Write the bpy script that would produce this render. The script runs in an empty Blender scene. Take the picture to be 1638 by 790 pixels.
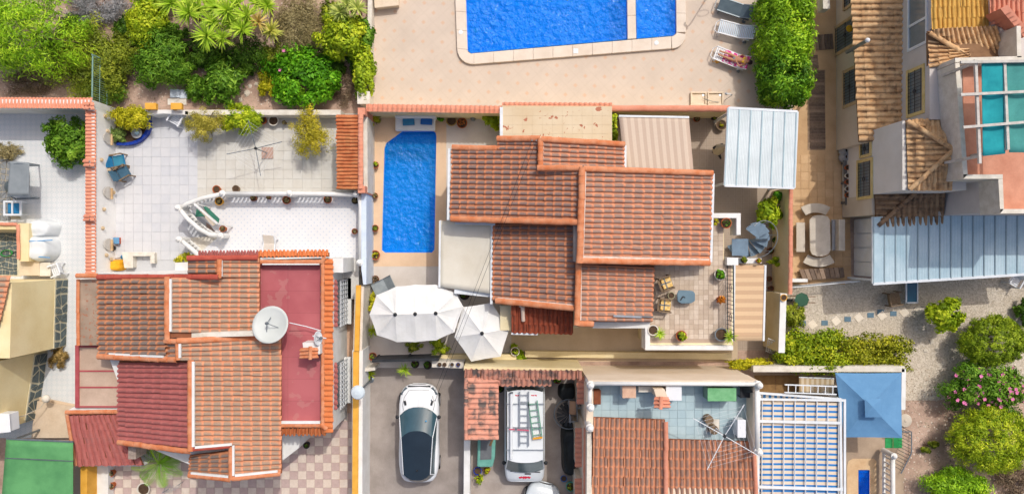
import bpy, bmesh, math, random
import numpy as np
from mathutils import Vector, Matrix
from mathutils.geometry import tessellate_polygon

random.seed(7)
R = math.radians
# ------------------------------------------------------------------ camera, sky, sun, exposure
H, F, CX, CY = 34.6, 1107.0, 819.0, 395.0      # camera height (m), focal length (px of the photo), centre
sc = bpy.context.scene
col = sc.collection
cam = bpy.data.objects.new('camera', bpy.data.cameras.new('camera'))
cam.data.sensor_width = 36.0
cam.data.lens = 36.0 * F / 1638.0
cam.data.clip_end = 2000.0
cam.location = (0, 0, H)
col.objects.link(cam)
sc.camera = cam
SUN = Vector((0.36, 0.58, 1.0)).normalized()
world = bpy.data.worlds.new('World'); sc.world = world; world.use_nodes = True
_nt = world.node_tree
_sky = _nt.nodes.new('ShaderNodeTexSky'); _sky.sky_type = 'NISHITA'; _sky.sun_disc = False
_sky.sun_elevation = math.asin(SUN.z); _sky.sun_rotation = math.atan2(SUN.x, SUN.y)
_sky.air_density = .8; _sky.dust_density = 5.0; _sky.ozone_density = 0.3
_bg = _nt.nodes['Background']; _bg.inputs['Strength'].default_value = 0.15
_nt.links.new(_sky.outputs[0], _bg.inputs[0])
sl = bpy.data.lights.new('sun', 'SUN'); sl.energy = 2.05; sl.angle = R(0.55); sl.color = (1.0, 0.965, 0.9)
so = bpy.data.objects.new('sun', sl); so.rotation_euler = SUN.to_track_quat('Z', 'Y').to_euler()
so.location = (10, 16, 40); col.objects.link(so)
vs = sc.view_settings
sc.display_settings.display_device = 'sRGB'
vs.view_transform = 'Standard'; vs.look = 'None'; vs.exposure = -0.1; vs.gamma = 1.0; vs.use_curve_mapping = False
sc.cycles.max_bounces = 6; sc.cycles.diffuse_bounces = 3; sc.cycles.transparent_max_bounces = 8
sc.cycles.use_denoising = True

# ------------------------------------------------------------------ helpers
def W(px, py, z=0.0):
    k = (H - z) / F
    return Vector(((px - CX) * k, (CY - py) * k, z))
def mpp(z=0.0): return (H - z) / F           # metres per photo pixel
def srgb(c):
    if isinstance(c, str):
        c = c.lstrip('#'); c = [int(c[i:i+2], 16) / 255 for i in (0, 2, 4)]
    return tuple((x / 12.92 if x <= .04045 else ((x + .055) / 1.055) ** 2.4) for x in c)
MATS = {}
class NT:
    def __init__(s, name):
        s.m = bpy.data.materials.new(name); s.m.use_nodes = True
        s.t = s.m.node_tree; s.b = s.t.nodes['Principled BSDF']
    def n(s, typ, **kw):
        x = s.t.nodes.new('ShaderNode' + typ)
        for k, v in kw.items():
            if k in x.inputs: x.inputs[k].default_value = v
            else: setattr(x, k, v)
        return x
    def l(s, a, b): s.t.links.new(a, b)
    def pos(s):
        return s.n('NewGeometry').outputs['Position']
    def noise(s, scale, detail=3, vec=None, rough=.55):
        x = s.n('TexNoise', Scale=scale, Detail=detail, Roughness=rough)
        s.l(vec if vec is not None else s.pos(), x.inputs['Vector'])
        return x.outputs['Fac']
    def ramp(s, fac, stops):
        r = s.n('ValToRGB'); e = r.color_ramp.elements
        while len(e) < len(stops): e.new(.5)
        for i, (p, c) in enumerate(stops):
            e[i].position = p; e[i].color = (*c, 1) if len(c) == 3 else c
        s.l(fac, r.inputs[0]); return r.outputs[0]
    def mix(s, fac, a, b, mode='MIX'):
        x = s.n('Mix', data_type='RGBA', blend_type=mode)
        for sock, v in ((x.inputs[0], fac), (x.inputs[6], a), (x.inputs[7], b)):
            if isinstance(v, (int, float)): sock.default_value = v
            elif isinstance(v, tuple): sock.default_value = (*v, 1) if len(v) == 3 else v
            else: s.l(v, sock)
        return x.outputs[2]
    def math(s, op, a, b=0.0, c=0.0):
        x = s.n('Math', operation=op)
        for i, v in enumerate((a, b, c)):
            if isinstance(v, (int, float)): x.inputs[i].default_value = v
            else: s.l(v, x.inputs[i])
        return x.outputs[0]
    def bump(s, height, strength=.3, dist=.02):
        b = s.n('Bump', Strength=strength, Distance=dist); s.l(height, b.inputs['Height'])
        s.l(b.outputs[0], s.b.inputs['Normal'])
    def done(s, color=None, rough=.8, metal=0, spec=.3):
        if color is not None:
            if isinstance(color, tuple): s.b.inputs['Base Color'].default_value = (*color, 1)
            else: s.l(color, s.b.inputs['Base Color'])
        s.b.inputs['Roughness'].default_value = rough; s.b.inputs['Metallic'].default_value = metal
        s.b.inputs['Specular IOR Level'].default_value = spec
        MATS[s.m.name] = s.m; return s.m
def M(name, c1, c2=None, s=1.2, fine=.16, fs=14, rough=.85, bump=.12, bs=25, metal=0, spec=.25):
    """plain mottled surface: two tones by a broad noise, fine grain on top, light relief"""
    if name in MATS: return MATS[name]
    c1 = srgb(c1); c2 = srgb(c2) if c2 else tuple(x * .86 for x in c1)
    t = NT(name)
    f = t.noise(s, 4)
    c = t.ramp(f, [(.35, c1), (.68, c2)])
    g = t.noise(fs, 5, rough=.7)
    g = t.math('MULTIPLY_ADD', g, fine * 2, 1 - fine)
    c = t.mix(1.0, c, (1, 1, 1), 'MULTIPLY') if False else c
    mx = t.n('VectorMath', operation='SCALE'); t.l(c, mx.inputs[0]); t.l(g, mx.inputs['Scale'])
    if bump: t.bump(t.noise(bs, 4), bump)
    return t.done(mx.outputs[0], rough, metal, spec)

def root_loc(o):
    v = Vector((0, 0, 0))
    while o is not None: v += o.location; o = o.parent
    return v
def tag(o, label=None, cat=None, group=None, kind=None):
    if label: o['label'] = label
    if cat: o['category'] = cat
    if group: o['group'] = group
    if kind: o['kind'] = kind
    return o
def thing(name, label, cat, loc=(0, 0, 0), group=None):
    o = bpy.data.objects.new(name, None); col.objects.link(o); o.location = loc
    o.empty_display_size = .2; o['kind'] = 'thing'
    return tag(o, label, cat, group)

class MB:
    def __init__(s): s.v = []; s.f = []; s.uv = None
    def add(s, vs, fs):
        n = len(s.v); s.v += [tuple(p) for p in vs]; s.f += [tuple(i + n for i in f) for f in fs]; return s
    def box(s, a, b):
        x0, y0, z0 = a; x1, y1, z1 = b
        return s.add([(x0,y0,z0),(x1,y0,z0),(x1,y1,z0),(x0,y1,z0),(x0,y0,z1),(x1,y0,z1),(x1,y1,z1),(x0,y1,z1)],
                     [(0,3,2,1),(4,5,6,7),(0,1,5,4),(1,2,6,5),(2,3,7,6),(3,0,4,7)])
    def obox(s, c, ux, sx, sy, z0, z1):
        """box around centre c (xy), length sx along unit dir ux, width sy"""
        ux = Vector((ux[0], ux[1], 0)).normalized(); uy = Vector((-ux.y, ux.x, 0))
        c = Vector((c[0], c[1], 0))
        pts = [c + ux*a*sx/2 + uy*b*sy/2 for a, b in ((-1,-1),(1,-1),(1,1),(-1,1))]
        return s.prism([(p.x, p.y) for p in pts], z0, z1)
    def pbox(s, x0, y0, x1, y1, z0, z1):
        """photo rectangle seen at height z1, going straight down to z0"""
        a = W(x0, y1, z1); b = W(x1, y0, z1)
        return s.box((a.x, a.y, z0), (b.x, b.y, z1))
    def prism(s, pts, z0, z1):
        pts = [(p[0], p[1]) for p in pts]
        ar = sum(pts[i][0]*pts[(i+1) % len(pts)][1] - pts[(i+1) % len(pts)][0]*pts[i][1] for i in range(len(pts)))
        if ar < 0: pts = pts[::-1]
        n = len(pts)
        fs = [tuple(range(n-1, -1, -1)), tuple(range(n, 2*n))] + [(i, (i+1) % n, n+(i+1) % n, n+i) for i in range(n)]
        return s.add([(*p, z0) for p in pts] + [(*p, z1) for p in pts], fs)
    def pprism(s, px, z0, z1):
        return s.prism([W(x, y, z1) for x, y in px], z0, z1)
    def beam(s, a, b, w, h=None):
        """square bar between two 3-D points"""
        a = Vector(a); b = Vector(b); h = h or w; d = (b - a).normalized()
        up = Vector((0, 0, 1)) if abs(d.z) < .95 else Vector((0, 1, 0))
        x = d.cross(up).normalized() * w / 2; y = x.cross(d).normalized() * h / 2
        vs = [a - x - y, a + x - y, a + x + y, a - x + y, b - x - y, b + x - y, b + x + y, b - x + y]
        return s.add(vs, [(0,1,2,3)[::-1],(4,5,6,7)[::-1][::-1],(0,1,5,4),(1,2,6,5),(2,3,7,6),(3,0,4,7)])
    def tube(s, pts, r, n=8, cap=True):
        pts = [Vector(p) for p in pts]; base = len(s.v); m = len(pts)
        for i, p in enumerate(pts):
            d = (pts[min(i+1, m-1)] - pts[max(i-1, 0)]).normalized()
            up = Vector((0, 0, 1)) if abs(d.z) < .9 else Vector((1, 0, 0))
            x = d.cross(up).normalized(); y = x.cross(d)
            rr = r[i] if isinstance(r, (list, tuple)) else r
            for k in range(n):
                a = 2*math.pi*k/n
                s.v.append(tuple(p + (x*math.cos(a) + y*math.sin(a))*rr))
        for i in range(m-1):
            for k in range(n):
                a = base+i*n+k; b = base+i*n+(k+1) % n
                s.f.append((a, b, b+n, a+n))
        if cap:
            s.f.append(tuple(base+k for k in range(n))[::-1]); s.f.append(tuple(base+(m-1)*n+k for k in range(n)))
        return s
    def lathe(s, c, prof, n=16, cap=True):
        """profile [(radius, z)] turned about the vertical through c"""
        base = len(s.v); m = len(prof)
        for r, z in prof:
            for k in range(n):
                a = 2*math.pi*k/n
                s.v.append((c[0]+r*math.cos(a), c[1]+r*math.sin(a), c[2]+z))
        for i in range(m-1):
            for k in range(n):
                a = base+i*n+k; b = base+i*n+(k+1) % n
                s.f.append((a, b, b+n, a+n))
        if cap:
            s.f.append(tuple(base+k for k in range(n))[::-1]); s.f.append(tuple(base+(m-1)*n+k for k in range(n)))
        return s
    def grid(s, fn, nu, nv):
        """surface fn(u,v)->xyz"""
        b = len(s.v)
        for i in range(nu+1):
            for j in range(nv+1): s.v.append(tuple(fn(i/nu, j/nv)))
        for i in range(nu):
            for j in range(nv):
                a = b+i*(nv+1)+j; s.f.append((a, a+nv+1, a+nv+2, a+1))
        return s
    def build(s, name, mat, parent=None, smooth=False, bevel=0, label=None, cat=None, group=None, kind=None, solid=0, sub=0, loc=None):
        me = bpy.data.meshes.new(name)
        if parent is not None: off = root_loc(parent)
        elif loc is not None: off = Vector(loc)
        elif kind == 'structure': off = Vector((0, 0, 0))
        else:
            a = np.array(s.v); off = Vector(((a[:,0].min()+a[:,0].max())/2, (a[:,1].min()+a[:,1].max())/2, a[:,2].min()))
        me.from_pydata([(x-off.x, y-off.y, z-off.z) for x, y, z in s.v], [], s.f)
        me.update()
        o = bpy.data.objects.new(name, me); col.objects.link(o)
        if parent is not None: o.parent = parent
        else: o.location = off
        for m_ in (mat if isinstance(mat, list) else [mat]): me.materials.append(m_)
        if bevel or solid or sub:
            if solid:
                d = o.modifiers.new('solid', 'SOLIDIFY'); d.thickness = solid; d.offset = 0
            if bevel:
                d = o.modifiers.new('bevel', 'BEVEL'); d.width = bevel; d.segments = 2; d.limit_method = 'ANGLE'; d.angle_limit = R(40)
            if sub:
                d = o.modifiers.new('sub', 'SUBSURF'); d.levels = sub; d.render_levels = sub
        if smooth: me.shade_smooth()
        return tag(o, label, cat, group, kind)

def sheet(name, outer, holes, z, mat, kind='structure', label=None, px=True, parent=None):
    """flat ground sheet with holes; outlines in photo pixels at height z"""
    loops = [[(W(x, y, z) if px else Vector((x, y, z))) for x, y in lp] for lp in [outer] + holes]
    tris = tessellate_polygon(loops)
    mb = MB(); mb.v = [tuple(p) for lp in loops for p in lp]
    for t in tris:
        a, b, c = (Vector(mb.v[i]) for i in t)
        mb.f.append(tuple(t) if (b-a).cross(c-a).z > 0 else tuple(t)[::-1])
    o = mb.build(name, mat, parent, kind=kind if parent is None else None)
    if label: o['label'] = label
    return o

# ------------------------------------------------------------------ shared small meshes (tiles, caps, bricks)
def _mesh(name, vs, fs, uv=None, smooth=True):
    me = bpy.data.meshes.new(name); me.from_pydata(vs, [], fs); me.update()
    if uv:
        l = me.uv_layers.new(name='UVMap')
        for lp in me.loops: l.data[lp.index].uv = uv[lp.vertex_index]
    if smooth: me.shade_smooth()
    return me
def tile_mesh(name, prof):
    """roof tile lying along +x (down the slope), profile across y; unit size, closed lower end"""
    vs = []; uv = []; fs = []; n = len(prof)
    for x, lift in ((-.06, 0.0), (.55, .12), (1.02, .22)):
        for y, z in prof: vs.append((x, y, z + lift)); uv.append((max(0, min(1, x)), y))
    for i in range(2):
        for j in range(n-1): fs.append((i*n+j, (i+1)*n+j, (i+1)*n+j+1, i*n+j+1))
    b = len(vs)
    for y, z in prof: vs.append((1.02, y, z + .22)); uv.append((1.0, y))
    for y, z in prof: vs.append((1.02, y, z - .06)); uv.append((1.0, y))
    for j in range(n-1): fs.append((b+j, b+n+j, b+n+j+1, b+j+1))
    return _mesh(name, vs, fs, uv)
def _prof(k=7, pan=.34):
    p = [(0.0, 0.0), (pan*.6, -.08), (pan, .1)]
    for i in range(1, k):
        a = math.pi * i / k
        p.append((pan + (1-pan) * (1 - math.cos(a)) / 2, .1 + .9 * math.sin(a)))
    return p + [(1.0, 0.02)]
TILE = tile_mesh('roof_tile', _prof())
CAP = tile_mesh('ridge_tile', [((1 - math.cos(math.pi*i/8))/2, math.sin(math.pi*i/8)) for i in range(9)])
def box_mesh(name, b=.03):
    # paving piece, unit square top with bevelled rim, 18 quads at most
    vs = [(0,0,0),(1,0,0),(1,1,0),(0,1,0),(0,0,1-b),(1,0,1-b),(1,1,1-b),(0,1,1-b)]
    e = .008
    vs += [(e,e,1),(1-e,e,1),(1-e,1-e,1),(e,1-e,1)]
    fs = [(0,1,5,4),(1,2,6,5),(2,3,7,6),(3,0,4,7),(4,5,9,8),(5,6,10,9),(6,7,11,10),(7,4,8,11),(8,9,10,11)]
    uv = [(v[0], v[1]) for v in vs]
    return _mesh(name, vs, fs, uv, smooth=False)
SLAB = box_mesh('paving_tile')
_meshmat = {}
def with_mat(me, mat):
    k = (me.name, mat.name)
    if k not in _meshmat:
        c = me.copy(); c.name = me.name; c.materials.append(mat); _meshmat[k] = c
    return _meshmat[k]

class Pieces:
    """collects alike pieces of one thing: the first 300 by size become objects, the rest one joined part"""
    def __init__(s, parent, name, limit=300): s.p = parent; s.name = name; s.items = []; s.limit = limit
    def put(s, me, mat, mw): s.items.append((me, mat, mw))
    def flush(s):
        off = root_loc(s.p)
        def size(it):
            m = it[2]; return -(m.col[0].length * m.col[1].length) / (H - m.translation.z) ** 2
        its = sorted(s.items, key=size)
        keep = its[:s.limit]; rest = its[s.limit:]
        for me, mat, mw in keep:
            o = bpy.data.objects.new(s.name, with_mat(me, mat)); col.objects.link(o); o.parent = s.p
            l, q, sca = mw.decompose()
            o.location = l - off; o.rotation_mode = 'QUATERNION'; o.rotation_quaternion = q; o.scale = sca
        if rest:
            mats = []; V = []; Fc = []; MI = []; UV = []; nv = 0
            for me, mat, mw in rest:
                if mat not in mats: mats.append(mat)
                co = np.empty(len(me.vertices)*3, 'f'); me.vertices.foreach_get('co', co); co = co.reshape(-1, 3)
                A = np.array(mw); V.append(co @ A[:3,:3].T + A[:3,3] - np.array(off))
                for p in me.polygons: Fc.append(tuple(i+nv for i in p.vertices)); MI.append(mats.index(mat))
                uvs = np.empty(len(me.loops)*2, 'f'); me.uv_layers[0].data.foreach_get('uv', uvs); UV.append(uvs)
                nv += len(co)
            m2 = bpy.data.meshes.new(s.name + 's'); m2.from_pydata(np.vstack(V).tolist(), [], Fc); m2.update()
            for mt in mats: m2.materials.append(mt)
            m2.polygons.foreach_set('material_index', MI)
            l = m2.uv_layers.new(name='UVMap'); l.data.foreach_set('uv', np.concatenate(UV))
            m2.shade_smooth()
            o = bpy.data.objects.new(s.name + '_field', m2); col.objects.link(o); o.parent = s.p; o['kind'] = 'stuff'
def frame(p, u, v, L, Wd, Hh):
    """matrix with x along u (length L), y along v made square to u (Wd), z normal (Hh)"""
    u = u.normalized(); n = u.cross(v).normalized()
    if n.z < 0: n = -n
    v2 = n.cross(u)
    if v2.dot(v) < 0: v2 = -v2
    m = Matrix.Identity(4)
    for i, (ax, s_) in enumerate(((u, L), (v2, Wd), (n, Hh))):
        for r in range(3): m[r][i] = ax[r] * s_
    for r in range(3): m[r][3] = p[r]
    return m
def P3(c): return W(c[0], c[1], c[2])
def tile_patch(pc, c00, c10, c11, c01, nu, nv, mat, hh=.07, skip=None, jit=.012):
    """c00->c10 down the slope (nu tiles), c00->c01 across (nv rows); corners (px,py,z)"""
    A, B, C, D = (P3(c) for c in (c00, c10, c11, c01))
    def pt(u, v): return A*(1-u)*(1-v) + B*u*(1-v) + C*u*v + D*(1-u)*v
    for j in range(nv):
        for i in range(nu):
            if skip and skip((i+.5)/nu, (j+.5)/nv): continue
            p = pt(i/nu, j/nv); du = pt((i+1)/nu, j/nv) - p; dv = pt(i/nu, (j+1)/nv) - p
            q = p + Vector((random.gauss(0, jit), random.gauss(0, jit*.5), random.gauss(0, .005)))
            m = mat if not isinstance(mat, list) else random.choice(mat)
            rot = Matrix.Rotation(random.gauss(0, .012), 4, 'Z')
            pc.put(TILE, m, frame(q, rot @ du, dv, du.length, dv.length, hh * random.uniform(.92, 1.08)))
def roof_deck(name, mat, parent, *quads, thick=.1):
    """solid slab under the tiles; each quad 4 corners (px,py,z)"""
    mb = MB()
    for q in quads:
        v = [P3(c) for c in q]
        if (v[1]-v[0]).cross(v[2]-v[0]).z < 0: v = v[::-1]
        n = len(v)
        mb.add([p - Vector((0,0,.03)) for p in v] + [p - Vector((0,0,thick+.03)) for p in v],
               [tuple(range(n)), tuple(range(2*n-1, n-1, -1))] + [(i, n+i, n+(i+1) % n, (i+1) % n) for i in range(n)])
    return mb.build(name, mat, parent)
def caps(pc, a, b, n, w, mat, hh=None, flip=False):
    """row of half-round tiles from a to b (px,py,z); w in metres"""
    A, B = P3(a), P3(b)
    if flip: A, B = B, A
    d = (B - A) / n; side = Vector((-d.y, d.x, 0)).normalized()
    for i in range(n):
        p = A + d*i - side * (w/2) + Vector((0, 0, random.gauss(0, .004)))
        m = mat if not isinstance(mat, list) else random.choice(mat)
        pc.put(CAP, m, frame(p, d + side*random.gauss(0, .01), side, d.length*1.03, w, hh or w*.42))
def floor_tiles(parent, name, corners, nu, nv, z, mats, gap=.012, inside=None, pick=None, th=.02, limit=300):
    """square paving pieces over a quad (photo px), each a shared mesh"""
    pc = Pieces(parent, name, limit)
    A, B, C, D = (W(x, y, z) for x, y in corners)
    def pt(u, v): return A*(1-u)*(1-v) + B*u*(1-v) + C*u*v + D*(1-u)*v
    for j in range(nv):
        for i in range(nu):
            c = pt((i+.5)/nu, (j+.5)/nv)
            if inside and not inside(c.x/mpp(z)+CX, CY-c.y/mpp(z)): continue
            p = pt(i/nu, j/nv); du = pt((i+1)/nu, j/nv)-p; dv = pt(i/nu, (j+1)/nv)-p
            u = du.normalized(); v = dv.normalized()
            m = pick(i, j) if pick else random.choice(mats)
            mat = frame(p + u*gap/2 + v*gap/2 + Vector((0,0,random.uniform(-.001,.002)-th)), du, dv, du.length-gap, dv.length-gap, th)
            if mat.determinant() < 0:
                mat = frame(p + u*gap/2 + v*gap/2 + dv + Vector((0,0,-th)) - v*gap, du, -dv, du.length-gap, dv.length-gap, th)
            pc.put(SLAB, m, mat)
    pc.flush()
def poly_in(poly):
    def f(x, y):
        c = False; n = len(poly)
        for i in range(n):
            x1, y1 = poly[i]; x2, y2 = poly[(i+1) % n]
            if (y1 > y) != (y2 > y) and x < (x2-x1)*(y-y1)/(y2-y1)+x1: c = not c
        return c
    return f

# ------------------------------------------------------------------ plants
def leaf_mat(name, a, b, c=None, rough=.55, trans=.12, boost=None):
    if name in MATS: return MATS[name]
    t = NT(name)
    at = t.n('Attribute', attribute_name='tint')
    sun = lambda h: tuple(min(.9, x*k) for x, k in zip(srgb(h), boost or (1.28, 1.15, .52)))
    st = [(.0, sun(a)), (.55, sun(b))] + ([(1.0, sun(c))] if c else [])
    colr = t.ramp(at.outputs['Fac'], st)
    m = t.done(colr, rough, 0, .25)
    tr = t.n('BsdfTranslucent'); t.l(colr, tr.inputs[0])
    mx = t.n('MixShader'); mx.inputs[0].default_value = trans
    out = t.t.nodes['Material Output']
    t.l(t.b.outputs[0], mx.inputs[1]); t.l(tr.outputs[0], mx.inputs[2]); t.l(mx.outputs[0], out.inputs[0])
    return m
def np_mesh(name, V, Fq, mat, parent=None, tint=None, off=None):
    me = bpy.data.meshes.new(name)
    V = np.asarray(V, 'f'); Fq = np.asarray(Fq, 'i'); k = Fq.shape[1]
    o_ = np.array(off if off is not None else (root_loc(parent) if parent else (0,0,0)), 'f')
    me.vertices.add(len(V)); me.vertices.foreach_set('co', (V - o_).ravel())
    me.loops.add(Fq.size); me.loops.foreach_set('vertex_index', Fq.ravel())
    me.polygons.add(len(Fq)); me.polygons.foreach_set('loop_start', np.arange(0, Fq.size, k, dtype='i'))
    me.update(calc_edges=True)
    if tint is not None:
        a = me.attributes.new('tint', 'FLOAT', 'POINT'); a.data.foreach_set('value', np.asarray(tint, 'f'))
    me.materials.append(mat)
    o = bpy.data.objects.new(name, me); col.objects.link(o)
    if parent is not None: o.parent = parent
    return o
def leaves(rng, pos, nrm, size, aspect=.45, droop=.25):
    """folded 2-quad leaves: base->tip along a random direction near the surface; returns V, F"""
    n = len(pos)
    rnd = rng.normal(size=(n, 3)); t = rnd - (rnd*nrm).sum(1, keepdims=True)*nrm*.8 + nrm*.35
    t /= np.linalg.norm(t, axis=1, keepdims=True)
    s = np.cross(t, nrm + rng.normal(size=(n, 3))*.35); s /= np.linalg.norm(s, axis=1, keepdims=True)+1e-6
    L = size * rng.uniform(.65, 1.3, (n, 1)); wd = L*aspect
    up = np.cross(s, t)
    b = pos - t*L*.5
    V = np.stack([b, pos - s*wd*.5 + up*wd*.12, pos + t*L*.5 - np.array([0,0,1.])*L*droop, pos + s*wd*.5 + up*wd*.12], 1).reshape(-1, 3)
    Fq = np.arange(n*4).reshape(n, 4)
    return V, Fq
def crown(rng, c, rx, ry, rz, n, size, clumps=40, lump=.28, shell=.55, boxy=0.0, cs=1.0):
    """leaf positions in an uneven ellipsoid: clumps spread through the crown, denser near the outside"""
    d = rng.normal(size=(clumps, 3)); d[:,2] = np.abs(d[:,2])*.9 - .15
    d /= np.linalg.norm(d, axis=1, keepdims=True)
    rad = rng.uniform(shell, 1.0, (clumps, 1)) * (1 - lump*rng.uniform(0, 1, (clumps, 1)))
    cc = d*rad
    k = rng.integers(0, clumps, n)
    p = rng.normal(size=(n, 3)); p /= np.linalg.norm(p, axis=1, keepdims=True)
    cr = rng.uniform(.16, .34, clumps)*cs
    q = p * (rng.uniform(0, 1, (n, 1)) ** .45) * cr[k][:, None]
    q = cc[k] + q
    if boxy: q[:,:2] = np.sign(q[:,:2])*np.abs(q[:,:2])**(1-boxy)
    nr = .55*q/(np.linalg.norm(q, axis=1, keepdims=True)+1e-6) + .6*p; nr /= np.linalg.norm(nr, axis=1, keepdims=True)
    pos = q*np.array([rx, ry, rz]) + np.array(c)
    tint = np.clip(rng.normal(.38, .28, clumps)[k] + rng.normal(0, .2, n), 0, 1)
    return pos, nr, tint
BARK = None
def trunk_mb(rng, base, top, r, spread, n=5):
    mb = MB(); base = Vector(base); top = Vector(top)
    mid = base.lerp(top, .45) + Vector((rng.normal()*.05, rng.normal()*.05, 0))
    mb.tube([base, mid, top], [r, r*.75, r*.4], 7)
    for i in range(n):
        a = 2*math.pi*(i + rng.uniform(-.3, .3))/n; s0 = base.lerp(top, rng.uniform(.25, .7))
        e = top + Vector((math.cos(a)*spread[0]*.75, math.sin(a)*spread[1]*.75, rng.uniform(-.25, .25)*spread[2]))
        mb.tube([s0, s0.lerp(e, .5) + Vector((0, 0, .08)), e], [r*.5, r*.35, r*.12], 5)
    return mb
def bush(name, label, cat, px, py, rpx, rpy, h, mat, n=6000, leaf=.12, z0=0.0, seed=1, clumps=45, lump=.3, shell=.5, aspect=.45,
         bark='#6b5a48', group=None, zc=None, flowers=None, boxy=0.0, cs=1.0, droop=.25):
    """shrub or tree seen from above; rpx, rpy = half extents in photo px; h = top height above z0"""
    rng = np.random.default_rng(seed)
    zc = zc if zc is not None else z0 + h*.5
    c = W(px, py, zc + h*.15); rx = rpx*mpp(zc)*1.17; ry = rpy*mpp(zc)*1.17; rz = z0 + h - zc; n = int(n*1.15); leaf *= 1.3
    base = Vector((c.x, c.y, z0))
    t = thing(name, label, cat, base, group)
    trunk_mb(rng, base, (c.x, c.y, zc), .05 + .03*h, (rx, ry, rz), 6).build('trunk', M('bark_'+bark[1:], bark, None, s=8), t)
    pos, nr, tint = crown(rng, (c.x, c.y, zc), rx, ry, rz, n, leaf, clumps, lump, shell, boxy, cs)
    pos[:,2] = np.maximum(pos[:,2], z0 + .03)
    V, Fq = leaves(rng, pos, nr, leaf, aspect, droop)
    V[:,2] = np.maximum(V[:,2], z0 + .01)
    np_mesh('crown', V, Fq, mat, t, np.repeat(tint, 4))
    if flowers:
        fm, fn, fs = flowers
        idx = rng.choice(np.where(pos[:,2] > zc)[0], fn, replace=False)
        for i in idx:
            p = pos[i] + nr[i]*.06; mb = MB(); k = 5
            for a in range(k):
                an = 2*math.pi*a/k + rng.uniform(0, .5); q = Vector(p)
                e = Vector((math.cos(an), math.sin(an), .25))*fs; sd = Vector((-math.sin(an), math.cos(an), 0))*fs*.45
                mb.add([q, q+e*.6+sd, q+e, q+e*.6-sd], [(0,1,2,3)])
            mb.build('flower', fm, t)
    return t
def blades(rng, c, n, L, w, elev=(.05, 1.3), curl=.5, seg=4):
    """sword leaves radiating from c, as strips"""
    V = []; Fq = []; T = []
    for i in range(n):
        a = rng.uniform(0, 2*math.pi); e = rng.uniform(*elev); l = L*rng.uniform(.75, 1.1)
        d = np.array([math.cos(a), math.sin(a)]); s = np.array([-math.sin(a), math.cos(a), 0])
        b = len(V); ti = rng.uniform(.1, .9)
        x = z = 0.0
        for k in range(seg+1):
            u = k/seg; wd = w*(1-u)**.7*(.55+.9*u if u < .5 else 1.0)+.002
            p = np.array([c[0]+d[0]*x, c[1]+d[1]*x, c[2]+z])
            V += [p - s*wd/2 + [0,0,wd*.2], p + s*wd/2 + [0,0,wd*.2]]; T += [ti, ti]
            ee = e - curl*u; x += math.cos(ee)*l/seg; z += math.sin(ee)*l/seg
        for k in range(seg): Fq.append((b+2*k, b+2*k+1, b+2*k+3, b+2*k+2))
    return V, Fq, T
def rosette_obj(name, mat, parent, rng, c, n, L, w, elev=(.05, 1.3), curl=.5, zmin=None):
    V, Fq, T = blades(rng, c, n, L, w, elev, curl)
    V = np.array(V)
    if zmin is not None: V[:,2] = np.maximum(V[:,2], zmin)
    return np_mesh(name, V, Fq, mat, parent, T)
def frond_mesh(rng, c, n, L, leaf=.35, droop=.9, elev=.6):
    V = []; Fq = []; T = []
    for i in range(n):
        a = 2*math.pi*i/n + rng.uniform(-.2, .2); e0 = rng.uniform(elev*.4, elev*1.4); l = L*rng.uniform(.85, 1.1)
        d = np.array([math.cos(a), math.sin(a), 0]); s = np.array([-math.sin(a), math.cos(a), 0])
        x = z = 0; K = 16; ti = rng.uniform(.15, .9)
        for k in range(K):
            u = k/K; e = e0 - droop*u; x += math.cos(e)*l/K; z += math.sin(e)*l/K
            p = np.array(c) + d*x + np.array([0,0,z])
            ll = leaf*math.sin(math.pi*(.12+.85*u))
            for sg in (-1, 1):
                t = s*sg*.8 + d*.6 + np.array([0,0,-.25]); t /= np.linalg.norm(t)
                w = np.cross(t, [0,0,1]); w = w/np.linalg.norm(w)*.013
                b = len(V); V += [p-w, p+t*ll*.5-w*1.2, p+t*ll, p+t*ll*.5+w*1.2]; T += [ti]*4
                Fq.append((b, b+1, b+2, b+3))
            b = len(V); w = s*.012; q = p - d*l/K
            V += [q-w, q+w, p+w, p-w]; T += [ti]*4; Fq.append((b, b+1, b+2, b+3))
    return V, Fq, T
def pot(parent_label, px, py, z, r, h, mat, plant=None, name='potted_plant', cat='plant pot', soil=True, group=None, seed=0, label=None):
    """flower pot with rim and soil; plant = (kind, mat, size)"""
    c = W(px, py, z + h); c.z = z
    t = thing(name, parent_label, cat, c, group)
    mb = MB().lathe(c, [(r*.68, 0), (r*.93, h*.82), (r, h*.83), (r*1.02, h), (r*.86, h), (r*.82, h*.86), (r*.2, h*.86)], 20, cap=True)
    mb.build('pot', mat, t, smooth=False)
    MB().lathe(c, [(r*.85, h*.87), (r*.4, h*.885)], 14).build('soil', MATS['soil'], t)
    rng = np.random.default_rng(seed + int(px*7+py))
    if plant:
        kind, pm, sz = plant
        top = (c.x, c.y, z + h*.9)
        if kind == 'rosette': rosette_obj('foliage', pm, t, rng, top, 34, sz, .045*sz/.4, (.1, 1.3), .7)
        elif kind == 'bush':
            pos, nr, ti = crown(rng, (c.x, c.y, z+h+sz*.35), sz, sz, sz*.8, int(500*max(1, sz/.3)), .09, 14, .3)
            V, Fq = leaves(rng, pos, nr, .085); np_mesh('foliage', V, Fq, pm, t, np.repeat(ti, 4))
        elif kind == 'sparse':
            pos, nr, ti = crown(rng, (c.x, c.y, z+h+sz*.3), sz, sz, sz*.8, 160, .09, 10, .3)
            V, Fq = leaves(rng, pos, nr, .08); np_mesh('foliage', V, Fq, pm, t, np.repeat(ti, 4))
    return t
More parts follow.
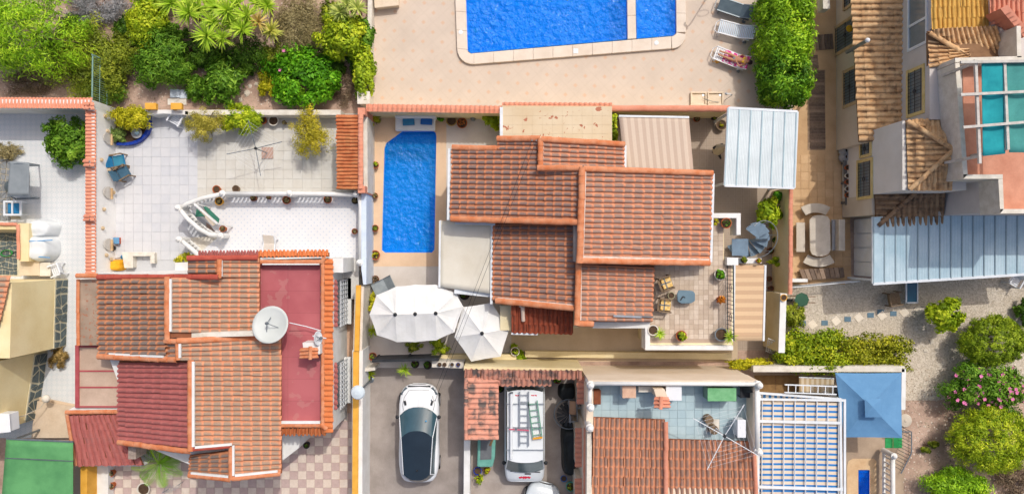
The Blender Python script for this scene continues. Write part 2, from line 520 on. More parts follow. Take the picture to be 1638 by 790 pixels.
# ------------------------------------------------------------------ materials
M('soil', '#5a4636', '#463628', s=6)
M('terracotta', '#b8683f', '#a2552f', s=6)
M('terracotta_dark', '#8a4f33', '#6d3d28', s=6)
M('white_paint', '#e8e8e6', '#dcdbd6', s=2, fine=.06, bump=.08)
M('white_plastic', '#e6e8ea', '#dfe2e6', s=2, fine=.04, rough=.4, bump=0)
M('white_metal', '#e4e8ec', '#d4dade', s=2, fine=.05, rough=.45, bump=.03)
M('cream_wall', '#e8d8ae', '#dcc998', s=1.0, fine=.1, bump=.3, bs=30)
M('ochre_trim', '#eab24e', '#dca03c', s=2, fine=.1)
M('stone_white', '#e2dcd0', '#cfc7b8', s=3)
M('black_metal', '#33363a', '#26282c', s=4, rough=.5, bump=.03)
M('grey_metal', '#7f878d', '#6c757c', s=4, rough=.4, metal=.4, bump=.03)
M('alu', '#b9bfc4', '#a8afb5', s=5, rough=.35, metal=.7, bump=0)
M('wood', '#8d6d50', '#6f533c', s=9)
M('wicker', '#8a765e', '#6a5846', s=14)
M('black_rubber', '#222325', '#1a1b1d', s=5, rough=.8)
M('navy_tile', '#2546a8', '#1a3590', s=10, rough=.25)
M('grey_fabric', '#8f979c', '#7d868c', s=3, fine=.06)
M('white_fabric', '#e6e6e4', '#dcdcd8', s=1.6, fine=.05, rough=.9, bump=.05)
M('blue_fabric', '#2f7fae', '#256b98', s=3, fine=.06)

def tile_mat(name, clay, patina, amt=.55, clay2=None, rough=.85, crown=.9, ns=1.3, fs=9.0, fleck=.0, g1=1.5, g2=.9):
    """roof clay with lichen and soot that sits on the crowns of the barrels, patchy across the roof"""
    t = NT(name); clay = srgb(clay); clay2 = srgb(clay2) if clay2 else tuple(c*.82 for c in clay); pa = srgb(patina)
    uv = t.n('UVMap'); sx = t.n('SeparateXYZ'); t.l(uv.outputs[0], sx.inputs[0])
    v = sx.outputs['Y']; u = sx.outputs['X']
    cr = t.math('SUBTRACT', 1.0, t.math('MULTIPLY', t.math('ABSOLUTE', t.math('SUBTRACT', v, .64)), 2.6))   # 1 on the crown
    ut = t.math('SUBTRACT', 1.0, t.math('MULTIPLY', t.math('MINIMUM', t.math('MAXIMUM', t.math('MULTIPLY', t.math('SUBTRACT', u, .68), 6.0), 0.0), 1.0), .85))                                                     # clean lower lip
    n1 = t.noise(ns, 4); n2 = t.noise(fs, 4, rough=.7)
    f = t.math('ADD', t.math('MULTIPLY', cr, crown), t.math('ADD', t.math('MULTIPLY', t.math('SUBTRACT', n1, .5), g1), t.math('MULTIPLY', t.math('SUBTRACT', n2, .5), g2)))
    f = t.math('MULTIPLY', t.math('ADD', f, amt - .5), ut)
    f = t.math('SMOOTH_MIN', t.math('MAXIMUM', f, 0.0), 1.0, .2)
    base = t.ramp(t.noise(3.1, 3), [(.35, clay), (.7, clay2)])
    c = t.mix(f, base, pa)
    if fleck:
        k = t.math('GREATER_THAN', t.noise(5.5, 2), 1-fleck)
        c = t.mix(k, c, srgb('#cbb9a8'))
    g = t.math('MULTIPLY_ADD', t.noise(22, 4, rough=.7), .5, .75)
    mx = t.n('VectorMath', operation='SCALE'); t.l(c, mx.inputs[0]); t.l(g, mx.inputs['Scale'])
    t.bump(n2, .25, .01)
    return t.done(mx.outputs[0], rough, 0, .2)
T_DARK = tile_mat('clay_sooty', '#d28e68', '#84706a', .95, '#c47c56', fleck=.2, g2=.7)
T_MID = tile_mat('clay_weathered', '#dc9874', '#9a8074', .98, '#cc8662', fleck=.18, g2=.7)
T_CAP = tile_mat('clay_ridge', '#d3936f', '#a07256', .2, '#c87448', crown=.25)
T_PORCH = tile_mat('clay_porch', '#a5543a', '#5c3a30', .5, '#8e4530', crown=.5)
T_LEFT = tile_mat('clay_lichen', '#df9c76', '#a08a78', 1.0, '#d08a66', fleck=.18, g2=.7)
T_LEFTD = tile_mat('clay_lichen_dark', '#cf8c64', '#80726a', .98, '#c07a52', fleck=.2, g2=.7)
T_RED = tile_mat('clay_red_paint', '#b36a66', '#8e5a56', .45, '#a65e5a', rough=.6)
T_CORAL = tile_mat('clay_coral', '#de9a80', '#c48468', .3, '#d68c70', crown=.4)
T_FLAME = tile_mat('clay_flamed', '#d89c86', '#6a605c', .8, '#cc8e78', crown=-.1, ns=2.1, fs=5.5, g1=6, g2=.5)
T_BOTTOM = tile_mat('clay_south_house', '#dc9a76', '#96786a', .82, '#cc8a66', crown=.9, ns=2.2, fleck=.18)
T_TAN = tile_mat('clay_tan', '#dcb88c', '#735843', .6, '#c79a6c', crown=-.1, ns=2.8, fs=5, g1=3.5, g2=1.5)
T_TAND = tile_mat('clay_brown', '#a48668', '#54483e', .85, '#8f7054', crown=-.1, ns=2.8, fs=5, g1=3, g2=1.5)
T_YEL = tile_mat('clay_yellow', '#d9ad5c', '#b58a44', .3, '#cc9c4c', crown=.2)
MORTAR = M('mortar', '#e4d3c6', '#cdb3a2', s=4)

def pattern_mat(name, base, joint, motif, pitch, jw=.03, mscale=.5, rough=.45, rot=0.0, second=None, diag=False, grime=.12, motif_op=.8):
    """glazed floor tiles with a printed motif in each tile; tile joints as thin grout"""
    t = NT(name); b = srgb(base)
    mp = t.n('Mapping'); t.l(t.pos(), mp.inputs[0]); mp.inputs['Scale'].default_value = (1/pitch,)*3; mp.inputs['Rotation'].default_value = (0, 0, rot)
    sx = t.n('SeparateXYZ'); t.l(mp.outputs[0], sx.inputs[0])
    fx = t.math('FRACT', sx.outputs[0]); fy = t.math('FRACT', sx.outputs[1])
    dx = t.math('ABSOLUTE', t.math('SUBTRACT', fx, .5)); dy = t.math('ABSOLUTE', t.math('SUBTRACT', fy, .5))
    joint_f = t.math('GREATER_THAN', t.math('MAXIMUM', dx, dy), .5 - jw)
    d = t.math('ADD', dx, dy)
    if diag:   # diamond ring + corner dots
        ring = t.math('MULTIPLY', t.math('GREATER_THAN', d, mscale*.62), t.math('LESS_THAN', d, mscale*.86))
        dot = t.math('LESS_THAN', d, .13)
        mot = t.math('MAXIMUM', ring, dot)
    else:
        mot = t.math('LESS_THAN', t.math('MAXIMUM', dx, dy), mscale*.5)
    mot = t.math('MULTIPLY', mot, motif_op)
    n = t.noise(.8, 4); c = t.ramp(n, [(.3, b), (.75, tuple(x*(1-grime) for x in b))])
    c = t.mix(mot, c, srgb(motif)); c = t.mix(t.math('MULTIPLY', joint_f, .7), c, srgb(joint))
    g = t.math('MULTIPLY_ADD', t.noise(16, 4, rough=.7), .16, .92)
    mx = t.n('VectorMath', operation='SCALE'); t.l(c, mx.inputs[0]); t.l(g, mx.inputs['Scale'])
    return t.done(mx.outputs[0], rough, 0, .3)
G_DECK = pattern_mat('deck_tiles', '#d3c2b1', '#c2b09c', '#d2ae90', .68, .011, .24, .7, R(47), motif_op=.7)
G_WHITE = pattern_mat('encaustic_tiles', '#e2e3e3', '#cdd1d2', '#a8bac0', .26, .03, .5, .5, 0, diag=True, motif_op=.55)
G_BLUEW = pattern_mat('blue_dot_tiles', '#e2e2e3', '#d6d9de', '#9fb3cc', .21, .015, .32, .5, R(45), motif_op=.4)
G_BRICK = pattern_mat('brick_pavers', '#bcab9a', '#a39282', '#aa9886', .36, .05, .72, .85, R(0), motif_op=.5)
G_LANE = M('lane_tiles', '#d7b48a', '#c49f76', s=.8, fine=.1)
G_PEACH = M('pool_paving', '#e2c4a4', '#d8b898', s=.9, fine=.08)
G_GREY = M('patio_concrete', '#d8d0c8', '#c8beb4', s=.7, fine=.08)
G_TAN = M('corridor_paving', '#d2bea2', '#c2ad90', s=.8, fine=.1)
G_ASPH = M('driveway_asphalt', '#a49a93', '#8e857e', s=1.1, fine=.2, fs=20, bump=.25)
G_COURT = M('court_paving', '#b0a69e', '#9c9189', s=1.2, fine=.16, bump=.2)
G_DIRT = M('garden_dirt', '#c6aa98', '#9a8070', s=.9, fine=.35, fs=9, bump=.5)
def gravel_mat():
    t = NT('gravel'); vo = t.n('TexVoronoi', Scale=16.0); t.l(t.pos(), vo.inputs[0])
    sp = t.n('SeparateColor'); t.l(vo.outputs['Color'], sp.inputs[0])
    c = t.ramp(sp.outputs[0], [(0, srgb('#a09484')), (.5, srgb('#c6bbaa')), (1, srgb('#dcd3c6'))])
    c = t.mix(t.math('MULTIPLY', t.noise(.6, 4), .8), c, srgb('#c9bba6'))
    t.bump(vo.outputs['Distance'], .5, .03)
    return t.done(c, .9)
G_GRAVEL = gravel_mat()

# ------------------------------------------------------------------ ground and paved sheets
MAINPOOL = [(644,210),(693,210),(697,213),(698,218),(695,399),(691,404),(616,404),(611,400),(611,394),(615,238),(618,229),(628,222)]
PUBPOOL = [(740,-160),(1080,-160),(1082,52),(1077,58),(753,86),(748,81)]
SMALLPOOL = [(1373,751),(1391,751),(1391,900),(1373,900)]
sheet('ground', [(-1600,-1400),(3300,-1400),(3300,2200),(-1600,2200)], [MAINPOOL, PUBPOOL, SMALLPOOL], 0.0, G_DIRT)
sheet('pool_deck', [(596,-400),(1330,-400),(1330,178),(596,178)], [PUBPOOL], .012, G_DECK)
sheet('pool_terrace', [(590,186),(714,186),(714,426),(590,426)], [MAINPOOL], .012, G_PEACH)
sheet('patio', [(590,426),(714,426),(714,186),(930,186),(930,420),(830,440),(830,588),(590,588)], [], .009, G_GREY)
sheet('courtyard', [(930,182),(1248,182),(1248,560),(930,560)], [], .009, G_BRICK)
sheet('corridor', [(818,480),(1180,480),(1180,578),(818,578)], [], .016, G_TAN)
sheet('driveway', [(583,585),(746,585),(746,900),(583,900)], [], .006, G_ASPH)
sheet('forecourt', [(746,588),(936,588),(936,900),(746,900)], [], .007, G_COURT)
sheet('lane', [(1268,-300),(1352,-300),(1352,455),(1268,455)], [], .018, G_LANE)
sheet('gravel_garden', [(1244,452),(1700,430),(1700,600),(1500,640),(1440,640),(1244,600)], [], .008, G_GRAVEL)
sheet('side_yard', [(-400,178),(152,178),(152,430),(125,700),(-400,700)], [], .009, G_WHITE)
sheet('left_patio', [(184,182),(330,176),(330,470),(150,470),(150,400)], [], .006, M('tile_bed', '#c9cacc', '#c2c4c7', s=1))
sheet('middle_patio', [(314,182),(575,182),(575,330),(314,330)], [], .005, M('patio_bed', '#c8c5bc', '#c0bcb2', s=1))
sheet('side_passage', [(535,400),(584,400),(584,900),(535,900)], [], .007, M('passage_paving', '#d6b49a', '#c59f84', s=1.2))
sheet('front_court', [(120,640),(572,640),(572,900),(120,900)], [], .003, M('court_bed', '#b8a698', '#ac988c', s=1))

# ------------------------------------------------------------------ pools
def water_mat(name, tint, deep, scale, bump, spread=.35, ripple=None):
    t = NT(name)
    ps = t.pos()
    if ripple:
        w = t.n('TexWave', Scale=ripple, Distortion=3.2, Detail=2.0); w.wave_type = 'RINGS'; w.inputs['Detail Scale'].default_value = 1.4
        mp = t.n('Mapping'); t.l(ps, mp.inputs[0]); mp.inputs['Location'].default_value = (2.0, -14.5, 0); t.l(mp.outputs[0], w.inputs[0])
        hgt = t.math('ADD', t.math('MULTIPLY', w.outputs['Fac'], .35), t.noise(scale, 3))
    else: hgt = t.noise(scale, 3)
    t.bump(hgt, bump, .3)
    t.done(srgb(deep), .06, 0, .5)
    tr = t.n('BsdfTransparent'); tr.inputs[0].default_value = (*srgb(tint), 1)
    mx = t.n('MixShader'); mx.inputs[0].default_value = spread
    t.l(tr.outputs[0], mx.inputs[1]); t.l(t.b.outputs[0], mx.inputs[2]); t.l(mx.outputs[0], t.t.nodes['Material Output'].inputs[0])
    return t.m
def mosaic_mat(name, a, b, grout, size=.12):
    t = NT(name)
    br = t.n('TexBrick', Scale=1.0, offset=0.0); br.inputs['Brick Width'].default_value = size; br.inputs['Row Height'].default_value = size
    br.inputs['Mortar Size'].default_value = .006; br.inputs['Color1'].default_value = (*srgb(a), 1); br.inputs['Color2'].default_value = (*srgb(b), 1)
    br.inputs['Mortar'].default_value = (*srgb(grout), 1); t.l(t.pos(), br.inputs[0])
    return t.done(br.outputs[0], .3, 0, .4)
MOS1 = mosaic_mat('mosaic_blue', '#16b2ff', '#0ca4f8', '#4cc4fa', .3)
MOS2 = mosaic_mat('mosaic_deep_blue', '#06b0ff', '#04a0fa', '#1cb8ff', .3)
def basin(t, name, loop, depth, ztop, mat):
    pts = [W(x, y, 0) for x, y in loop]; n = len(pts); mb = MB()
    mb.add([(p.x, p.y, -depth) for p in pts] + [(p.x, p.y, ztop) for p in pts],
           [tuple(range(n))] + [(i, (i+1) % n, n+(i+1) % n, n+i) for i in range(n)])
    me = mb.build(name, mat, t)
    bm = bmesh.new(); bm.from_mesh(me.data); bmesh.ops.recalc_face_normals(bm, faces=bm.faces); bm.to_mesh(me.data); bm.free()
    return me
def water(t, loop, z, mat, name='water'):
    pts = [W(x, y, 0) for x, y in loop]; mb = MB()
    ar = sum(pts[i].x*pts[(i+1) % len(pts)].y - pts[(i+1) % len(pts)].x*pts[i].y for i in range(len(pts)))
    if ar < 0: pts = pts[::-1]
    mb.add([(p.x, p.y, z) for p in pts], [tuple(range(len(pts)))])
    return mb.build(name, mat, t)
# villa pool
t = thing('swimming_pool', 'long private swimming pool with one chamfered corner beside the villa', 'pool', W(655, 305))
basin(t, 'basin', MAINPOOL, 1.35, .012, MOS1)
water(t, MAINPOOL, -.10, water_mat('water_villa', '#a4e0fc', '#00a0f2', 3.2, .8, .4))
mb = MB()
mb.box((*W(614, 236).xy, -1.34), (*W(698, 211).xy, -.62)); mb.build('ledge', MOS1, t)
stepm = M('step_edge', '#bfe3f2', '#a8d6ec', s=3, bump=0)
for i, (r, zt) in enumerate(((34, -.95), (24, -.65), (13, -.4))):
    c = W(696, 404); rr = r*mpp()
    arc = [(c.x + rr*math.cos(a), c.y + rr*math.sin(a)) for a in [math.pi/2 + k*math.pi/2/12 for k in range(13)]]
    MB().prism([(c.x, c.y)] + arc, -1.34, zt - .004*i).build('pool_step', MOS1, t)
    mb = MB(); mb.tube([(x, y, zt + .015) for x, y in arc], .028, 6); mb.build('step_nosing', stepm, t)
for x, y in ((662, 244),):
    MB().lathe((*W(x, y).xy, -1.33), [(.13, 0), (.13, .04), (.08, .06)], 14).build('pool_light', MATS['white_plastic'], t)
# community pool
PUB_A = [(740,-160),(1001,-160),(1004,64),(753,86),(748,81)]
PUB_B = [(1014,-160),(1079,-160),(1082,52),(1077,58),(1018,63)]
t = thing('swimming_pool', 'large community swimming pool with raised pale coping and a shallow end divider', 'pool', W(900, -20))
basin(t, 'basin', PUB_A, 1.7, .10, MOS2)
basin(t, 'shallow_basin', PUB_B, .7, .10, MOS2)
wm = water_mat('water_community', '#98dcff', '#0092fc', 2.6, 1.0, .5)
water(t, PUB_A, .03, wm); water(t, PUB_B, .035, wm, 'shallow_water')
COPE = M('pool_coping_stone', '#e4d6c6', '#d8c8b6', s=1.5, fine=.08)
def lerp2(a, b, f): return (a[0]+(b[0]-a[0])*f, a[1]+(b[1]-a[1])*f)
def arcpts(c, r0, a0, a1, n): return [(c[0]+r0*math.cos(R(a0+(a1-a0)*k/n)), c[1]-r0*math.sin(R(a0+(a1-a0)*k/n))) for k in range(n+1)]
segs = []
for k in range(8): segs.append([lerp2((740,-160),(748,80),k/8), lerp2((740,-160),(748,80),(k+1)/8), lerp2((722,-160),(731,78),(k+1)/8), lerp2((722,-160),(731,78),k/8)])
cor_o = arcpts((756, 78), 25, 180, 275, 6)
segs.append([(748,80)] + [(749,84),(753,86),(758,85.5)] + cor_o[::-1])
for k in range(10): segs.append([lerp2((758,85.5),(1074,58.4),k/10), lerp2((758,85.5),(1074,58.4),(k+1)/10), lerp2((758,103),(1074,78),(k+1)/10), lerp2((758,103),(1074,78),k/10)])
cor_o = arcpts((1075, 56), 22, 270, 362, 6)
segs.append([(1074,58.4),(1077,58),(1081,55),(1082,52)] + cor_o[::-1])
for k in range(7): segs.append([lerp2((1082,52),(1080,-160),k/7), lerp2((1082,52),(1080,-160),(k+1)/7), lerp2((1097.5,52),(1096,-160),(k+1)/7), lerp2((1097.5,52),(1096,-160),k/7)])
for k in range(6): segs.append([lerp2((1004,63),(1001,-160),k/6), lerp2((1004,63),(1001,-160),(k+1)/6), lerp2((1018,62),(1014,-160),(k+1)/6), lerp2((1018,62),(1014,-160),k/6)])
for sgm in segs:
    cxx = sum(p[0] for p in sgm)/len(sgm); cyy = sum(p[1] for p in sgm)/len(sgm)
    MB().pprism([(cxx+(x-cxx)*.994, cyy+(y-cyy)*.994) for x, y in sgm], .01, .17).build('coping_stone', COPE, t, bevel=.02)
for x, y, w in ((737, 52, 0), (921, 82, 1), (1050, 69, 0)):
    p = W(x, y, .17)
    (MB().lathe((p.x, p.y, .171), [(.11, 0), (.11, .012), (.03, .016)], 16) if not w else MB().box((p.x-.12, p.y-.12, .171), (p.x+.12, p.y+.12, .185))).build('skimmer_lid', MATS['white_plastic'], t)
for x, y, b in ((757, 33, -1.69), (1045, 56, -.69)):
    p = W(x, y); MB().lathe((p.x, p.y, b), [(.12, 0), (.12, .05), (.06, .07)], 14).build('pool_light', M('pool_lamp', '#8fe0e6', '#7fd4dc', bump=0), t)
# small plunge pool
t = thing('plunge_pool', 'small plunge pool with blue steps set in a rounded beige surround', 'pool', W(1380, 790))
mb = MB(); o = [(1355,745),(1357,737),(1364,733),(1398,733),(1402,737),(1402,900),(1355,900)]
so_ = sheet('surround', o, [SMALLPOOL], .03, M('surround_stone', '#d9bb94', '#cda981', s=2), parent=t)
basin(t, 'basin', SMALLPOOL, 1.0, .03, MOS2)
for i in range(4): MB().box((*W(1373, 757+i*9).xy, -.99), (*W(1391, 749+i*9).xy, -.1-.18*i)).build('pool_step', MOS2, t)
water(t, SMALLPOOL, -.04, water_mat('water_plunge', '#8cc4ee', '#1270d8', 5, .4, .25))
# ------------------------------------------------------------------ villa: gabled roofs, terrace, walls
RENDER_CREAM = M('villa_render', '#eadcb8', '#dccda4', s=.9, fine=.08, bump=.2)
villa = thing('villa', 'villa with several brown clay tiled roofs and a roof terrace beside the private pool', 'house', W(930, 400))
def P(*c): return c
# roofs: ridge runs up and down the picture near x=930; slopes fall to both sides
ZR, ZL, ZE = 4.75, 3.45, 3.45
wl = MB()
wl.pprism([(733,242),(1000,242),(1000,275),(1122,282),(1118,412),(925,412),(925,345),(733,345)], 0, 3.25)
wl.pprism([(800,345),(925,345),(925,482),(800,476)], 0, 2.95)
wl.build('wall', RENDER_CREAM, villa)
wl2 = MB(); wl2.pprism([(918,357),(927,357),(926,420),(918,418)], 2.5, 4.55); wl2.build('gable_wall', M('grey_render', '#b9b4ae', '#aaa49c', s=2), villa)
roof = roof_deck('roof', M('roof_underlay', '#8a5a44', '#7a4d3a', s=3), villa,
    [(931,270,4.75),(931,355,4.75),(722,349,3.35),(722,271,3.35)],
    [(863,239,4.3),(863,270,4.3),(723,270.5,3.35),(724,238,3.35)],
    [(863,224,4.3),(863,239,4.3),(797,239,3.85),(797,224,3.85)],
    [(866,225,4.45),(998,232,3.75),(998,272,3.75),(866,268,4.45)],
    [(931,272,4.78),(1139,277,3.45),(1134,420,3.45),(928,416,4.78)],
    [(919,357,4.0),(789,357,3.05),(789,484,3.05),(921,492,4.0)],
    [(925,422,4.15),(1046,426,3.4),(1043,515,3.4),(923,515,4.15)])
pc = Pieces(roof, 'roof_tile')
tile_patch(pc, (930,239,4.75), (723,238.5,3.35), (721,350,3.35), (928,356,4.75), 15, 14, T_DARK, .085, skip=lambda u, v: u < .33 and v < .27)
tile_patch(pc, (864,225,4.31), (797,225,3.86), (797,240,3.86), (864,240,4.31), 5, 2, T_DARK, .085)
tile_patch(pc, (867,227,4.45), (998,234,3.75), (998,270,3.75), (867,266,4.45), 9, 5, T_MID, .085)
tile_patch(pc, (934,274,4.78), (1139,279,3.45), (1134,418,3.45), (930,414,4.78), 13, 17, T_MID, .085)
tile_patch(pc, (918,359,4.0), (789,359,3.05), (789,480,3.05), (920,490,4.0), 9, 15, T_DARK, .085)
tile_patch(pc, (927,423,4.15), (1046,428,3.4), (1043,514,3.4), (925,513,4.15), 8, 11, T_MID, .085)
pc.flush()
pr = Pieces(roof, 'ridge_tile')
caps(pr, (724,236,3.45), (807,238,3.85), 6, .26, T_CAP)
caps(pr, (796,222,3.95), (864,222,4.42), 5, .27, T_CAP, flip=True)
caps(pr, (864.5,222,4.5), (864.5,268,4.5), 4, .25, T_CAP)
caps(pr, (866,223,4.52), (998,231,3.85), 9, .26, T_CAP)
caps(pr, (860,269,4.7), (931,269,4.85), 6, .26, T_CAP)
caps(pr, (934,270,4.88), (1139,277,3.58), 15, .26, T_CAP)
caps(pr, (931.5,268,4.95), (927,420,4.95), 12, .29, T_CAP)
caps(pr, (722,350,3.48), (928,356,4.88), 14, .27, T_CAP)
caps(pr, (928,417,4.92), (1134,421,3.58), 15, .26, T_CAP)
caps(pr, (925.5,421,4.3), (923,519,4.3), 9, .27, T_CAP)
caps(pr, (794,481,3.2), (921,493,4.12), 9, .28, T_CAP)
caps(pr, (923,517,4.28), (948,518,4.1), 2, .26, T_CAP)
pr.flush()
# mortar bedding beside the ridge rows
for a, b, w in (((936,275,4.9),(932,414,4.9),.1),((928,411,4.93),(1134,416,3.6),.1),((796,477,3.22),(920,489,4.14),.1),
                ((869,227,4.46),(868,262,4.46),.07),((929,427,4.26),(928,512,4.26),.1),((868,265,4.5),(900,266,4.3),.14)):
    MB().beam(P3(a), P3(b), w, .06).build('mortar_bed', MORTAR, roof)
mb = MB()
for a, b in (((719,238,3.3),(717,352,3.3)),((787,357,3.0),(786,486,3.0)),((1141,278,3.4),(1137,419,3.4)),((1000,233,3.7),(1000,271,3.7))):
    MB().beam(P3(a), P3(b), .11, .1).build('gutter', MATS['white_metal'], villa)
mb = MB(); mb.beam(P3((728,356,3.1)), P3((792,358,3.1)), .16, .14); mb.build('awning_case', MATS['white_metal'], villa)
# porch roof over the side door, barrels run down the picture
porch = roof_deck('porch_roof', M('porch_underlay', '#7a4434', '#6a3a2c', s=3), villa, [(818,487,3.05),(917,490,3.05),(917,533,2.6),(818,530,2.6)])
pp = Pieces(porch, 'roof_tile')
tile_patch(pp, (818,488,3.05), (818,531,2.6), (916,534,2.6), (916,491,3.05), 3, 12, T_PORCH, .08)
pp.flush()
MB().beam(P3((818,533,2.55)), P3((860,534,2.55)), .1, .09).build('porch_gutter', MATS['white_metal'], villa)
MB().tube([P3((832,488,3.2)), P3((836,491,3.2)), P3((837,513,2.95))], .09, 8).build('flue_pipe', M('flue_beige', '#d9c3b2', '#c9b19e'), villa)
mb = MB(); mb.pprism([(800,489,),(818,489),(818,528),(800,528)], 0, 2.4); mb.pprism([(905,489),(925,489),(925,524),(905,526)], 0, 2.45)
mb.pprism([(818,500),(905,500),(905,489),(818,489)], 0, 2.5); mb.build('porch_wall', RENDER_CREAM, villa)
for x, y in ((833,496),(1049,427)):
    pass
# roof terrace
TZ = 2.85
mb = MB(); mb.pprism([(1046,421),(1134,421),(1138,345),(1158,345),(1158,418),(1172,418),(1172,553),(1038,553),(1038,521),(927,521),(927,516),(1046,516)], 0, TZ-.02)
mb.build('terrace_block', RENDER_CREAM, villa)
terr = MB().pprism([(1046,424),(1134,424),(1138,346),(1157,346),(1157,419),(1170,419),(1170,548),(1040,548),(1040,519),(1044,519)], TZ-.02, TZ-.012)
terr = terr.build('terrace_floor', M('terrace_bed', '#bba592', '#b09a86', s=2), villa)
tm = [M('terrace_tile_a', '#cdbdab', '#c6b5a2', s=4), M('terrace_tile_b', '#c6b4a1', '#beac98', s=4), M('terrace_tile_c', '#d4c5b4', '#cbbaa8', s=4), M('terrace_tile_d', '#c0ae9c', '#b8a693', s=4)]
tp = poly_in([(1045,424),(1134,424),(1137,347),(1157,347),(1157,419),(1165,419),(1165,545),(1041,545),(1041,519)])
floor_tiles(terr, 'paving_tile', [(1040,346),(1172,346),(1172,550),(1040,550)], 17, 26, TZ+.004, tm, .012, tp)
mb = MB()
for pl in ([(948,514),(1040,514),(1040,553),(1173,553),(1173,560),(1032,560),(1032,525),(948,525)], [(1140,341),(1185,341),(1185,376),(1178,376),(1178,349),(1140,349)]):
    MB().pprism(pl, TZ-.6, TZ+.32).build('parapet', MATS['white_paint'], villa, bevel=.02)
mb = MB(); mb.pprism([(1163,412),(1181,412),(1181,424),(1163,424)], 0, TZ+.3); mb.build('pier', MATS['white_paint'], villa)
mb = MB(); mb.pprism([(1182,413),(1218,413),(1218,421),(1182,421)], 0, 2.5); mb.build('planter_ledge', MATS['white_paint'], villa)
# pigeonhole: plunge light and pipes lying on the eave
t = thing('metal_pole', 'bundled aluminium poles lying along the eave beside the roof terrace', 'pole', P3((1005,505,3.75)))
MB().beam(P3((981,505,3.93)), P3((1026,507,3.62)), .09, .05).build('tube', MATS['alu'], t)
MB().beam(P3((1026,506,3.62)), P3((1044,507,3.52)), .06, .05).build('extension', MATS['grey_metal'], t)
# railing along the terrace edge above the striped awning
rl = thing('terrace_railing', 'black wrought iron railing along the roof terrace above the striped awning', 'railing', W(1172, 480, TZ))
A = P3((1173,425,TZ+1.0)); B = P3((1174,545,TZ+1.0))
bm_ = M('rail_iron', '#3c4044', '#303438', rough=.5)
MB().beam(A, B, .05, .03).build('top_rail', bm_, rl)
A2 = Vector((A.x, A.y, TZ+.12)); B2 = Vector((B.x, B.y, TZ+.12))
MB().beam(A2, B2, .04, .02).build('bottom_rail', bm_, rl)
for i in range(18):
    p = A.lerp(B, (i+.5)/18); MB().beam((p.x, p.y, TZ+.05), (p.x, p.y, TZ+1.0), .022).build('baluster', bm_, rl)
for f in (.3, .7):
    p = A.lerp(B, f); q = MB()
    pts = [(p.x, p.y + .16*math.cos(a), TZ+.55 + .16*math.sin(a)) for a in [k*math.pi/6 for k in range(13)]]
    q.tube(pts, .014, 5).build('scroll', bm_, rl)

def striped(name, c1, c2, n, axis_uv=0, duty=.5):
    """canvas with woven stripes, by the cloth's own UV"""
    t = NT(name); uv = t.n('UVMap'); sx = t.n('SeparateXYZ'); t.l(uv.outputs[0], sx.inputs[0])
    f = t.math('LESS_THAN', t.math('FRACT', t.math('MULTIPLY', sx.outputs[axis_uv], n)), 1-duty)
    c = t.mix(f, srgb(c1), srgb(c2)); g = t.math('MULTIPLY_ADD', t.noise(12, 4), .12, .94)
    mx = t.n('VectorMath', operation='SCALE'); t.l(c, mx.inputs[0]); t.l(g, mx.inputs['Scale'])
    return t.done(mx.outputs[0], .9)
def cloth(name, mat, parent, c, sag=.06, nu=12, nv=12, th=.012):
    """sheet spanned between four corners (px,py,z) with a little sag and UVs"""
    A, B, C, D = (P3(q) for q in c); mb = MB(); uvs = []
    def fn(u, v):
        uvs.append((u, v)); p = A*(1-u)*(1-v)+B*u*(1-v)+C*u*v+D*(1-u)*v
        return p - Vector((0, 0, sag*math.sin(math.pi*u)*math.sin(math.pi*v)))
    mb.grid(fn, nu, nv); o = mb.build(name, mat, parent, smooth=True, solid=th)
    l = o.data.uv_layers.new(name='UVMap')
    for lp in o.data.loops: l.data[lp.index].uv = uvs[lp.vertex_index]
    return o
def awning(label, c, mat, bar='white_metal', arms=True, sag=.03, posts=False, z_post=0):
    ctr = sum((P3(q) for q in c), Vector())/4
    t = thing('awning', label, 'awning', ctr)
    cloth('canvas', mat, t, c, sag)
    f = [P3(q) for q in c]
    MB().beam(f[1], f[2], .09, .1).build('front_bar', MATS[bar], t)
    MB().beam(f[0], f[3], .12, .12).build('cassette', MATS[bar], t)
    if arms:
        for a, b in ((f[0], f[1]), (f[3], f[2])):
            m = a.lerp(b, .5) + (f[3]-f[0]).normalized()*(.3 if a is f[0] else -.3) - Vector((0,0,.12))
            MB().tube([a - Vector((0,0,.1)), m, b - Vector((0,0,.07))], .025, 6).build('folding_arm', MATS[bar], t)
    return t
# awnings: c = cassette end A, bar end A, bar end B, cassette end B
awning('tan striped awning stretched beside the roof terrace railing', [(1174,424,2.6),(1224,424,2.3),(1221,545,2.3),(1172,545,2.6)], striped('stripes_tan', '#d6b894', '#c4a484', 9, 1))
awning('beige and brown striped awning over the courtyard behind the villa', [(1000,276,3.2),(990,186,2.6),(1102,188,2.6),(1110,280,3.2)], striped('stripes_beige', '#ccbaa8', '#bda897', 9.5, 1))
awning('plain cream awning between the private pool and the villa roofs', [(788,357,2.95),(704,353,2.45),(703,459,2.45),(787,470,2.95)], M('cream_canvas', '#e0dacb', '#d6cebc', s=1.0, fine=.04), sag=.05)
t = thing('awning_valance', 'white awning pelmet below the plain cream awning', 'awning', P3((757,470,2.6)))
MB().beam(P3((727,464,2.55)), P3((786,470,2.7)), .3, .04).build('pelmet', MATS['white_metal'], t)

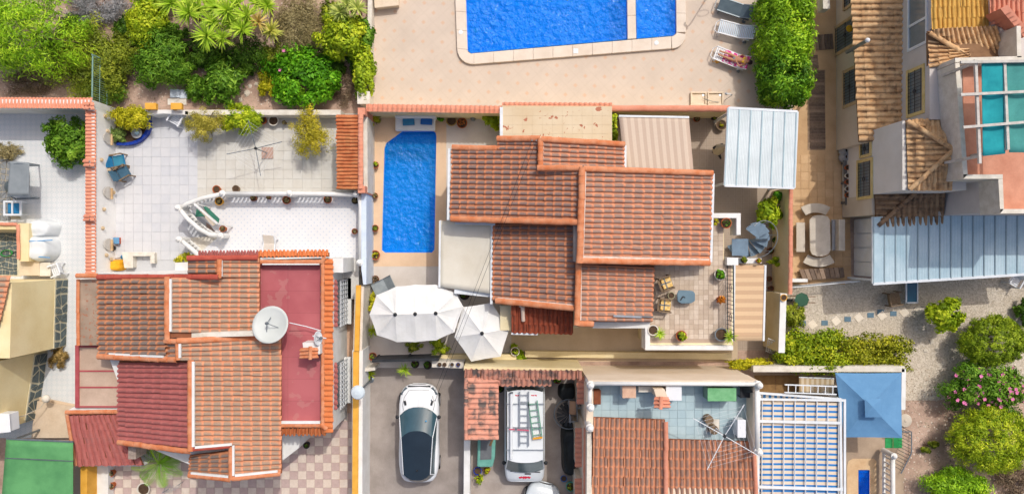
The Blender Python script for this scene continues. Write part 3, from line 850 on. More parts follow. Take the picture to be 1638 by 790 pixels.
# cream outbuilding with worn flat roof
def peel_mat():
    t = NT('worn_roof_coat'); n = t.noise(2.6, 3); f = t.math('GREATER_THAN', n, .645)
    b = t.ramp(t.noise(.7, 4), [(.3, srgb('#ddcdb2')), (.7, srgb('#d0ba98'))])
    c = t.mix(f, b, srgb('#b5765c')); sp = t.math('GREATER_THAN', t.noise(9, 2), .7); c = t.mix(t.math('MULTIPLY', sp, .5), c, srgb('#b98a66'))
    return t.done(c, .85)
ob = thing('outbuilding', 'low outbuilding with a worn cream flat roof showing red patches', 'shed', W(890, 215))
MB().pprism([(804,171),(979,171),(979,226),(940,250),(804,226)], 0, 2.55).build('wall', RENDER_CREAM, ob)
rf = MB().pprism([(803,169),(979,170),(977,243),(803,226)], 2.55, 2.62).build('roof', M('roof_joint', '#d8c3a0', '#ccb490', s=2), ob)
PM = peel_mat()
floor_tiles(rf, 'roof_slab', [(804,171),(979,171),(979,243),(804,243)], 11, 5, 2.632, [PM], .005, poly_in([(803,169),(979,170),(977,243),(803,226)]))
mb = MB(); mb.beam(P3((802,172,2.6)), P3((802,226,2.6)), .14, .12); mb.build('gutter', MATS['white_metal'], ob)
# white sheet-metal carport
cp = thing('carport', 'white corrugated metal carport roof at the corner of the courtyard', 'carport', W(1212, 240))
def panel_roof(parent, c, n, mat, mat_rib, name='panel', sub=7, ribh=.035):
    A, B, C, D = (P3(q) for q in c)   # A->B across (panels), A->D down the fall
    for i in range(n):
        a = A.lerp(B, i/n); b = A.lerp(B, (i+1)/n); d_ = D.lerp(C, i/n); c_ = D.lerp(C, (i+1)/n)
        mb = MB(); k = sub*2
        mb.grid(lambda u, v: (lambda p: p + Vector((0, 0, .006*(1 if int(round(u*k)) % 2 else -1))))(a.lerp(b, .02+u*.96).lerp(d_.lerp(c_, .02+u*.96), v)), k, 1)
        mb.build(name, mat, parent, solid=.006)
    for i in range(n+1):
        a = A.lerp(B, i/n); d_ = D.lerp(C, i/n)
        MB().beam(a + Vector((0,0,.02)), d_ + Vector((0,0,.02)), .05, ribh).build('seam', mat_rib, parent)
WM = M('white_sheet_metal', '#dfe8ea', '#cfd9db', s=1.0, fine=.05, rough=.4, bump=0, spec=.4)
panel_roof(cp, [(1165,174,2.75),(1274,180,2.75),(1270,300,2.5),(1159,296,2.5)], 6, WM, M('seam_blue', '#b9cfd6', '#a9c0c8', rough=.4))
fr = MB()
for a, b in (((1165,173,2.72),(1275,179,2.72)),((1159,297,2.47),(1270,301,2.47)),((1165,173,2.72),(1159,297,2.47)),((1275,179,2.72),(1270,301,2.47))): fr.beam(P3(a), P3(b), .11, .1)
fr.build('frame', MATS['white_metal'], cp)
for x, y in ((1168,180),(1266,186),(1163,292),(1262,296)):
    p = W(x, y, 2.5); MB().box((p.x-.05, p.y-.05, 0), (p.x+.05, p.y+.05, 2.5)).build('post', MATS['white_metal'], cp)

# ------------------------------------------------------------------ walls round the villa plot
def wall_run(label, pts, h, th, mat, cap=None, capn=0, capw=.3, name='garden_wall', z0=0.0, cap_mat=None, capmode='ridge', bevel=0.0):
    """straight wall; pts = photo px of the top centre line at height h; optional row of tiles on top"""
    a, b = (W(*p, z0+h) for p in pts)
    t = thing(name, label, 'wall', (a.x/2+b.x/2, a.y/2+b.y/2, z0))
    d = Vector((b.x-a.x, b.y-a.y, 0)); c = ((a.x+b.x)/2, (a.y+b.y)/2)
    w = MB().obox(c, d, d.length, th, z0, z0+h).build('wall_body', mat, t, bevel=bevel)
    if capn:
        pc = Pieces(t, 'coping_tile')
        if capmode == 'ridge':
            caps(pc, (*pts[0], z0+h), (*pts[1], z0+h), capn, capw, cap_mat)
        else:   # tiles laid across the wall, barrels side by side
            u = d.normalized(); n = Vector((-u.y, u.x, 0)); st = d.length/capn
            for i in range(capn):
                o_ = Vector((a.x, a.y, z0+h)) + u*st*i
                for sg in (1, -1):
                    if capmode == 'one' and sg == -1: continue
                    ln = capw if capmode == 'one' else capw/2
                    st_ = -n*capw/2 if capmode == 'one' else Vector((0,0,.05))
                    m = frame(o_ + st_ + Vector((0,0,.05 if capmode == 'one' else 0)), n*sg - Vector((0,0,.25)), u, ln, st, .06)
                    pc.put(TILE, cap_mat if not isinstance(cap_mat, list) else random.choice(cap_mat), m)
        pc.flush()
    return t
wall_run('cream wall with clay coping between the community deck and the villa pool', [(586,173),(803,176)], 1.9, .22, MATS['cream_wall'], capn=28, capw=.34, cap_mat=T_CORAL, capmode='two')
wall_run('cream wall with clay coping behind the beige striped awning', [(979,174),(1166,174)], 1.9, .22, MATS['cream_wall'], capn=14, capw=.3, cap_mat=T_CORAL, capmode='ridge')
wall_run('clay coped parapet strip along the worn cream flat roof', [(803,168),(979,169)], 2.3, .12, MATS['cream_wall'], capn=22, capw=.2, cap_mat=T_CORAL, capmode='two')
wall_run('cream villa wall with thin clay coping facing the lane patio', [(1265,300),(1264,470)], 2.05, .18, MATS['cream_wall'], capn=20, capw=.2, cap_mat=T_CORAL, capmode='ridge')
_w = wall_run('white topped cream wall end beside the hedge and gravel garden', [(1253,470),(1250,563)], 2.1, .26, MATS['cream_wall'])
MB().beam(P3((1253,469,2.13)), P3((1250,564,2.13)), .3, .06).build('coping_slab', MATS['white_paint'], _w, bevel=.01)
wall_run('low ledge of the corridor step beneath the villa terrace', [(840,566),(1170,570)], .35, .3, MATS['cream_wall'])
# ------------------------------------------------------------------ left house (red flat roof, big dish)
WHITE_W = MATS['white_paint']
lh = thing('villa', 'villa with orange and red tiled roofs around a red flat roof carrying a large dish', 'house', W(350, 590))
MB().pprism([(280,420),(530,412),(530,690),(440,690),(440,745),(310,745),(200,700),(200,640),(170,560),(168,448),(280,448)], 0, 3.05).build('wall', WHITE_W, lh)
MB().pprism([(125,445),(165,445),(165,555),(195,555),(195,652),(125,652)], 0, 2.3).build('annex_wall', WHITE_W, lh)
ROOFBASE = M('lichen_underlay', '#9a5f42', '#7d4e38', s=3)
lroof = roof_deck('roof', ROOFBASE, lh,
    [(270,444,4.5),(270,572,4.5),(157,570,3.3),(157,444,3.3)],
    [(300,412,4.35),(350,412,4.1),(350,440,4.1),(300,440,4.35)],
    [(351,412,4.1),(415,412,3.6),(415,445,3.6),(351,445,4.1)],
    [(272,444,4.55),(415,442,3.6),(415,540,3.6),(272,540,4.55)],
    [(289,545,4.6),(449,540,3.55),(450,757,3.55),(372,764,4.1),(372,716,4.1),(308,718,4.5),(308,575,4.5),(289,575,4.6)],
    [(305,577,4.3),(305,720,4.3),(190,704,3.2),(190,577,3.2)],
    [(370,720,4.0),(370,766,4.0),(303,757,3.5),(303,728,3.5)])
pc = Pieces(lroof, 'roof_tile')
tile_patch(pc, (266,446,4.5), (157,446,3.3), (158,568,3.3), (266,568,4.5), 8, 15, T_LEFTD, .085)
tile_patch(pc, (284,546,4.45), (266,546,4.4), (266,572,4.4), (284,572,4.45), 1, 3, T_LEFTD, .085)
tile_patch(pc, (302,413,4.35), (348,413,4.12), (348,437,4.12), (302,437,4.35), 3, 3, T_LEFTD, .085)
tile_patch(pc, (354,413,4.1), (415,413,3.6), (415,444,3.6), (354,444,4.1), 4, 4, T_LEFT, .085)
tile_patch(pc, (274,444,4.55), (415,444,3.6), (415,532,3.6), (274,532,4.55), 9, 11, T_LEFT, .085)
tile_patch(pc, (290,547,4.6), (449,540,3.55), (450,577,3.55), (290,577,4.6), 10, 4, T_LEFT, .085)
tile_patch(pc, (310,577,4.5), (450,577,3.55), (450,712,3.55), (310,712,4.5), 9, 17, T_LEFT, .085)
tile_patch(pc, (374,712,4.1), (450,712,3.55), (450,756,3.55), (374,762,4.1), 5, 6, T_LEFT, .085)
tile_patch(pc, (303,580,4.3), (190,580,3.2), (190,704,3.2), (303,716,4.3), 8, 16, T_RED, .085)
tile_patch(pc, (368,722,4.0), (303,728,3.5), (303,756,3.5), (368,764,4.0), 4, 5, T_LEFTD, .085)
pc.flush()
pr = Pieces(lroof, 'ridge_tile')
CAPR = tile_mat('clay_ridge_red', '#b85a4a', '#8a4438', .3, '#a84c40', crown=.3)
caps(pr, (123,441,3.35), (157,441,3.35), 3, .22, T_CAP); caps(pr, (157,443,3.4), (350,443,4.6), 14, .24, CAPR)
caps(pr, (267.5,443,4.65), (267.5,543,4.65), 8, .24, T_CAP); caps(pr, (351,415,4.3), (351,444,4.3), 3, .22, T_CAP)
caps(pr, (300,413,4.5), (412,412,3.8), 8, .24, CAPR)
caps(pr, (264,545,4.6), (284,546,4.65), 2, .24, T_CAP); caps(pr, (284.5,546,4.62), (284.5,575,4.62), 2, .24, T_CAP)
caps(pr, (284,545,4.72), (412,540,3.72), 9, .26, T_CAP); caps(pr, (158,570,3.42), (283,575,4.55), 9, .26, T_CAP)
caps(pr, (305,576,4.55), (305,720,4.55), 11, .26, T_CAP); caps(pr, (190,707,3.3), (306,722,4.45), 9, .24, T_CAP)
caps(pr, (308,718,4.55), (368,713,4.2), 5, .2, CAPR); caps(pr, (369.5,714,4.18), (369.5,766,4.18), 4, .22, T_CAP)
caps(pr, (303,760,3.6), (369,766,4.15), 5, .22, T_CAP); caps(pr, (372,765,4.18), (448,757,3.68), 6, .22, T_CAP)
pr.flush()
mb = MB()
for a, b, w in (((273,446,4.66),(273,530,4.66),.1),((354,416,4.24),(354,442,4.24),.11),((288,548,4.7),(288,572,4.7),.1),((309.5,578,4.62),(309.5,714,4.62),.11),
                ((312,715,4.62),(371,710,4.25),.1),((373.5,712,4.24),(373.5,760,4.24),.09),((306,756,3.68),(366,762,4.18),.09),((376,760,4.2),(444,753,3.78),.1),((175,566,3.6),(262,570,4.48),.1),((420,422.5,3.5),(511,422.5,3.5),.06),((443,675,3.5),(512,675,3.5),.12)):
    MB().beam(P3(a), P3(b), w, .08).build('mortar_bed', MATS['white_paint'], lroof)
MB().pprism([(273,533),(410,529),(410,537),(273,541)], 4.0, 4.3).build('flashing', MATS['stone_white'], lh)
MB().pprism([(70,0)] if False else [(157,438),(302,438),(302,432),(157,436)], 3.0, 3.3).build('parapet_top', MATS['white_paint'], lh)
# red flat roof with worn paint and parapet tiles
def worn_red():
    t = NT('red_roof_paint'); n = t.noise(.5, 5); n2 = t.noise(2.2, 4)
    c = t.ramp(n, [(.35, srgb('#aa585e')), (.6, srgb('#b9686c'))])
    f = t.math('MULTIPLY', t.math('GREATER_THAN', t.math('ADD', t.math('MULTIPLY', n2, .55), t.math('MULTIPLY', t.noise(.9, 3), .55)), .615), .2)
    c = t.mix(f, c, srgb('#c09c90')); g = t.n('TexBrick', Scale=1.0, offset=0.0); g.inputs['Brick Width'].default_value = 3.4; g.inputs['Row Height'].default_value = 1.0; g.inputs['Mortar Size'].default_value = .012; g.inputs['Color1'].default_value = (1,1,1,1); g.inputs['Color2'].default_value = (.95,.95,.95,1); g.inputs['Mortar'].default_value = (.8,.8,.8,1); t.l(t.pos(), g.inputs[0]); c = t.mix(1.0, c, g.outputs[0], 'MULTIPLY'); return t.done(c, .75)
fr_ = MB().pprism([(415,420),(516,420),(516,682),(449,682),(449,543),(415,543)], 2.9, 3.1).build('flat_roof', worn_red(), lh)
pc = Pieces(fr_, 'coping_tile')
caps(pc, (413,419,3.45), (514,419,3.45), 12, .2, T_CAP); caps(pc, (516.5,419,3.45), (516.5,683,3.45), 28, .18, T_CAP); caps(pc, (437,680,3.45), (516,680,3.45), 9, .2, T_CAP)
caps(pc, (514,420,3.5), (520,412,3.5), 1, .2, T_CAP); caps(pc, (514,678,3.5), (522,686,3.5), 1, .2, T_CAP)
pc.flush()
mb = MB(); mb.pprism([(415,416),(518,416),(518,422),(415,422)], 3.0, 3.4); mb.pprism([(513,423),(520,423),(520,678),(513,678)], 3.0, 3.41); mb.pprism([(440,675),(512,675),(512,684),(440,684)], 3.0, 3.4)
mb.build('flat_roof_parapet', MATS['stone_white'], lh)
ve = roof_deck('verge_roof', ROOFBASE, lh, [(317,413,3.5),(526,411,3.5),(526,404,3.25),(317,405,3.25)], [(519,414,3.45),(519,692,3.45),(531,692,3.2),(531,414,3.2)],
    [(440,682,3.45),(519,682,3.45),(521,694,3.2),(441,692,3.2)])
pc = Pieces(ve, 'verge_tile')
TV = tile_mat('clay_new_orange', '#d98452', '#b8683e', .25, '#cc7444', crown=.4)
tile_patch(pc, (318,413,3.5), (317,404,3.22), (413,403,3.22), (413,412,3.5), 1, 20, T_RED, .08)
tile_patch(pc, (413,412,3.5), (413,403,3.22), (526,402,3.22), (526,411,3.5), 1, 18, TV, .08)
tile_patch(pc, (519,414,3.45), (532,414,3.2), (532,692,3.2), (519,692,3.45), 1, 33, TV, .08)
tile_patch(pc, (442,683,3.45), (440,693,3.2), (521,694,3.2), (519,683,3.45), 1, 12, TV, .08)
tile_patch(pc, (531,447,2.6), (539,447,2.4), (539,523,2.4), (531,523,2.6), 1, 9, T_RED, .07)
tile_patch(pc, (531,579,2.6), (539,579,2.4), (539,655,2.4), (531,655,2.6), 1, 9, T_RED, .07)
pc.flush()
# side windows behind white grilles on the east wall
GR = MATS['white_metal']
for y0, y1 in ((449, 522), (581, 654)):
    a = W(536, y0, 2.3); b = W(536, y1, 2.3); xx = W(531, y0, 3.05).x
    t_ = MB().box((xx+.002, b.y, .9), (xx+.03, a.y, 2.2)).build('window', M('window_dark', '#5d666e', '#4c555c', rough=.15, bump=0), lh)
    for k in range(11):
        y = a.y + (b.y-a.y)*k/10; MB().box((xx+.18, y-.02, .85), (xx+.21, y+.02, 2.3)).build('grille_bar', GR, t_)
    for z in (.9, 1.25, 1.6, 1.95, 2.25): MB().box((xx+.17, b.y, z), (xx+.2, a.y, z+.03)).build('grille_rail', GR, t_)
    MB().box((xx, b.y-.05, .6), (xx+.35, a.y+.05, .8)).build('window_sill', MATS['white_paint'], t_)
MB().pprism([(530,413),(549,413),(549,436),(530,436)], 0, 3.0).build('stair_wall', MATS['white_paint'], lh)
MB().pprism([(452,690),(468,690),(480,700),(478,716),(452,736)], 0, 1.9).build('porch_wall', MATS['white_paint'], lh)
# annex: grey worn roof at the west side
def worn_grey():
    t = NT('worn_annex_roof'); n2 = t.noise(6, 4, rough=.7); c = t.ramp(t.noise(1.3, 4), [(.3, srgb('#b09a86')), (.7, srgb('#8f7d6c'))])
    c = t.mix(t.math('GREATER_THAN', n2, .58), c, srgb('#a5735a')); return t.done(c, .9)
rA = MB().pprism([(127,447),(158,447),(158,552),(127,552)], 2.3, 3.0).build('annex_roof', worn_grey(), lh)
pc = Pieces(rA, 'verge_tile'); caps(pc, (125,447,3.05), (125,552,3.05), 10, .16, T_CAP); pc.flush()
rB = MB().pprism([(123,553),(191,553),(191,652),(123,652)], 2.2, 2.6).build('annex_slab', M('annex_screed', '#c9b09c', '#b59c88', s=1), lh)
RP = M('red_paint', '#b0565a', '#a04a4e', s=3)
for y in (553, 592, 618, 649): MB().pprism([(124,y),(191,y),(191,y+2.5),(124,y+2.5)], 2.58, 2.625).build('red_seam', RP, rB)
MB().pprism([(120,552),(126,552),(126,652),(120,652)], 2.2, 2.66).build('red_kerb', RP, rB)
MB().pprism([(117,651),(192,650),(192,658),(105,658)], 1.9, 2.5).build('annex_parapet', MATS['white_paint'], lh)
ca = roof_deck('canopy_roof', ROOFBASE, lh, [(107,662,2.5),(191,660,2.5),(228,744,1.9),(120,744,1.9)])
pc = Pieces(ca, 'roof_tile'); T_REDO = tile_mat('clay_red_canopy', '#b86e66', '#94706a', .45, '#aa605a', crown=.1)
tile_patch(pc, (109,664,2.5), (122,744,1.9), (228,744,1.9), (191,664,2.5), 7, 10, T_REDO, .08)
caps(pc, (106,659,2.58), (192,658,2.58), 8, .2, T_CAP); caps(pc, (107,663,2.55), (121,743,1.95), 8, .16, T_CAP)
pc.flush()
MB().pprism([(123,745),(130,745),(228,745),(215,735),(123,735)], 0, 1.7).build('canopy_wall', MATS['white_paint'], lh)
MB().pprism([(205,713),(217,713),(217,734),(205,734)], 1.8, 2.75).build('chimney', M('chimney_stone', '#b09f92', '#8f7f74', s=8, fine=.3), lh)
# chimney with tiled cap, dishes
ch = thing('chimney', 'small white chimney with a little tiled cap on the red flat roof', 'chimney', W(492, 566, 3.1))
MB().pprism([(484,548),(502,548),(512,552),(512,566),(486,568)], 3.1, 3.9).build('stack', MATS['white_paint'], ch)
pc = Pieces(ch, 'cap_tile')
tile_patch(pc, (496,555,4.15), (481,556,3.95), (481,573,3.95), (496,573,4.15), 1, 3, T_CAP, .08); tile_patch(pc, (497,555,4.15), (508,555,3.95), (508,572,3.95), (497,573,4.15), 1, 3, T_CAP, .08)
caps(pc, (496.5,554,4.2), (496.5,574,4.2), 2, .16, T_CAP); pc.flush()
def dish(label, px, py, z, r, nrm, pole_base, mat):
    c = W(px, py, z); t = thing('satellite_dish', label, 'dish', (c.x, c.y, pole_base))
    n = Vector(nrm).normalized(); q = n.to_track_quat('Z', 'Y').to_matrix()
    mb = MB(); K = 36; rings = 7
    for i in range(rings+1):
        rr = r*i/rings
        for k in range(K):
            a = 2*math.pi*k/K; mb.v.append(tuple(c + q @ Vector((rr*math.cos(a), rr*1.0*math.sin(a), .22*r*(i/rings)**2))))
    for i in range(rings):
        for k in range(K): mb.f.append((i*K+k, (i+1)*K+k, (i+1)*K+(k+1) % K, i*K+(k+1) % K))
    mb.build('reflector', mat, t, smooth=True, solid=.02)
    fp = c + n*r*.62
    for a in (.6, 2.4, 4.5):
        MB().tube([c + q @ Vector((r*.42*math.cos(a), r*.42*math.sin(a), .05*r)), fp], .012 + .006*r, 6).build('feed_arm', MATS['grey_metal'], t)
    MB().lathe((fp.x, fp.y, fp.z-.06), [(.03, -.05), (.07, 0), (.07, .1), (.03, .14)], 10).build('feed_horn', MATS['grey_metal'], t)
    MB().tube([(c.x, c.y-.0, pole_base), (c.x, c.y, c.z-.02)], .045, 8).build('mast', MATS['grey_metal'], t)
    return t
dish('large white satellite dish on the red flat roof', 435, 520, 4.3, .82, (-.12, .28, 1), 3.1, M('dish_white', '#cfd3d0', '#c2c7c3', s=1, fine=.03, rough=.5, bump=0))
dish('small edge-on satellite dish beside the tiled chimney', 507, 541, 3.9, .32, (.95, .1, .3), 3.45, MATS['white_metal'])
t = thing('antenna_mast', 'thin white mast lying across from the large dish to the red roof parapet', 'mast', W(490, 530, 3.3))
MB().tube([P3((463,516,3.9)), P3((490,522,3.5)), P3((514,529,3.5))], .022, 6).build('rod', MATS['white_metal'], t)
MB().tube([P3((500,537,3.6)), P3((522,541,3.5))], .03, 6).build('cross_arm', MATS['white_metal'], t)

# ------------------------------------------------------------------ west walls and patios
wall_run('white wall with coral tiled coping across the top of the west side yard', [(-60,164),(147,165)], 2.0, .3, MATS['white_paint'], capn=36, capw=.5, cap_mat=T_CORAL, capmode='one')
ww = wall_run('long white wall with coral coping and niches between side yard and grey patio', [(146,176),(146,438)], 1.8, .3, M('roughcast_white', '#f4f3f0', '#eae8e4', s=1.2, fine=.08, bump=.5, bs=14), capn=46, capw=.42, cap_mat=T_CORAL, capmode='one')
for y in (170, 261, 348):
    c = W(144, y, 2.1); t = thing('wall_pillar', {170: 'coral capped pillar where the two coped walls meet', 261: 'coral capped pillar beside the round bush', 348: 'coral capped pillar opposite the covered furniture'}[y], 'pillar', (c.x, c.y, 0))
    MB().box((c.x-.24, c.y-.16, 0), (c.x+.02, c.y+.16, 2.0)).build('shaft', MATS['white_paint'], t)
    pc = Pieces(t, 'cap_tile'); tile_patch(pc, (144,y-6,2.1), (135,y-6,2.0), (135,y+6,2.0), (144,y+6,2.1), 1, 2, T_CORAL, .06); tile_patch(pc, (144,y-6,2.1), (150,y-6,2.0), (150,y+6,2.0), (144,y+6,2.1), 1, 2, T_CORAL, .06); pc.flush()
xw = W(152, 300, 1.8).x
NI = M('niche_stone', '#d2b48c', '#bf9e74', s=4)
for i, (py, hh, ww_) in enumerate(((221, .55, .3), (308, .55, .3), (391, .52, .3))):
    yy = W(162, py, .9).y; pts = []
    for k in range(13):
        a = math.pi*k/12; pts.append((xw + .02, yy + ww_*math.cos(a), .62 + hh*math.sin(a)))
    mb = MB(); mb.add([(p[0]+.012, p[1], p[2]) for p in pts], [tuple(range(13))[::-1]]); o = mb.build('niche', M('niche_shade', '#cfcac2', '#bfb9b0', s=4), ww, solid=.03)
    MB().box((xw+.0, yy-ww_, .5), (xw+.12, yy+ww_*.8, .6)).build('niche_shelf', NI, ww)
SM = M('fieldstone', '#c9b596', '#b39c7c', s=5)
for py, z in ((186, 1.0), (210, .8), (256, 1.3), (272, .7), (308, .3), (335, 1.1), (365, 1.2), (408, .9), (415, .5)):
    y = W(160, py, z).y; MB().lathe((xw+.02, y, z), [(.05, -.07), (.11, 0), (.05, .08)], 6).build('inset_stone', SM, ww)
# tiled floors
lt = [M('patio_tile_a', '#cfd0d2', '#cacbce', s=3, fine=.05, rough=.5), M('patio_tile_b', '#cccdd0', '#c6c8cc', s=3, fine=.05, rough=.5), M('patio_tile_c', '#d1d1d3', '#cccdcf', s=3, fine=.05, rough=.5)]
floor_tiles(bpy.data.objects['left_patio'], 'paving_tile', [(184,176),(316,176),(316,416),(184,416)], 9, 16, .03, lt, .008, poly_in([(186,182),(314,182),(314,330),(300,345),(300,420),(186,420)]))
mt = [M('patio_tile_d', '#d1cfc8', '#cbc8bf', s=3, fine=.06, rough=.6), M('patio_tile_e', '#cecbc3', '#c8c4ba', s=3, fine=.06, rough=.6)]
floor_tiles(bpy.data.objects['middle_patio'], 'paving_tile', [(315,182),(545,182),(545,316),(315,316)], 15, 9, .028, mt, .008)
ck = [M('checker_cream', '#dfcfc0', '#d6c4b3', s=5), M('checker_mauve', '#c6aea6', '#bca39b', s=5)]
floor_tiles(bpy.data.objects['front_court'], 'paving_tile', [(170,660),(570,660),(570,806),(170,806)], 30, 11, .02, ck, .014, poly_in([(300,742),(455,742),(455,660),(568,660),(568,806),(176,806),(176,745)]), pick=lambda i, j: ck[(i+j) % 2])
# raised terrace with balustrades
TEZ = .8
tb = thing('raised_terrace', 'raised white tiled terrace with blue dots behind the balustrade', 'terrace', W(450, 360))
MB().pprism([(352,314),(574,313),(574,478),(545,478),(545,420),(322,420),(318,404),(350,378),(340,360),(318,345),(300,332),(318,322)], 0, TEZ).build('slab', M('terrace_render', '#dcdad6', '#cfccc6', s=2), tb)
sheet('floor', [(352,314),(574,313),(574,414),(322,414),(322,404),(350,378),(336,360),(314,343),(302,332),(320,322)], [], TEZ+.004, G_BLUEW, parent=tb)
for i in range(4):
    f = i/4
    MB().pprism([(300+f*48, 380-f*2), (350, 378), (322, 402), (305+f*12, 402)][:4], 0, .16+.16*i).build('stair_step', MATS['stone_white'], tb)
STP = M('stair_stone', '#d9c6b8', '#c9b4a4', s=3)
for i in range(6):
    MB().pprism([(556,418+i*7),(577,418+i*7),(577,425+i*7),(556,425+i*7)], 0, TEZ-.02-.13*i).build('stair_step', STP, tb)
_bal = None
def baluster_mesh(h):
    mb = MB().lathe((0,0,0), [(.055,0),(.055,.06),(.03,.1),(.062,h*.38),(.03,h*.72),(.045,h*.86),(.055,h*.9),(.055,h)], 8)
    me = bpy.data.meshes.new('baluster'); me.from_pydata(mb.v, [], mb.f); me.update(); me.shade_smooth(); me.materials.append(MATS['white_paint']); return me
def balustrade(label, pts, z0, h=.85, space=.2, posts=(0, -1), rail=.11):
    P_ = [W(x, y, z0+h) for x, y in pts]
    t = thing('balustrade', label, 'balustrade', (P_[0].x, P_[0].y, z0)); off = root_loc(t)
    me = baluster_mesh(h-.12)
    MB().tube(P_, rail, 8).build('hand_rail', MATS['white_paint'], t, smooth=True)
    MB().tube([(p.x, p.y, z0+.05) for p in P_], .08, 6).build('plinth', MATS['white_paint'], t)
    L = 0; nxt = space
    for a, b in zip(P_, P_[1:]):
        d = (b-a).length
        while nxt < L + d:
            q = a.lerp(b, (nxt-L)/d); o = bpy.data.objects.new('baluster', me); col.objects.link(o); o.parent = t
            o.location = Vector((q.x, q.y, z0+.06)) - off; nxt += space
        L += d
    for i in posts:
        q = P_[i]; MB().lathe((q.x, q.y, z0), [(.13,0),(.13,h+.06),(.16,h+.08),(.16,h+.14),(.06,h+.16),(.1,h+.24),(.03,h+.3)], 10).build('post', MATS['white_paint'], t)
    return t
balustrade('straight white balustrade along the top of the raised terrace', [(357,310),(464,310),(570,311)], TEZ, posts=(0, 1, -1))
balustrade('curved white balustrade running down to the corner post by the grey patio', [(357,310),(325,317),(300,326),(286,333)], TEZ-.2, posts=(-1,))
balustrade('curved white stair balustrade beside the green cushioned swing seat', [(286,333),(300,350),(318,366),(335,375),(354,377)], TEZ-.1, posts=(0, -1))
balustrade('short white stair balustrade above the small bush near the tiled roof', [(288,383),(300,393),(318,408)], TEZ-.3, posts=(0,))
balustrade('white balustrade along the side edge of the raised terrace', [(575,313),(577,330),(576,420)], TEZ, posts=(-1,))
MB().pprism([(578,309),(586,309),(586,455),(581,455),(578,430)], 0, 1.75).build('wall_panel', M('pale_blue_paint', '#d6e2ee', '#cad8e8', s=2), kind='thing', label='pale blue painted wall beside the raised terrace', cat='wall')
bpy.data.objects['wall_panel'].name = 'boundary_wall'
wall_run('cream boundary wall between tiled lean-to and villa pool', [(584,180),(585,308)], 1.75, .2, MATS['stone_white'])
wall_run('white boundary wall with ochre top along the driveway, upper stretch', [(575,458),(572,560)], 1.75, .42, MATS['stone_white'])
wall_run('white boundary wall with ochre top along the driveway, lower stretch', [(572,560),(571,820)], 1.75, .5, MATS['white_paint'])
for a, b in (((573,456),(570.5,560)), ((569,561),(567,820))):
    pass
for nm, a, b, w in (('upper', (574,456), (571,561), .22), ('lower', (570,562), (568,820), .26)):
    A_, B_ = W(*a, 1.8), W(*b, 1.8); MB().beam((A_.x, A_.y, 1.82), (B_.x, B_.y, 1.82), w, .14).build('wall_coping', MATS['ochre_trim'], kind='thing', cat='wall', label='ochre painted coping on the %s stretch of the driveway wall' % nm)
# lean-to roof strip with coping
ln = thing('lean_to', 'narrow lean-to with an orange tiled roof beside the yellow shrub', 'shed', W(558, 245))
MB().pprism([(548,186),(574,186),(574,303),(548,303)], 0, 1.9).build('wall', MATS['stone_white'], ln)
lr_ = roof_deck('roof', ROOFBASE, ln, [(573,184,2.2),(573,304,2.2),(540,303,1.95),(539,184,1.95)])
pc = Pieces(lr_, 'roof_tile'); T_LEAN = tile_mat('clay_leanto', '#d28a5c', '#9a7048', .35, '#b8643e', crown=.5)
tile_patch(pc, (573,184,2.2), (539,184,1.95), (540,303,1.95), (573,303,2.2), 3, 21, T_LEAN, .07)
caps(pc, (577,184,2.25), (577,302,2.25), 17, .25, T_CORAL)
pc.flush()
for y in (178, 303):
    c = W(578, y, 2.3); MB().box((c.x-.17, c.y-.16, 0), (c.x+.17, c.y+.16, 2.28)).build('pillar', T_CORAL, ln)
wall_run('low white garden wall behind the grey patio', [(296,180),(545,180)], .9, .25, MATS['stone_white'])
# yellow house at the far left
yh = thing('house', 'cream house wall with dark crazy stone plinth at the far left edge', 'house', W(70, 520))
YW = M('yellow_render', '#f2e2b4', '#e8d4a0', s=.8, fine=.1, bump=.4, bs=10)
MB().prism([W(108,446)[:2], W(105,553)[:2], (-34, W(105,553).y), (-34, W(108,446).y)], 0, 3.85).build('wall', YW, yh)
MB().prism([W(76,560)[:2], W(60,668)[:2], (-34, W(60,668).y), (-34, W(76,560).y)], 0, 3.7).build('rear_wall', YW, yh)
yr = roof_deck('roof', ROOFBASE, yh, [(14,441,4.0),(-4,520,4.0),(-120,520,4.7),(-120,441,4.7)])
pc = Pieces(yr, 'roof_tile'); tile_patch(pc, (-80,441,4.5), (17,441,4.0), (-2,520,4.0), (-80,520,4.5), 4, 9, T_LEFT, .08); pc.flush()
STN = M('slate_stone', '#647072', '#505c5e', s=5, fine=.25, rough=.6); GROUT = M('stone_grout', '#d6cfb6', '#c8c0a6', s=4)
def crazy(parent, fn, nu, nv, seed, mat=STN, name='stone', amt=.38, shrink=.8):
    """irregular flat stones: jittered grid cells as separate thin prisms; fn(u,v)->(point, normal)"""
    rng = random.Random(seed); G = [[((i+(rng.uniform(-amt, amt) if 0 < i < nu else 0))/nu, (j+(rng.uniform(-amt, amt) if 0 < j < nv else 0))/nv) for j in range(nv+1)] for i in range(nu+1)]
    for i in range(nu):
        for j in range(nv):
            q = [G[i][j], G[i+1][j], G[i+1][j+1], G[i][j+1]]
            cell = [q] if rng.random() > .45 else ([q[:3], [q[0], q[2], q[3]]] if rng.random() > .5 else [[q[0], q[1], q[3]], q[1:]])
            for c in cell:
                cu = sum(p[0] for p in c)/len(c); cv = sum(p[1] for p in c)/len(c)
                top = []; bot = []
                for u, v in c:
                    p, n = fn(cu+(u-cu)*shrink, cv+(v-cv)*shrink); top.append(p + n*.035); bot.append(p)
                k = len(c); mb = MB().add(bot + top, [tuple(range(k, 2*k))] + [(a, (a+1) % k, k+(a+1) % k, k+a) for a in range(k)])
                mb.build(name, mat, parent)
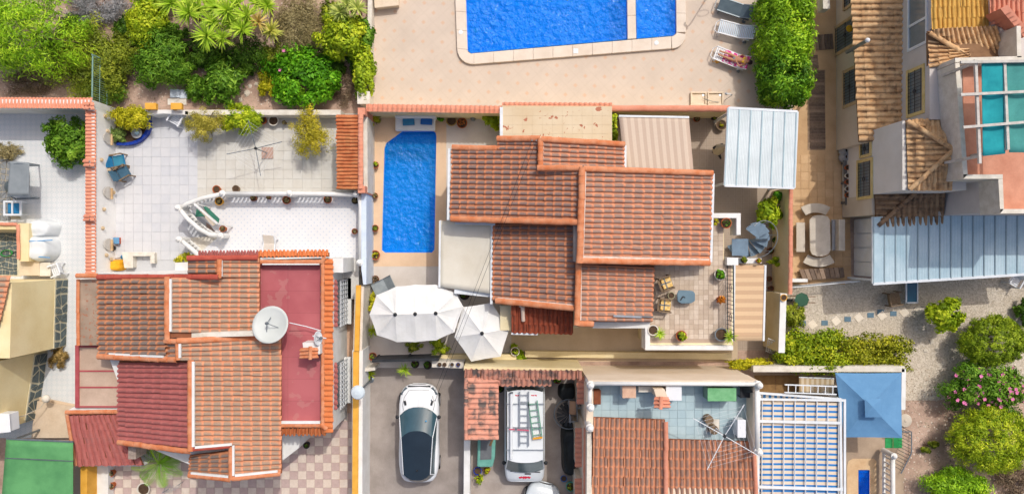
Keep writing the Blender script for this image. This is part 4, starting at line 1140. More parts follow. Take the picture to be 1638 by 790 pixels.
def wallface(a, b, z0, z1):
    A_, B_ = W(*a), W(*b); n = Vector((1, 0, 0)); 
    return lambda u, v: (Vector((A_.x+(B_.x-A_.x)*u+.03, A_.y+(B_.y-A_.y)*u, z0+(z1-z0)*v)), n)
for a, b, nu, sd in (((108,446), (105,553), 8, 3), ((76,562), (60,668), 7, 5)):
    A_, B_ = W(*a), W(*b); g_ = MB().prism([(A_.x-.02, A_.y), (A_.x+.03, A_.y), (B_.x+.03, B_.y), (B_.x-.02, B_.y)], 0, .95).build('plinth', GROUT, yh)
    crazy(g_, wallface(a, b, .02, .93), nu, 2, sd, shrink=.74)
# parapet with coral coping and crazy paving court above it
pw = thing('garden_wall', 'low cream corner wall with coral coping enclosing the crazy paving', 'wall', W(35, 390))
MB().pprism([(-80,355),(46,357),(46,418),(30,418),(30,367),(-80,367)], 0, 1.0).build('wall_body', MATS['cream_wall'], pw)
pc = Pieces(pw, 'coping_tile'); caps(pc, (-30,358,1.05), (28,359,1.05), 10, .16, T_CORAL); caps(pc, (29,359,1.05), (30,414,1.05), 9, .16, T_CORAL); pc.flush()
cz = sheet('stone_court', [(-80,366),(34,366),(34,442),(-80,442)], [], .02, GROUT)
crazy(cz, lambda u, v: (W(-30+58*u, 372+68*v, .02), Vector((0,0,1))), 9, 10, 8)
cz2 = sheet('stone_path', [(-80,246),(20,246),(20,330),(34,350),(-80,356)], [], .02, M('tan_grout', '#b9b09c', '#a9a08c', s=4))
crazy(cz2, lambda u, v: (W(-30+48*u, 250+104*v, .02), Vector((0,0,1))), 6, 11, 9, M('grey_stone', '#8f9294', '#7a7e80', s=4, fine=.2), amt=.3)
MB().pprism([(56,640),(118,650),(112,700),(50,700)], 0, .3).build('landing', M('landing_stone', '#d8c4ac', '#ccb69c', s=2), kind='structure')
sheet('steps', [(62,634),(120,646),(118,652),(60,652)], [], .16, M('landing_stone', '#d8c4ac'))
# ------------------------------------------------------------------ house with the blue roof terrace (bottom centre)
CRW = M('peach_render', '#ead9c4', '#dfcbb2', s=.8, fine=.08, bump=.15)
bh = thing('house', 'house with a pale blue tiled roof terrace and orange roofs below the corridor', 'house', W(1060, 690))
z5 = 4.95; TF = 4.1
base = [W(937,577), W(1162,577)]
MB().pprism([(941,609),(1212,609),(1212,900),(937,900),(937,690),(941,690)], 0, TF-.05).build('wall', CRW, bh)
def pslab(px, z0, z1): return MB().pprism(px, z0, z1)
pslab([(941,608),(1212,608),(1212,616),(941,616)], TF-.5, z5).build('north_parapet', CRW, bh)
pslab([(1204,617),(1213,617),(1213,722),(1204,722)], TF-.5, z5-.02).build('east_parapet', CRW, bh)
pslab([(938,617),(949,617),(949,690),(938,690)], TF-.5, z5-.35).build('west_parapet', CRW, bh)
tf = pslab([(948,616),(1206,616),(1206,712),(948,712)], TF-.05, TF).build('terrace_floor', M('terrace_grout', '#a8bcc1', '#a0b4b9', s=2), bh)
bt = [M('blue_tile_a', '#b2c8ce', '#aac1c8', s=3, fine=.06, rough=.5), M('blue_tile_b', '#adc4cb', '#a5bcc4', s=3, fine=.06, rough=.5), M('blue_tile_c', '#b7ccd1', '#aec4ca', s=3, fine=.06, rough=.5)]
floor_tiles(tf, 'terrace_tile', [(949,616),(1205,616),(1205,708),(949,708)], 19, 7, TF+.02, bt, .012)
for a, b, r in (((943,613,5.2),(1210,614,5.2),.09), ((944,615,5.0),(943,650,5.0),.09), ((1211,615,5.2),(1211,720,5.2),.1)):
    MB().tube([P3(a), P3(b)], r, 10).build('rail', MATS['white_paint'], bh, smooth=True)
for x, y in ((944,614),(944,650),(943,682),(1211,614),(1211,720)):
    p = W(x, y, 5.1); MB().lathe((p.x, p.y, 4.3), [(.13,0),(.13,.85),(.17,.88),(.17,.96),(.09,1.0),(.15,1.1),(.12,1.2),(.03,1.26)], 12).build('finial_post', MATS['white_paint'], bh, smooth=False)
brf = roof_deck('roof', ROOFBASE, bh, [(948,667,4.55),(1064,671,4.55),(1066,860,3.7),(945,860,3.7)], [(1066,702,4.4),(1204,706,4.4),(1212,860,3.6),(1066,860,3.6)])
pc = Pieces(brf, 'roof_tile')
tile_patch(pc, (950,668,4.6), (946,852,3.75), (1062,852,3.75), (1062,672,4.6), 12, 14, T_BOTTOM, .085)
tile_patch(pc, (1068,703,4.45), (1068,852,3.65), (1208,852,3.65), (1202,707,4.45), 10, 16, T_BOTTOM, .085)
caps(pc, (1065,674,4.75), (1065,850,3.95), 12, .2, T_CORAL); caps(pc, (1206,724,4.5), (1213,850,3.8), 9, .18, T_CORAL); caps(pc, (936.5,684,3.9), (935,850,3.7), 12, .16, T_CORAL)
pc.flush()
MB().pprism([(939,690),(947,690),(945,850),(938,850)], 3.6, 4.3).build('verge', MATS['stone_white'], bh)
# coping tile strips on the west side wall
for i, (y0, y1, x) in enumerate(((602,646,929), (684,747,926), (764,830,926))):
    t = thing('wall_coping', ['upper', 'middle', 'lower'][i] + ' strip of coral tiles on the wall beside the parked van', 'coping', W(x, (y0+y1)/2, 2.2))
    MB().pprism([(x-4,y0),(x+7,y0),(x+7,y1),(x-4,y1)], 0, 2.15).build('wall_body', CRW, t)
    pc = Pieces(t, 'coping_tile'); tile_patch(pc, (x+7,y0,2.35), (x-6,y0,2.2), (x-6,y1,2.2), (x+7,y1,2.35), 1, int((y1-y0)/7.5), T_CORAL, .06); pc.flush()
# things on the blue terrace
def box_thing(name, label, cat, px, z0, z1, mat, lid=None, group=None, bevel=.02):
    """cupboard-like box: body and lid"""
    c = W(sum(p[0] for p in px)/len(px), sum(p[1] for p in px)/len(px), z1)
    t = thing(name, label, cat, (c.x, c.y, z0), group)
    MB().pprism(px, z0, z1-.06).build('body', mat, t, bevel=bevel)
    cx_ = sum(p[0] for p in px)/len(px); cy_ = sum(p[1] for p in px)/len(px)
    MB().pprism([(cx_+(x-cx_)*1.05, cy_+(y-cy_)*1.06) for x, y in px], z1-.058, z1).build('lid', lid or mat, t, bevel=bevel)
    return t
def rect(x0, y0, x1, y1): return [(x0,y0),(x1,y0),(x1,y1),(x0,y1)]
box_thing('storage_box', 'white storage box with a peach lid on the blue terrace', 'box', rect(996,618,1017,636), TF+.02, TF+.85, MATS['white_plastic'], M('peach_lid', '#d8b49a', '#c8a088', s=4))
box_thing('bench', 'narrow white bench against the parapet of the blue terrace', 'bench', rect(1022,618,1049,627), TF+.02, TF+.6, MATS['stone_white'])
box_thing('storage_box', 'plain white cabinet beside the terrace chimney', 'box', rect(1066,618,1090,640), TF+.02, TF+1.0, MATS['white_plastic'])
box_thing('storage_box', 'green topped storage box on the blue terrace', 'box', rect(1133,621,1177,641), TF+.02, TF+.9, M('box_grey_green', '#8fae9c', '#7f9e8c'), M('green_lid', '#7fb886', '#6aa874', s=4))
box_thing('planter_box', 'brown clay planter box in the corner of the blue terrace', 'planter', rect(950,624,961,646), TF+.02, TF+.5, MATS['terracotta_dark'])
box_thing('air_conditioner', 'white air conditioner unit by the side wall of the blue terrace', 'air conditioner', rect(1180,672,1193,699), TF+.3, TF+.95, MATS['white_plastic'])
o = bpy.data.objects['air_conditioner']
for y in (674, 697): p = W(1184, y, TF+.3); MB().box((p.x-.15, p.y-.03, TF+.02), (p.x+.2, p.y+.03, TF+.3)).build('foot', MATS['grey_metal'], o)
ch = thing('chimney', 'cream chimney with a cap of three clay tiles on the blue terrace', 'chimney', W(1057, 636, TF))
MB().pprism([(1046,622),(1063,622),(1068,634),(1050,636)], TF+.02, TF+1.2).build('stack', CRW, ch)
pc = Pieces(ch, 'cap_tile'); tile_patch(pc, (1057,634,TF+1.5), (1047,634,TF+1.35), (1047,652,TF+1.35), (1057,652,TF+1.5), 1, 3, T_CORAL, .09); tile_patch(pc, (1058,634,TF+1.5), (1070,634,TF+1.35), (1070,652,TF+1.35), (1058,652,TF+1.5), 1, 3, T_CORAL, .09)
caps(pc, (1057.5,634,TF+1.52), (1057.5,653,TF+1.52), 2, .17, T_CORAL); pc.flush()
t = thing('folded_chair', 'folded dark grey chair leaning in the corner of the blue terrace', 'chair', W(1192, 628, TF))
MB().pprism(rect(1184,618,1200,636), TF+.45, TF+.5).build('seat', MATS['black_metal'], t, bevel=.02)
MB().beam(P3((1186,619,TF+.5)), P3((1200,619,TF+1.0)), .5, .04).build('backrest', MATS['black_metal'], t)
for x, y in ((1185,619),(1199,619),(1185,635),(1199,635)): p = W(x, y, TF+.4); MB().box((p.x-.02, p.y-.02, TF+.02), (p.x+.02, p.y+.02, TF+.46)).build('leg', MATS['black_metal'], t)
def rotary(label, px, py, zb, h, arm, mat, base_mat, ang=0.3, lines=True, slope=.12):
    c = W(px, py, zb); t = thing('rotary_clothes_line', label, 'clothes line', c)
    MB().box((c.x-.28, c.y-.28, zb), (c.x+.28, c.y+.28, zb+.05)).build('base_slab', base_mat, t)
    MB().tube([(c.x, c.y, zb+.05), (c.x, c.y, zb+h)], .028, 8).build('mast', mat, t)
    MB().lathe((c.x, c.y, zb+h-.1), [(.07,0),(.07,.1),(.03,.14)], 10).build('hub', MATS['black_metal'], t)
    ends = []
    for k in range(4):
        a = ang + k*math.pi/2; e = Vector((c.x+arm*math.cos(a), c.y+arm*math.sin(a), zb+h+slope)); ends.append(e)
        MB().tube([(c.x, c.y, zb+h-.05), e], .018, 6).build('arm', mat, t)
    if lines:
        mb = MB(); hub = Vector((c.x, c.y, zb+h-.05))
        for f in (.35, .5, .65, .8, .95):
            for k in range(4): mb.tube([hub.lerp(ends[k], f), hub.lerp(ends[(k+1) % 4], f)], .004, 4, cap=False)
        o = mb.build('line', MATS['white_plastic'], t)
    return t
rotary('white rotary clothes line standing on the blue roof terrace', 1140, 680, TF+.02, 1.75, 1.55, MATS['white_metal'], MATS['stone_white'], 1.05)
for x, y, n in ((1135,672,'upper'),(1143,688,'lower')):
    p = W(x, y, TF+.5); t = thing('wicker_stool', n + ' round brown stool on the slab by the terrace clothes line', 'stool', (p.x, p.y, TF+.02))
    MB().lathe((p.x, p.y, TF+.02), [(.16,.06),(.2,.1),(.17,.25),(.2,.42),(.19,.46),(.05,.47)], 14).build('seat', MATS['wicker'], t)

# ------------------------------------------------------------------ carport with flamed tiles, north wall
cw = thing('garden_wall', 'tall cream wall between the corridor and the flamed tile carport', 'wall', W(830, 573))
MB().pprism([(742,586),(932,589),(932,593),(742,592)], 0, 2.7).build('wall_body', MATS['cream_wall'], cw)
kp = thing('carport', 'carport roofed with coral and charcoal flamed tiles above the white van', 'carport', W(790, 640))
kr = roof_deck('roof', ROOFBASE, kp, [(743,591,2.75),(930,593,2.75),(930,604,2.55),(743,602,2.55)], [(797,603,2.58),(882,604,2.58),(882,616,2.4),(797,615,2.4)], [(744,603,2.65),(796,603,2.45),(796,702,2.45),(743,702,2.65)])
pc = Pieces(kr, 'roof_tile')
tile_patch(pc, (744,590,2.8), (743,604,2.55), (930,605,2.55), (930,592,2.8), 1, 22, T_FLAME, .075)
tile_patch(pc, (798,603,2.6), (798,616,2.4), (882,616,2.4), (882,604,2.6), 1, 10, T_FLAME, .075)
tile_patch(pc, (748,604,2.7), (797,604,2.45), (797,703,2.45), (748,703,2.7), 3, 12, T_FLAME, .075)
caps(pc, (745.5,604,2.78), (745.5,702,2.78), 12, .18, T_FLAME)
pc.flush()
for x, y in ((750,600),(792,600),(750,698),(792,698),(880,610)): p = W(x, y, 2.4); MB().box((p.x-.06, p.y-.06, 0), (p.x+.06, p.y+.06, 2.42)).build('post', MATS['wood'], kp)
wall_run('white wall between the driveway and the van court', [(747,704),(746,830)], .95, .3, MATS['white_paint'], bevel=.02)
wall_run('white gate pier wall beside the driveway gate', [(691,582),(742,584)], 1.4, .3, MATS['stone_white'])
wall_run('low cream kerb wall under the parasols', [(690,573),(826,572)], .5, .35, MATS['cream_wall'])
gt = thing('driveway_gate', 'black louvred sliding gate closing the driveway below the parasols', 'gate', W(648, 570))
a, b = W(596, 577, 1.7), W(701, 574, 1.7)
for k in range(9):
    z = .15 + k*.18; MB().beam((a.x, a.y, z), (b.x, b.y, z), .03, .14).build('slat', MATS['black_metal'], gt)
for f in (0, .5, 1): p = a.lerp(b, f); MB().box((p.x-.04, p.y-.045, .02), (p.x+.04, p.y+.045, 1.72)).build('upright', MATS['black_metal'], gt)
MB().beam((a.x, a.y, 1.74), (b.x, b.y, 1.74), .12, .05).build('top_rail', MATS['black_metal'], gt)
MB().pprism([(583,588),(600,587),(600,592),(583,594)], 0, 1.2).build('gate_pier', MATS['stone_white'], gt)
lp = W(594, 607); t = thing('street_lamp', 'street lamp with a white disc shade beside the ochre topped wall', 'street lamp', lp)
MB().lathe((lp.x, lp.y, 0), [(.14,0),(.14,.05),(.07,.08),(.05,.5),(.04,2.75)], 12).build('pole', MATS['grey_metal'], t)
MB().lathe((lp.x, lp.y, 2.75), [(.05,0),(.12,.1),(.16,.2),(.30,.24),(.33,.28),(.28,.36),(.1,.41)], 22).build('lamp_shade', M('lamp_grey', '#cfdae0', '#c4d0d8', rough=.4, bump=0), t, smooth=False)

# ------------------------------------------------------------------ vehicles
CARW = M('car_white', '#e9ecef', '#e4e8ec', s=1, fine=.01, rough=.25, bump=0, spec=.6)
GLS = M('car_glass', '#3c5a66', '#33505c', s=1, fine=.02, rough=.08, bump=0, spec=.8)
ROOFG = M('car_roof_glass', '#22303c', '#1c2934', s=1, fine=.02, rough=.1, bump=0, spec=.8)
TYRE = MATS['black_rubber']
def weld(o_):
    bm = bmesh.new(); bm.from_mesh(o_.data); bmesh.ops.remove_doubles(bm, verts=bm.verts, dist=1e-4); bmesh.ops.recalc_face_normals(bm, faces=bm.faces); bm.to_mesh(o_.data); bm.free()
def vehicle(name, label, px, py, rot, L, Wd, stations, green, zbelt, ztop, paint, roofmat, zref=.9, roofname='roof', glass=None, fr_=.3, rt=.9):
    """stations: (s, halfwidth fraction, deck height); green: base/top stations of the glasshouse"""
    c = W(px, py, zref); T_ = Matrix.Translation((c.x, c.y, 0)) @ Matrix.Rotation(rot, 4, 'Z')
    t = thing(name, label, 'car' if 'van' not in name else 'van', (c.x, c.y, 0)); hw = Wd/2
    def tf(v): return T_ @ Vector(v)
    def Y(s): return L/2 - s*L
    mb = MB(); rows = []
    for s, wf, zd in stations:
        w = hw*wf; y = Y(s); x1 = w*.96
        prof = [(-w*.9,.22),(-w,.42),(-w,zd*.72),(-x1,zd*.93),(-w*.86,zd),(-w*.45,zd+.035),(0,zd+.045),(w*.45,zd+.035),(w*.86,zd),(x1,zd*.93),(w,zd*.72),(w,.42),(w*.9,.22)]
        rows.append([tf((x, y, z)) for x, z in prof])
    n = len(rows[0]); V = [p for r in rows for p in r]
    fs = [(i*n+j, i*n+j+1, (i+1)*n+j+1, (i+1)*n+j) for i in range(len(rows)-1) for j in range(n-1)]
    fs += [tuple(range(n)), tuple(range((len(rows)-1)*n, len(rows)*n))[::-1]]
    mb.add(V, fs); body = mb.build('body', paint, t, smooth=True)
    # glasshouse
    (sb0, sb1, wb), (st0, st1, wt) = green
    def ring(s0, s1, w, z, fr=.16, k=9):
        pts = []
        for (sy, sgn) in ((s0, 1), (s1, -1)):
            for i in range(k):
                f = -1 + 2*i/(k-1) if sgn > 0 else 1 - 2*i/(k-1)
                yy = Y(sy) - sgn*(abs(f)**2.6)*fr*(1.2 if sgn > 0 else 1.0); pts.append(tf((f*w*hw*(1 if sgn > 0 else rt), yy, z + .04*(1-f*f))))
        return pts
    lo = ring(sb0, sb1, wb, zbelt, fr_); hi = ring(st0, st1, wt, ztop, fr_*.8); k = 9; n2 = 18
    V = lo + hi
    def strip(name, idx, mat): 
        m = MB(); [m.add([V[i], V[(i+1) % n2], V[n2+(i+1) % n2], V[n2+i]], [(0,1,2,3)]) for i in idx]; o_ = m.build(name, mat, t, smooth=True); weld(o_); return o_
    g = glass or GLS
    strip('windscreen', range(0, 8), g); strip('side_window', [8], g); strip('rear_window', range(9, 17), g); strip('side_window', [17], g)
    m = MB(); m.add(hi, [(i, i+1, 16-i, 17-i) for i in range(8)]); m.build(roofname, roofmat, t, solid=.02)
    for sx in (-1, 1):
        for a_, b_ in ((lo[0 if sx < 0 else 8], hi[0 if sx < 0 else 8]), (lo[17 if sx < 0 else 9], hi[17 if sx < 0 else 9])):
            MB().tube([a_, b_], .022, 6).build('pillar', paint, t)
        MB().tube([hi[0 if sx < 0 else 8], hi[17 if sx < 0 else 9]], .022, 6).build('roof_rail', paint, t)
        ym = Y(sb0 + .1); mm = MB()
        for dx, dy, dz, r in ((0,0,0,0),): mm.lathe(tf((sx*(hw+.02), ym, zbelt+.02)), [(.03,-.02),(.08,.0),(.1,.06),(.08,.12),(.02,.14)], 10)
        mm.build('wing_mirror', MATS['black_metal'], t); MB().beam(tf((sx*hw*.9, ym, zbelt)), tf((sx*(hw+.08), ym, zbelt+.05)), .05).build('mirror_arm', MATS['black_metal'], t)
        for s in (.17, .82):
            q = tf((sx*(hw-.12), Y(s), .34)); ax = (T_.to_3x3() @ Vector((1, 0, 0)))
            w_ = MB().tube([q - ax*.12, q + ax*.12], .34, 20).build('wheel', TYRE, t); MB().tube([q + ax*sx*.1, q + ax*sx*.128], .22, 14).build('rim', MATS['alu'], w_)
    return t, tf, Y, hw
ST = [(0,.4,.55),(.008,.56,.58),(.022,.7,.63),(.045,.81,.69),(.08,.9,.75),(.13,.96,.81),(.2,.995,.87),(.3,1,.95),(.42,.985,.99),(.55,.975,1.0),(.7,1,1.02),(.82,.985,1.01),(.89,.94,.99),(.94,.86,.97),(.975,.75,.92),(.992,.62,.85),(1,.48,.78)]
t, tf, Y, hw = vehicle('parked_car', 'white car with a black glass roof parked on the asphalt driveway', 669.5, 694, 0, 4.72, 1.98, ST, ((.215,.985,.93),(.43,.93,.76)), .98, 1.52, CARW, ROOFG, fr_=.36, rt=.86)
for sx in (-1, 1):
    MB().beam(tf((sx*.68, Y(.155), .895)), tf((sx*.62, Y(.2), .94)), .1, .02).build('bonnet_vent', MATS['black_metal'], t)
    MB().beam(tf((sx*.62, Y(.03), .66)), tf((sx*.86, Y(.1), .74)), .12, .05).build('headlight', M('headlight_glass', '#5a666e', '#4a565e', rough=.1, bump=0), t)
for sx in (-1, 1):
    MB().tube([tf((sx*.5, Y(.06), .74)), tf((sx*.7, Y(.12), .825)), tf((sx*.78, Y(.2), .9)), tf((sx*.72, Y(.25), .97))], .008, 4).build('panel_gap', MATS['black_metal'], t)
    MB().tube([tf((sx*.1, Y(.232), 1.03)), tf((sx*.1+.5, Y(.25), 1.04))], .01, 4).build('wiper', MATS['black_metal'], t)
MB().tube([tf((x, Y(.052+.02*x*x), .745)) for x in (-.5, -.25, 0, .25, .5)], .008, 4).build('panel_gap', MATS['black_metal'], t)
MB().beam(tf((-.55, Y(.018), .6)), tf((.55, Y(.018), .6)), .06, .14).build('grille', MATS['black_metal'], t)
MB().tube([tf((0, Y(.12), .87)), tf((0, Y(.23), .99))], .012, 5).build('bonnet_crease', CARW, t)
MB().lathe(tf((.02, Y(.83), 1.56)), [(.05,0),(.04,.05),(.01,.09)], 8).build('roof_aerial', MATS['black_metal'], t)
MB().lathe(tf((.42, Y(.34), 1.36)), [(.04,0),(.04,.012)], 10).build('sticker', M('sticker_blue', '#3f9ad0', '#3a90c4'), t)
VAN = M('van_white', '#e6ebee', '#dfe5e9', s=1, fine=.03, rough=.35, bump=0, spec=.5)
SV = [(0,.8,.75),(.01,.88,.8),(.05,.95,.92),(.13,.99,1.05),(.2,1,1.15),(.5,1,1.16),(.97,1,1.16),(1,.96,1.14)]
t, tf, Y, hw = vehicle('parked_van', 'white van with ladders on its roof parked in the court', 839.5, 694, math.pi, 4.8, 1.98, SV, ((.12,.99,.93),(.27,.985,.84)), 1.15, 1.95, VAN, VAN, zref=1.1, fr_=.14, rt=1.0, glass=M('van_glass', '#6a7a7c', '#566668', rough=.1, bump=0, spec=.7))
RED = M('logo_red', '#d0304a', '#c42840', bump=0, fine=.03)
lg = MB(); q = [(-.3,.0),(-.24,.07),(-.12,.03),(-.05,.09),(0,.05),(.05,.09),(.12,.03),(.24,.07),(.3,0),(.16,-.04),(.1,-.02),(0,-.1),(-.1,-.02),(-.16,-.04)]
v = [tf((x, Y(.06)+y, .99+.0)) for x, y in q]; lg.add([(p.x, p.y, p.z) for p in v], [tuple(range(len(q)))]); lg.build('hood_emblem', RED, t, solid=.01)
MB().beam(tf((-.3, Y(.098), 1.06)), tf((.0, Y(.098), 1.06)), .05, .02).build('bonnet_grille', MATS['black_metal'], t)
for k, x in enumerate((-.5,-.38,-.28,.1,.2,.32,.42)): p = tf((x, Y(.93), 2.0)); MB().obox((p.x, p.y), (1, .3*(k % 3-1)), .1, .05, 1.985, 1.995).build('roof_lettering', RED, t)
MB().beam(tf((-.75, Y(.115), 1.07)), tf((.7, Y(.13), 1.12)), .03, .03).build('wiper', MATS['black_metal'], t)
for s in (.4, .62, .85):
    MB().beam(tf((-.88, Y(s), 2.06)), tf((.88, Y(s), 2.06)), .04, .04).build('roof_bar', MATS['alu'], t)
def ladder(label, a, b, w, mat, n, extra=None):
    """a, b = px ends of the centre line with z"""
    A_, B_ = P3(a), P3(b); d = (B_-A_).normalized(); s = Vector((-d.y, d.x, 0)).normalized()*w/2
    t = thing('ladder', label, 'ladder', (A_+B_)/2)
    for sg in (-1, 1): MB().beam(A_+s*sg, B_+s*sg, .05, .08).build('stile', mat, t)
    for i in range(n):
        q = A_.lerp(B_, (i+.5)/n); MB().beam(q-s, q+s, .035, .035).build('rung', mat, t)
    if extra: 
        e = B_; MB().beam(e-s*1.1, e+s*1.1, .08, .09).build('rubber_foot', extra, t)
    return t
ladder('aluminium ladder strapped on the roof of the white van', (838.5,626,2.14), (838.5,713,2.14), .42, MATS['alu'], 8)
ladder('green fibreglass ladder with an orange foot on the white van', (852,641,2.14), (860,700,2.14), .42, M('ladder_green', '#6fa08c', '#5c9078'), 6, M('orange_rubber', '#e0a02c', '#d0901c'))
t = thing('roof_tube', 'long pale tube carrier on the roof of the white van', 'tube', P3((818,680,2.14))); MB().tube([P3((818,628,2.15)), P3((817.5,733,2.1))], .07, 10).build('pipe', MATS['white_metal'], t)
MB().tube([P3((818,627,2.15)), P3((818,629,2.15))], .085, 10).build('end_cap', MATS['grey_metal'], t)
t = thing('lashing_strap', 'pinkish red strap across the van ladders', 'strap', P3((830,687,2.2))); MB().beam(P3((814,686,2.21)), P3((846,688,2.21)), .06, .015).build('webbing', M('strap_pink', '#c9667c', '#b8566c'), t); MB().beam(P3((824,685.5,2.22)), P3((827,686.5,2.22)), .09, .03).build('buckle', MATS['grey_metal'], t)
vehicle('parked_car', 'silver white car just entering the bottom edge in front of the van', 857, 846, R(-14), 4.3, 1.8, ST, ((.225,.975,.84),(.42,.85,.66)), .95, 1.45, M('car_silver', '#d5dde2', '#c9d2d8', rough=.25, bump=0, fine=.02, spec=.6), MATS['car_silver'])
# ------------------------------------------------------------------ two-storey house on the right
GW = M('grey_render_wall', '#d6cfca', '#c9c1bb', s=.7, fine=.08, bump=.2)
LW = M('lane_render_wall', '#d8ccba', '#cbbda8', s=.7, fine=.08, bump=.2)
YF = M('yellow_frame', '#ddc68c', '#d0b674', s=3)
rh = thing('house', 'two storey house with tan tiled roofs, pink roof terrace and yellow framed windows', 'house', W(1450, 200))
def yw(py, z): return (CY-py)*(H-z)/F
X1, X2, X3 = 16.2, 16.5, 17.5
MB().box((X1, yw(228,2.7), 0), (X3+.3, 16, 2.75)).build('wall', LW, rh)
MB().box((X3, yw(205,3.5), 0), (22, 16, 5.6)).build('upper_wall', GW, rh)
MB().box((X2, yw(348,0), 0), (19.2, 2.399, 2.85)).build('porch_block', LW, rh)
MB().box((X2, 2.4, 0), (19.2, yw(205,3.5)-.002, 5.35)).build('bay_wall', M('white_render', '#e4e0da', '#d9d4cc', s=.8, fine=.05), rh)
TZ2 = 6.0; TP = 6.8; TXL = W(1541,286,TP).x+.05
MB().box((TXL, yw(286,TP), 0), (30, yw(98,TP), TZ2)).build('terrace_wall', GW, rh)
MB().box((W(1600,338,TP).x, yw(338,TP), 0), (30, yw(286,TP)-.002, TZ2-.01)).build('terrace_corner', GW, rh)
MB().box((19.2, yw(345,3.2), 0), (30, yw(283,3.2), 3.2)).build('flat_roof', M('grey_screed', '#c0bab5', '#b2aca6', s=1), rh)
rr = roof_deck('roof', M('tan_underlay', '#8a6a4e', '#785a42', s=3), rh, [(1444,-140,3.6),(1456,224,3.6),(1375,227,2.75),(1357,-140,2.75)],
    [(1484,50,5.75),(1555,92,6.2),(1610,92,5.75),(1580,46,5.75)], [(1449,192,5.4),(1525,240,6.1),(1453,304,5.4)], [(1449,192,5.4),(1520,192,5.4),(1525,240,6.1)], [(1453,304,5.4),(1525,240,6.1),(1520,304,5.4)],
    [(1400,302,2.95),(1470,302,3.6),(1402,361,2.95)], [(1402,361,2.95),(1470,302,3.6),(1512,302,3.6),(1508,361,2.93)], [(1484,52,5.75),(1555,92,6.1),(1503,110,5.5),(1485,108,5.5)])
pc = Pieces(rr, 'roof_tile')
tile_patch(pc, (1444,-60,3.6), (1359,-60,2.75), (1375,226,2.75), (1456,224,3.6), 5, 30, T_TAN, .085)
tile_patch(pc, (1494,48,6.0), (1498,94,5.55), (1612,92,5.55), (1592,44,6.0), 4, 13, T_TAN, .085, skip=lambda u, v: v < .6*u-.05)
tile_patch(pc, (1550,70,6.05), (1485,62,5.6), (1486,110,5.6), (1550,92,6.05), 4, 6, T_TAN, .085, skip=lambda u, v: v < (1-u)*.4)
tile_patch(pc, (1525,192,6.1), (1450,196,5.4), (1453,303,5.4), (1525,303,6.1), 5, 12, T_TAN, .085, skip=lambda u, v: abs(v-.45) > .06 + .52*u)
tile_patch(pc, (1450,240,6.1), (1450,191,5.42), (1520,191,5.42), (1525,240,6.1), 4, 8, T_TAN, .085, skip=lambda u, v: v < 1-u)
tile_patch(pc, (1453,240,6.1), (1454,305,5.42), (1522,305,5.42), (1525,240,6.1), 5, 8, T_TAN, .085, skip=lambda u, v: v < 1-u)
tile_patch(pc, (1466,301,3.6), (1400,301,2.95), (1402,362,2.95), (1466,362,3.6), 4, 7, T_TAND, .085, skip=lambda u, v: v > u)
tile_patch(pc, (1402,301,3.6), (1404,363,2.95), (1508,359,2.95), (1512,301,3.6), 4, 12, T_TAND, .085, skip=lambda u, v: v < (1-u)*.57)
tile_patch(pc, (1488,-60,6.1), (1490,48,5.75), (1581,46,5.75), (1578,-60,6.1), 6, 12, T_YEL, .08)
tile_patch(pc, (1582,-30,6.4), (1584,40,6.0), (1645,60,6.0), (1645,-30,6.4), 5, 8, T_CORAL, .08)
pr = Pieces(rr, 'ridge_tile')
caps(pr, (1487,53,5.85), (1557,95,6.0), 9, .2, T_TAN); caps(pr, (1452,194,5.55), (1525,239,6.2), 9, .2, T_TAN); caps(pr, (1456,303,5.55), (1526,239,6.2), 9, .2, T_TAN); caps(pr, (1405,361,3.05), (1463,310,3.65), 9, .2, T_TAND)
pc.flush(); pr.flush()
MB().pprism([(1489,-80),(1645,-80),(1645,42),(1581,44),(1490,46)], 3, 5.7).build('upper_block', GW, rh)
# pink terrace, parapets, steps
PINK = M('pink_tiles', '#cf957c', '#bd8068', s=1.5); PINKW = M('pink_wall', '#cf8e78', '#bf7e68', s=2)
MB().pprism([(1540,100),(1700,96),(1700,336),(1604,336),(1604,282),(1543,282)], TZ2, TZ2+.04).build('terrace_floor', PINK, rh)
for pl in ([(1528,93),(1640,90),(1640,97),(1528,100)], [(1528,101),(1535,101),(1548,279),(1541,286)], [(1541,279.2),(1604,279),(1604,286),(1541,286.2)], [(1597,286.4),(1604,286.4),(1606,334),(1600,341)], [(1600,334.5),(1720,334),(1720,341),(1600,341.5)], [(1626,42),(1633,42),(1634,92),(1627,92)]):
    MB().pprism(pl, TZ2-.4, TP).build('parapet', MATS['stone_white'], rh)
for i in range(7): MB().pprism([(1600+i*5,14+i*6),(1612+i*5,8+i*6),(1620+i*5,18+i*6),(1608+i*5,24+i*6)], TZ2, TZ2+.9-.1*i).build('stair_step', PINKW, rh)
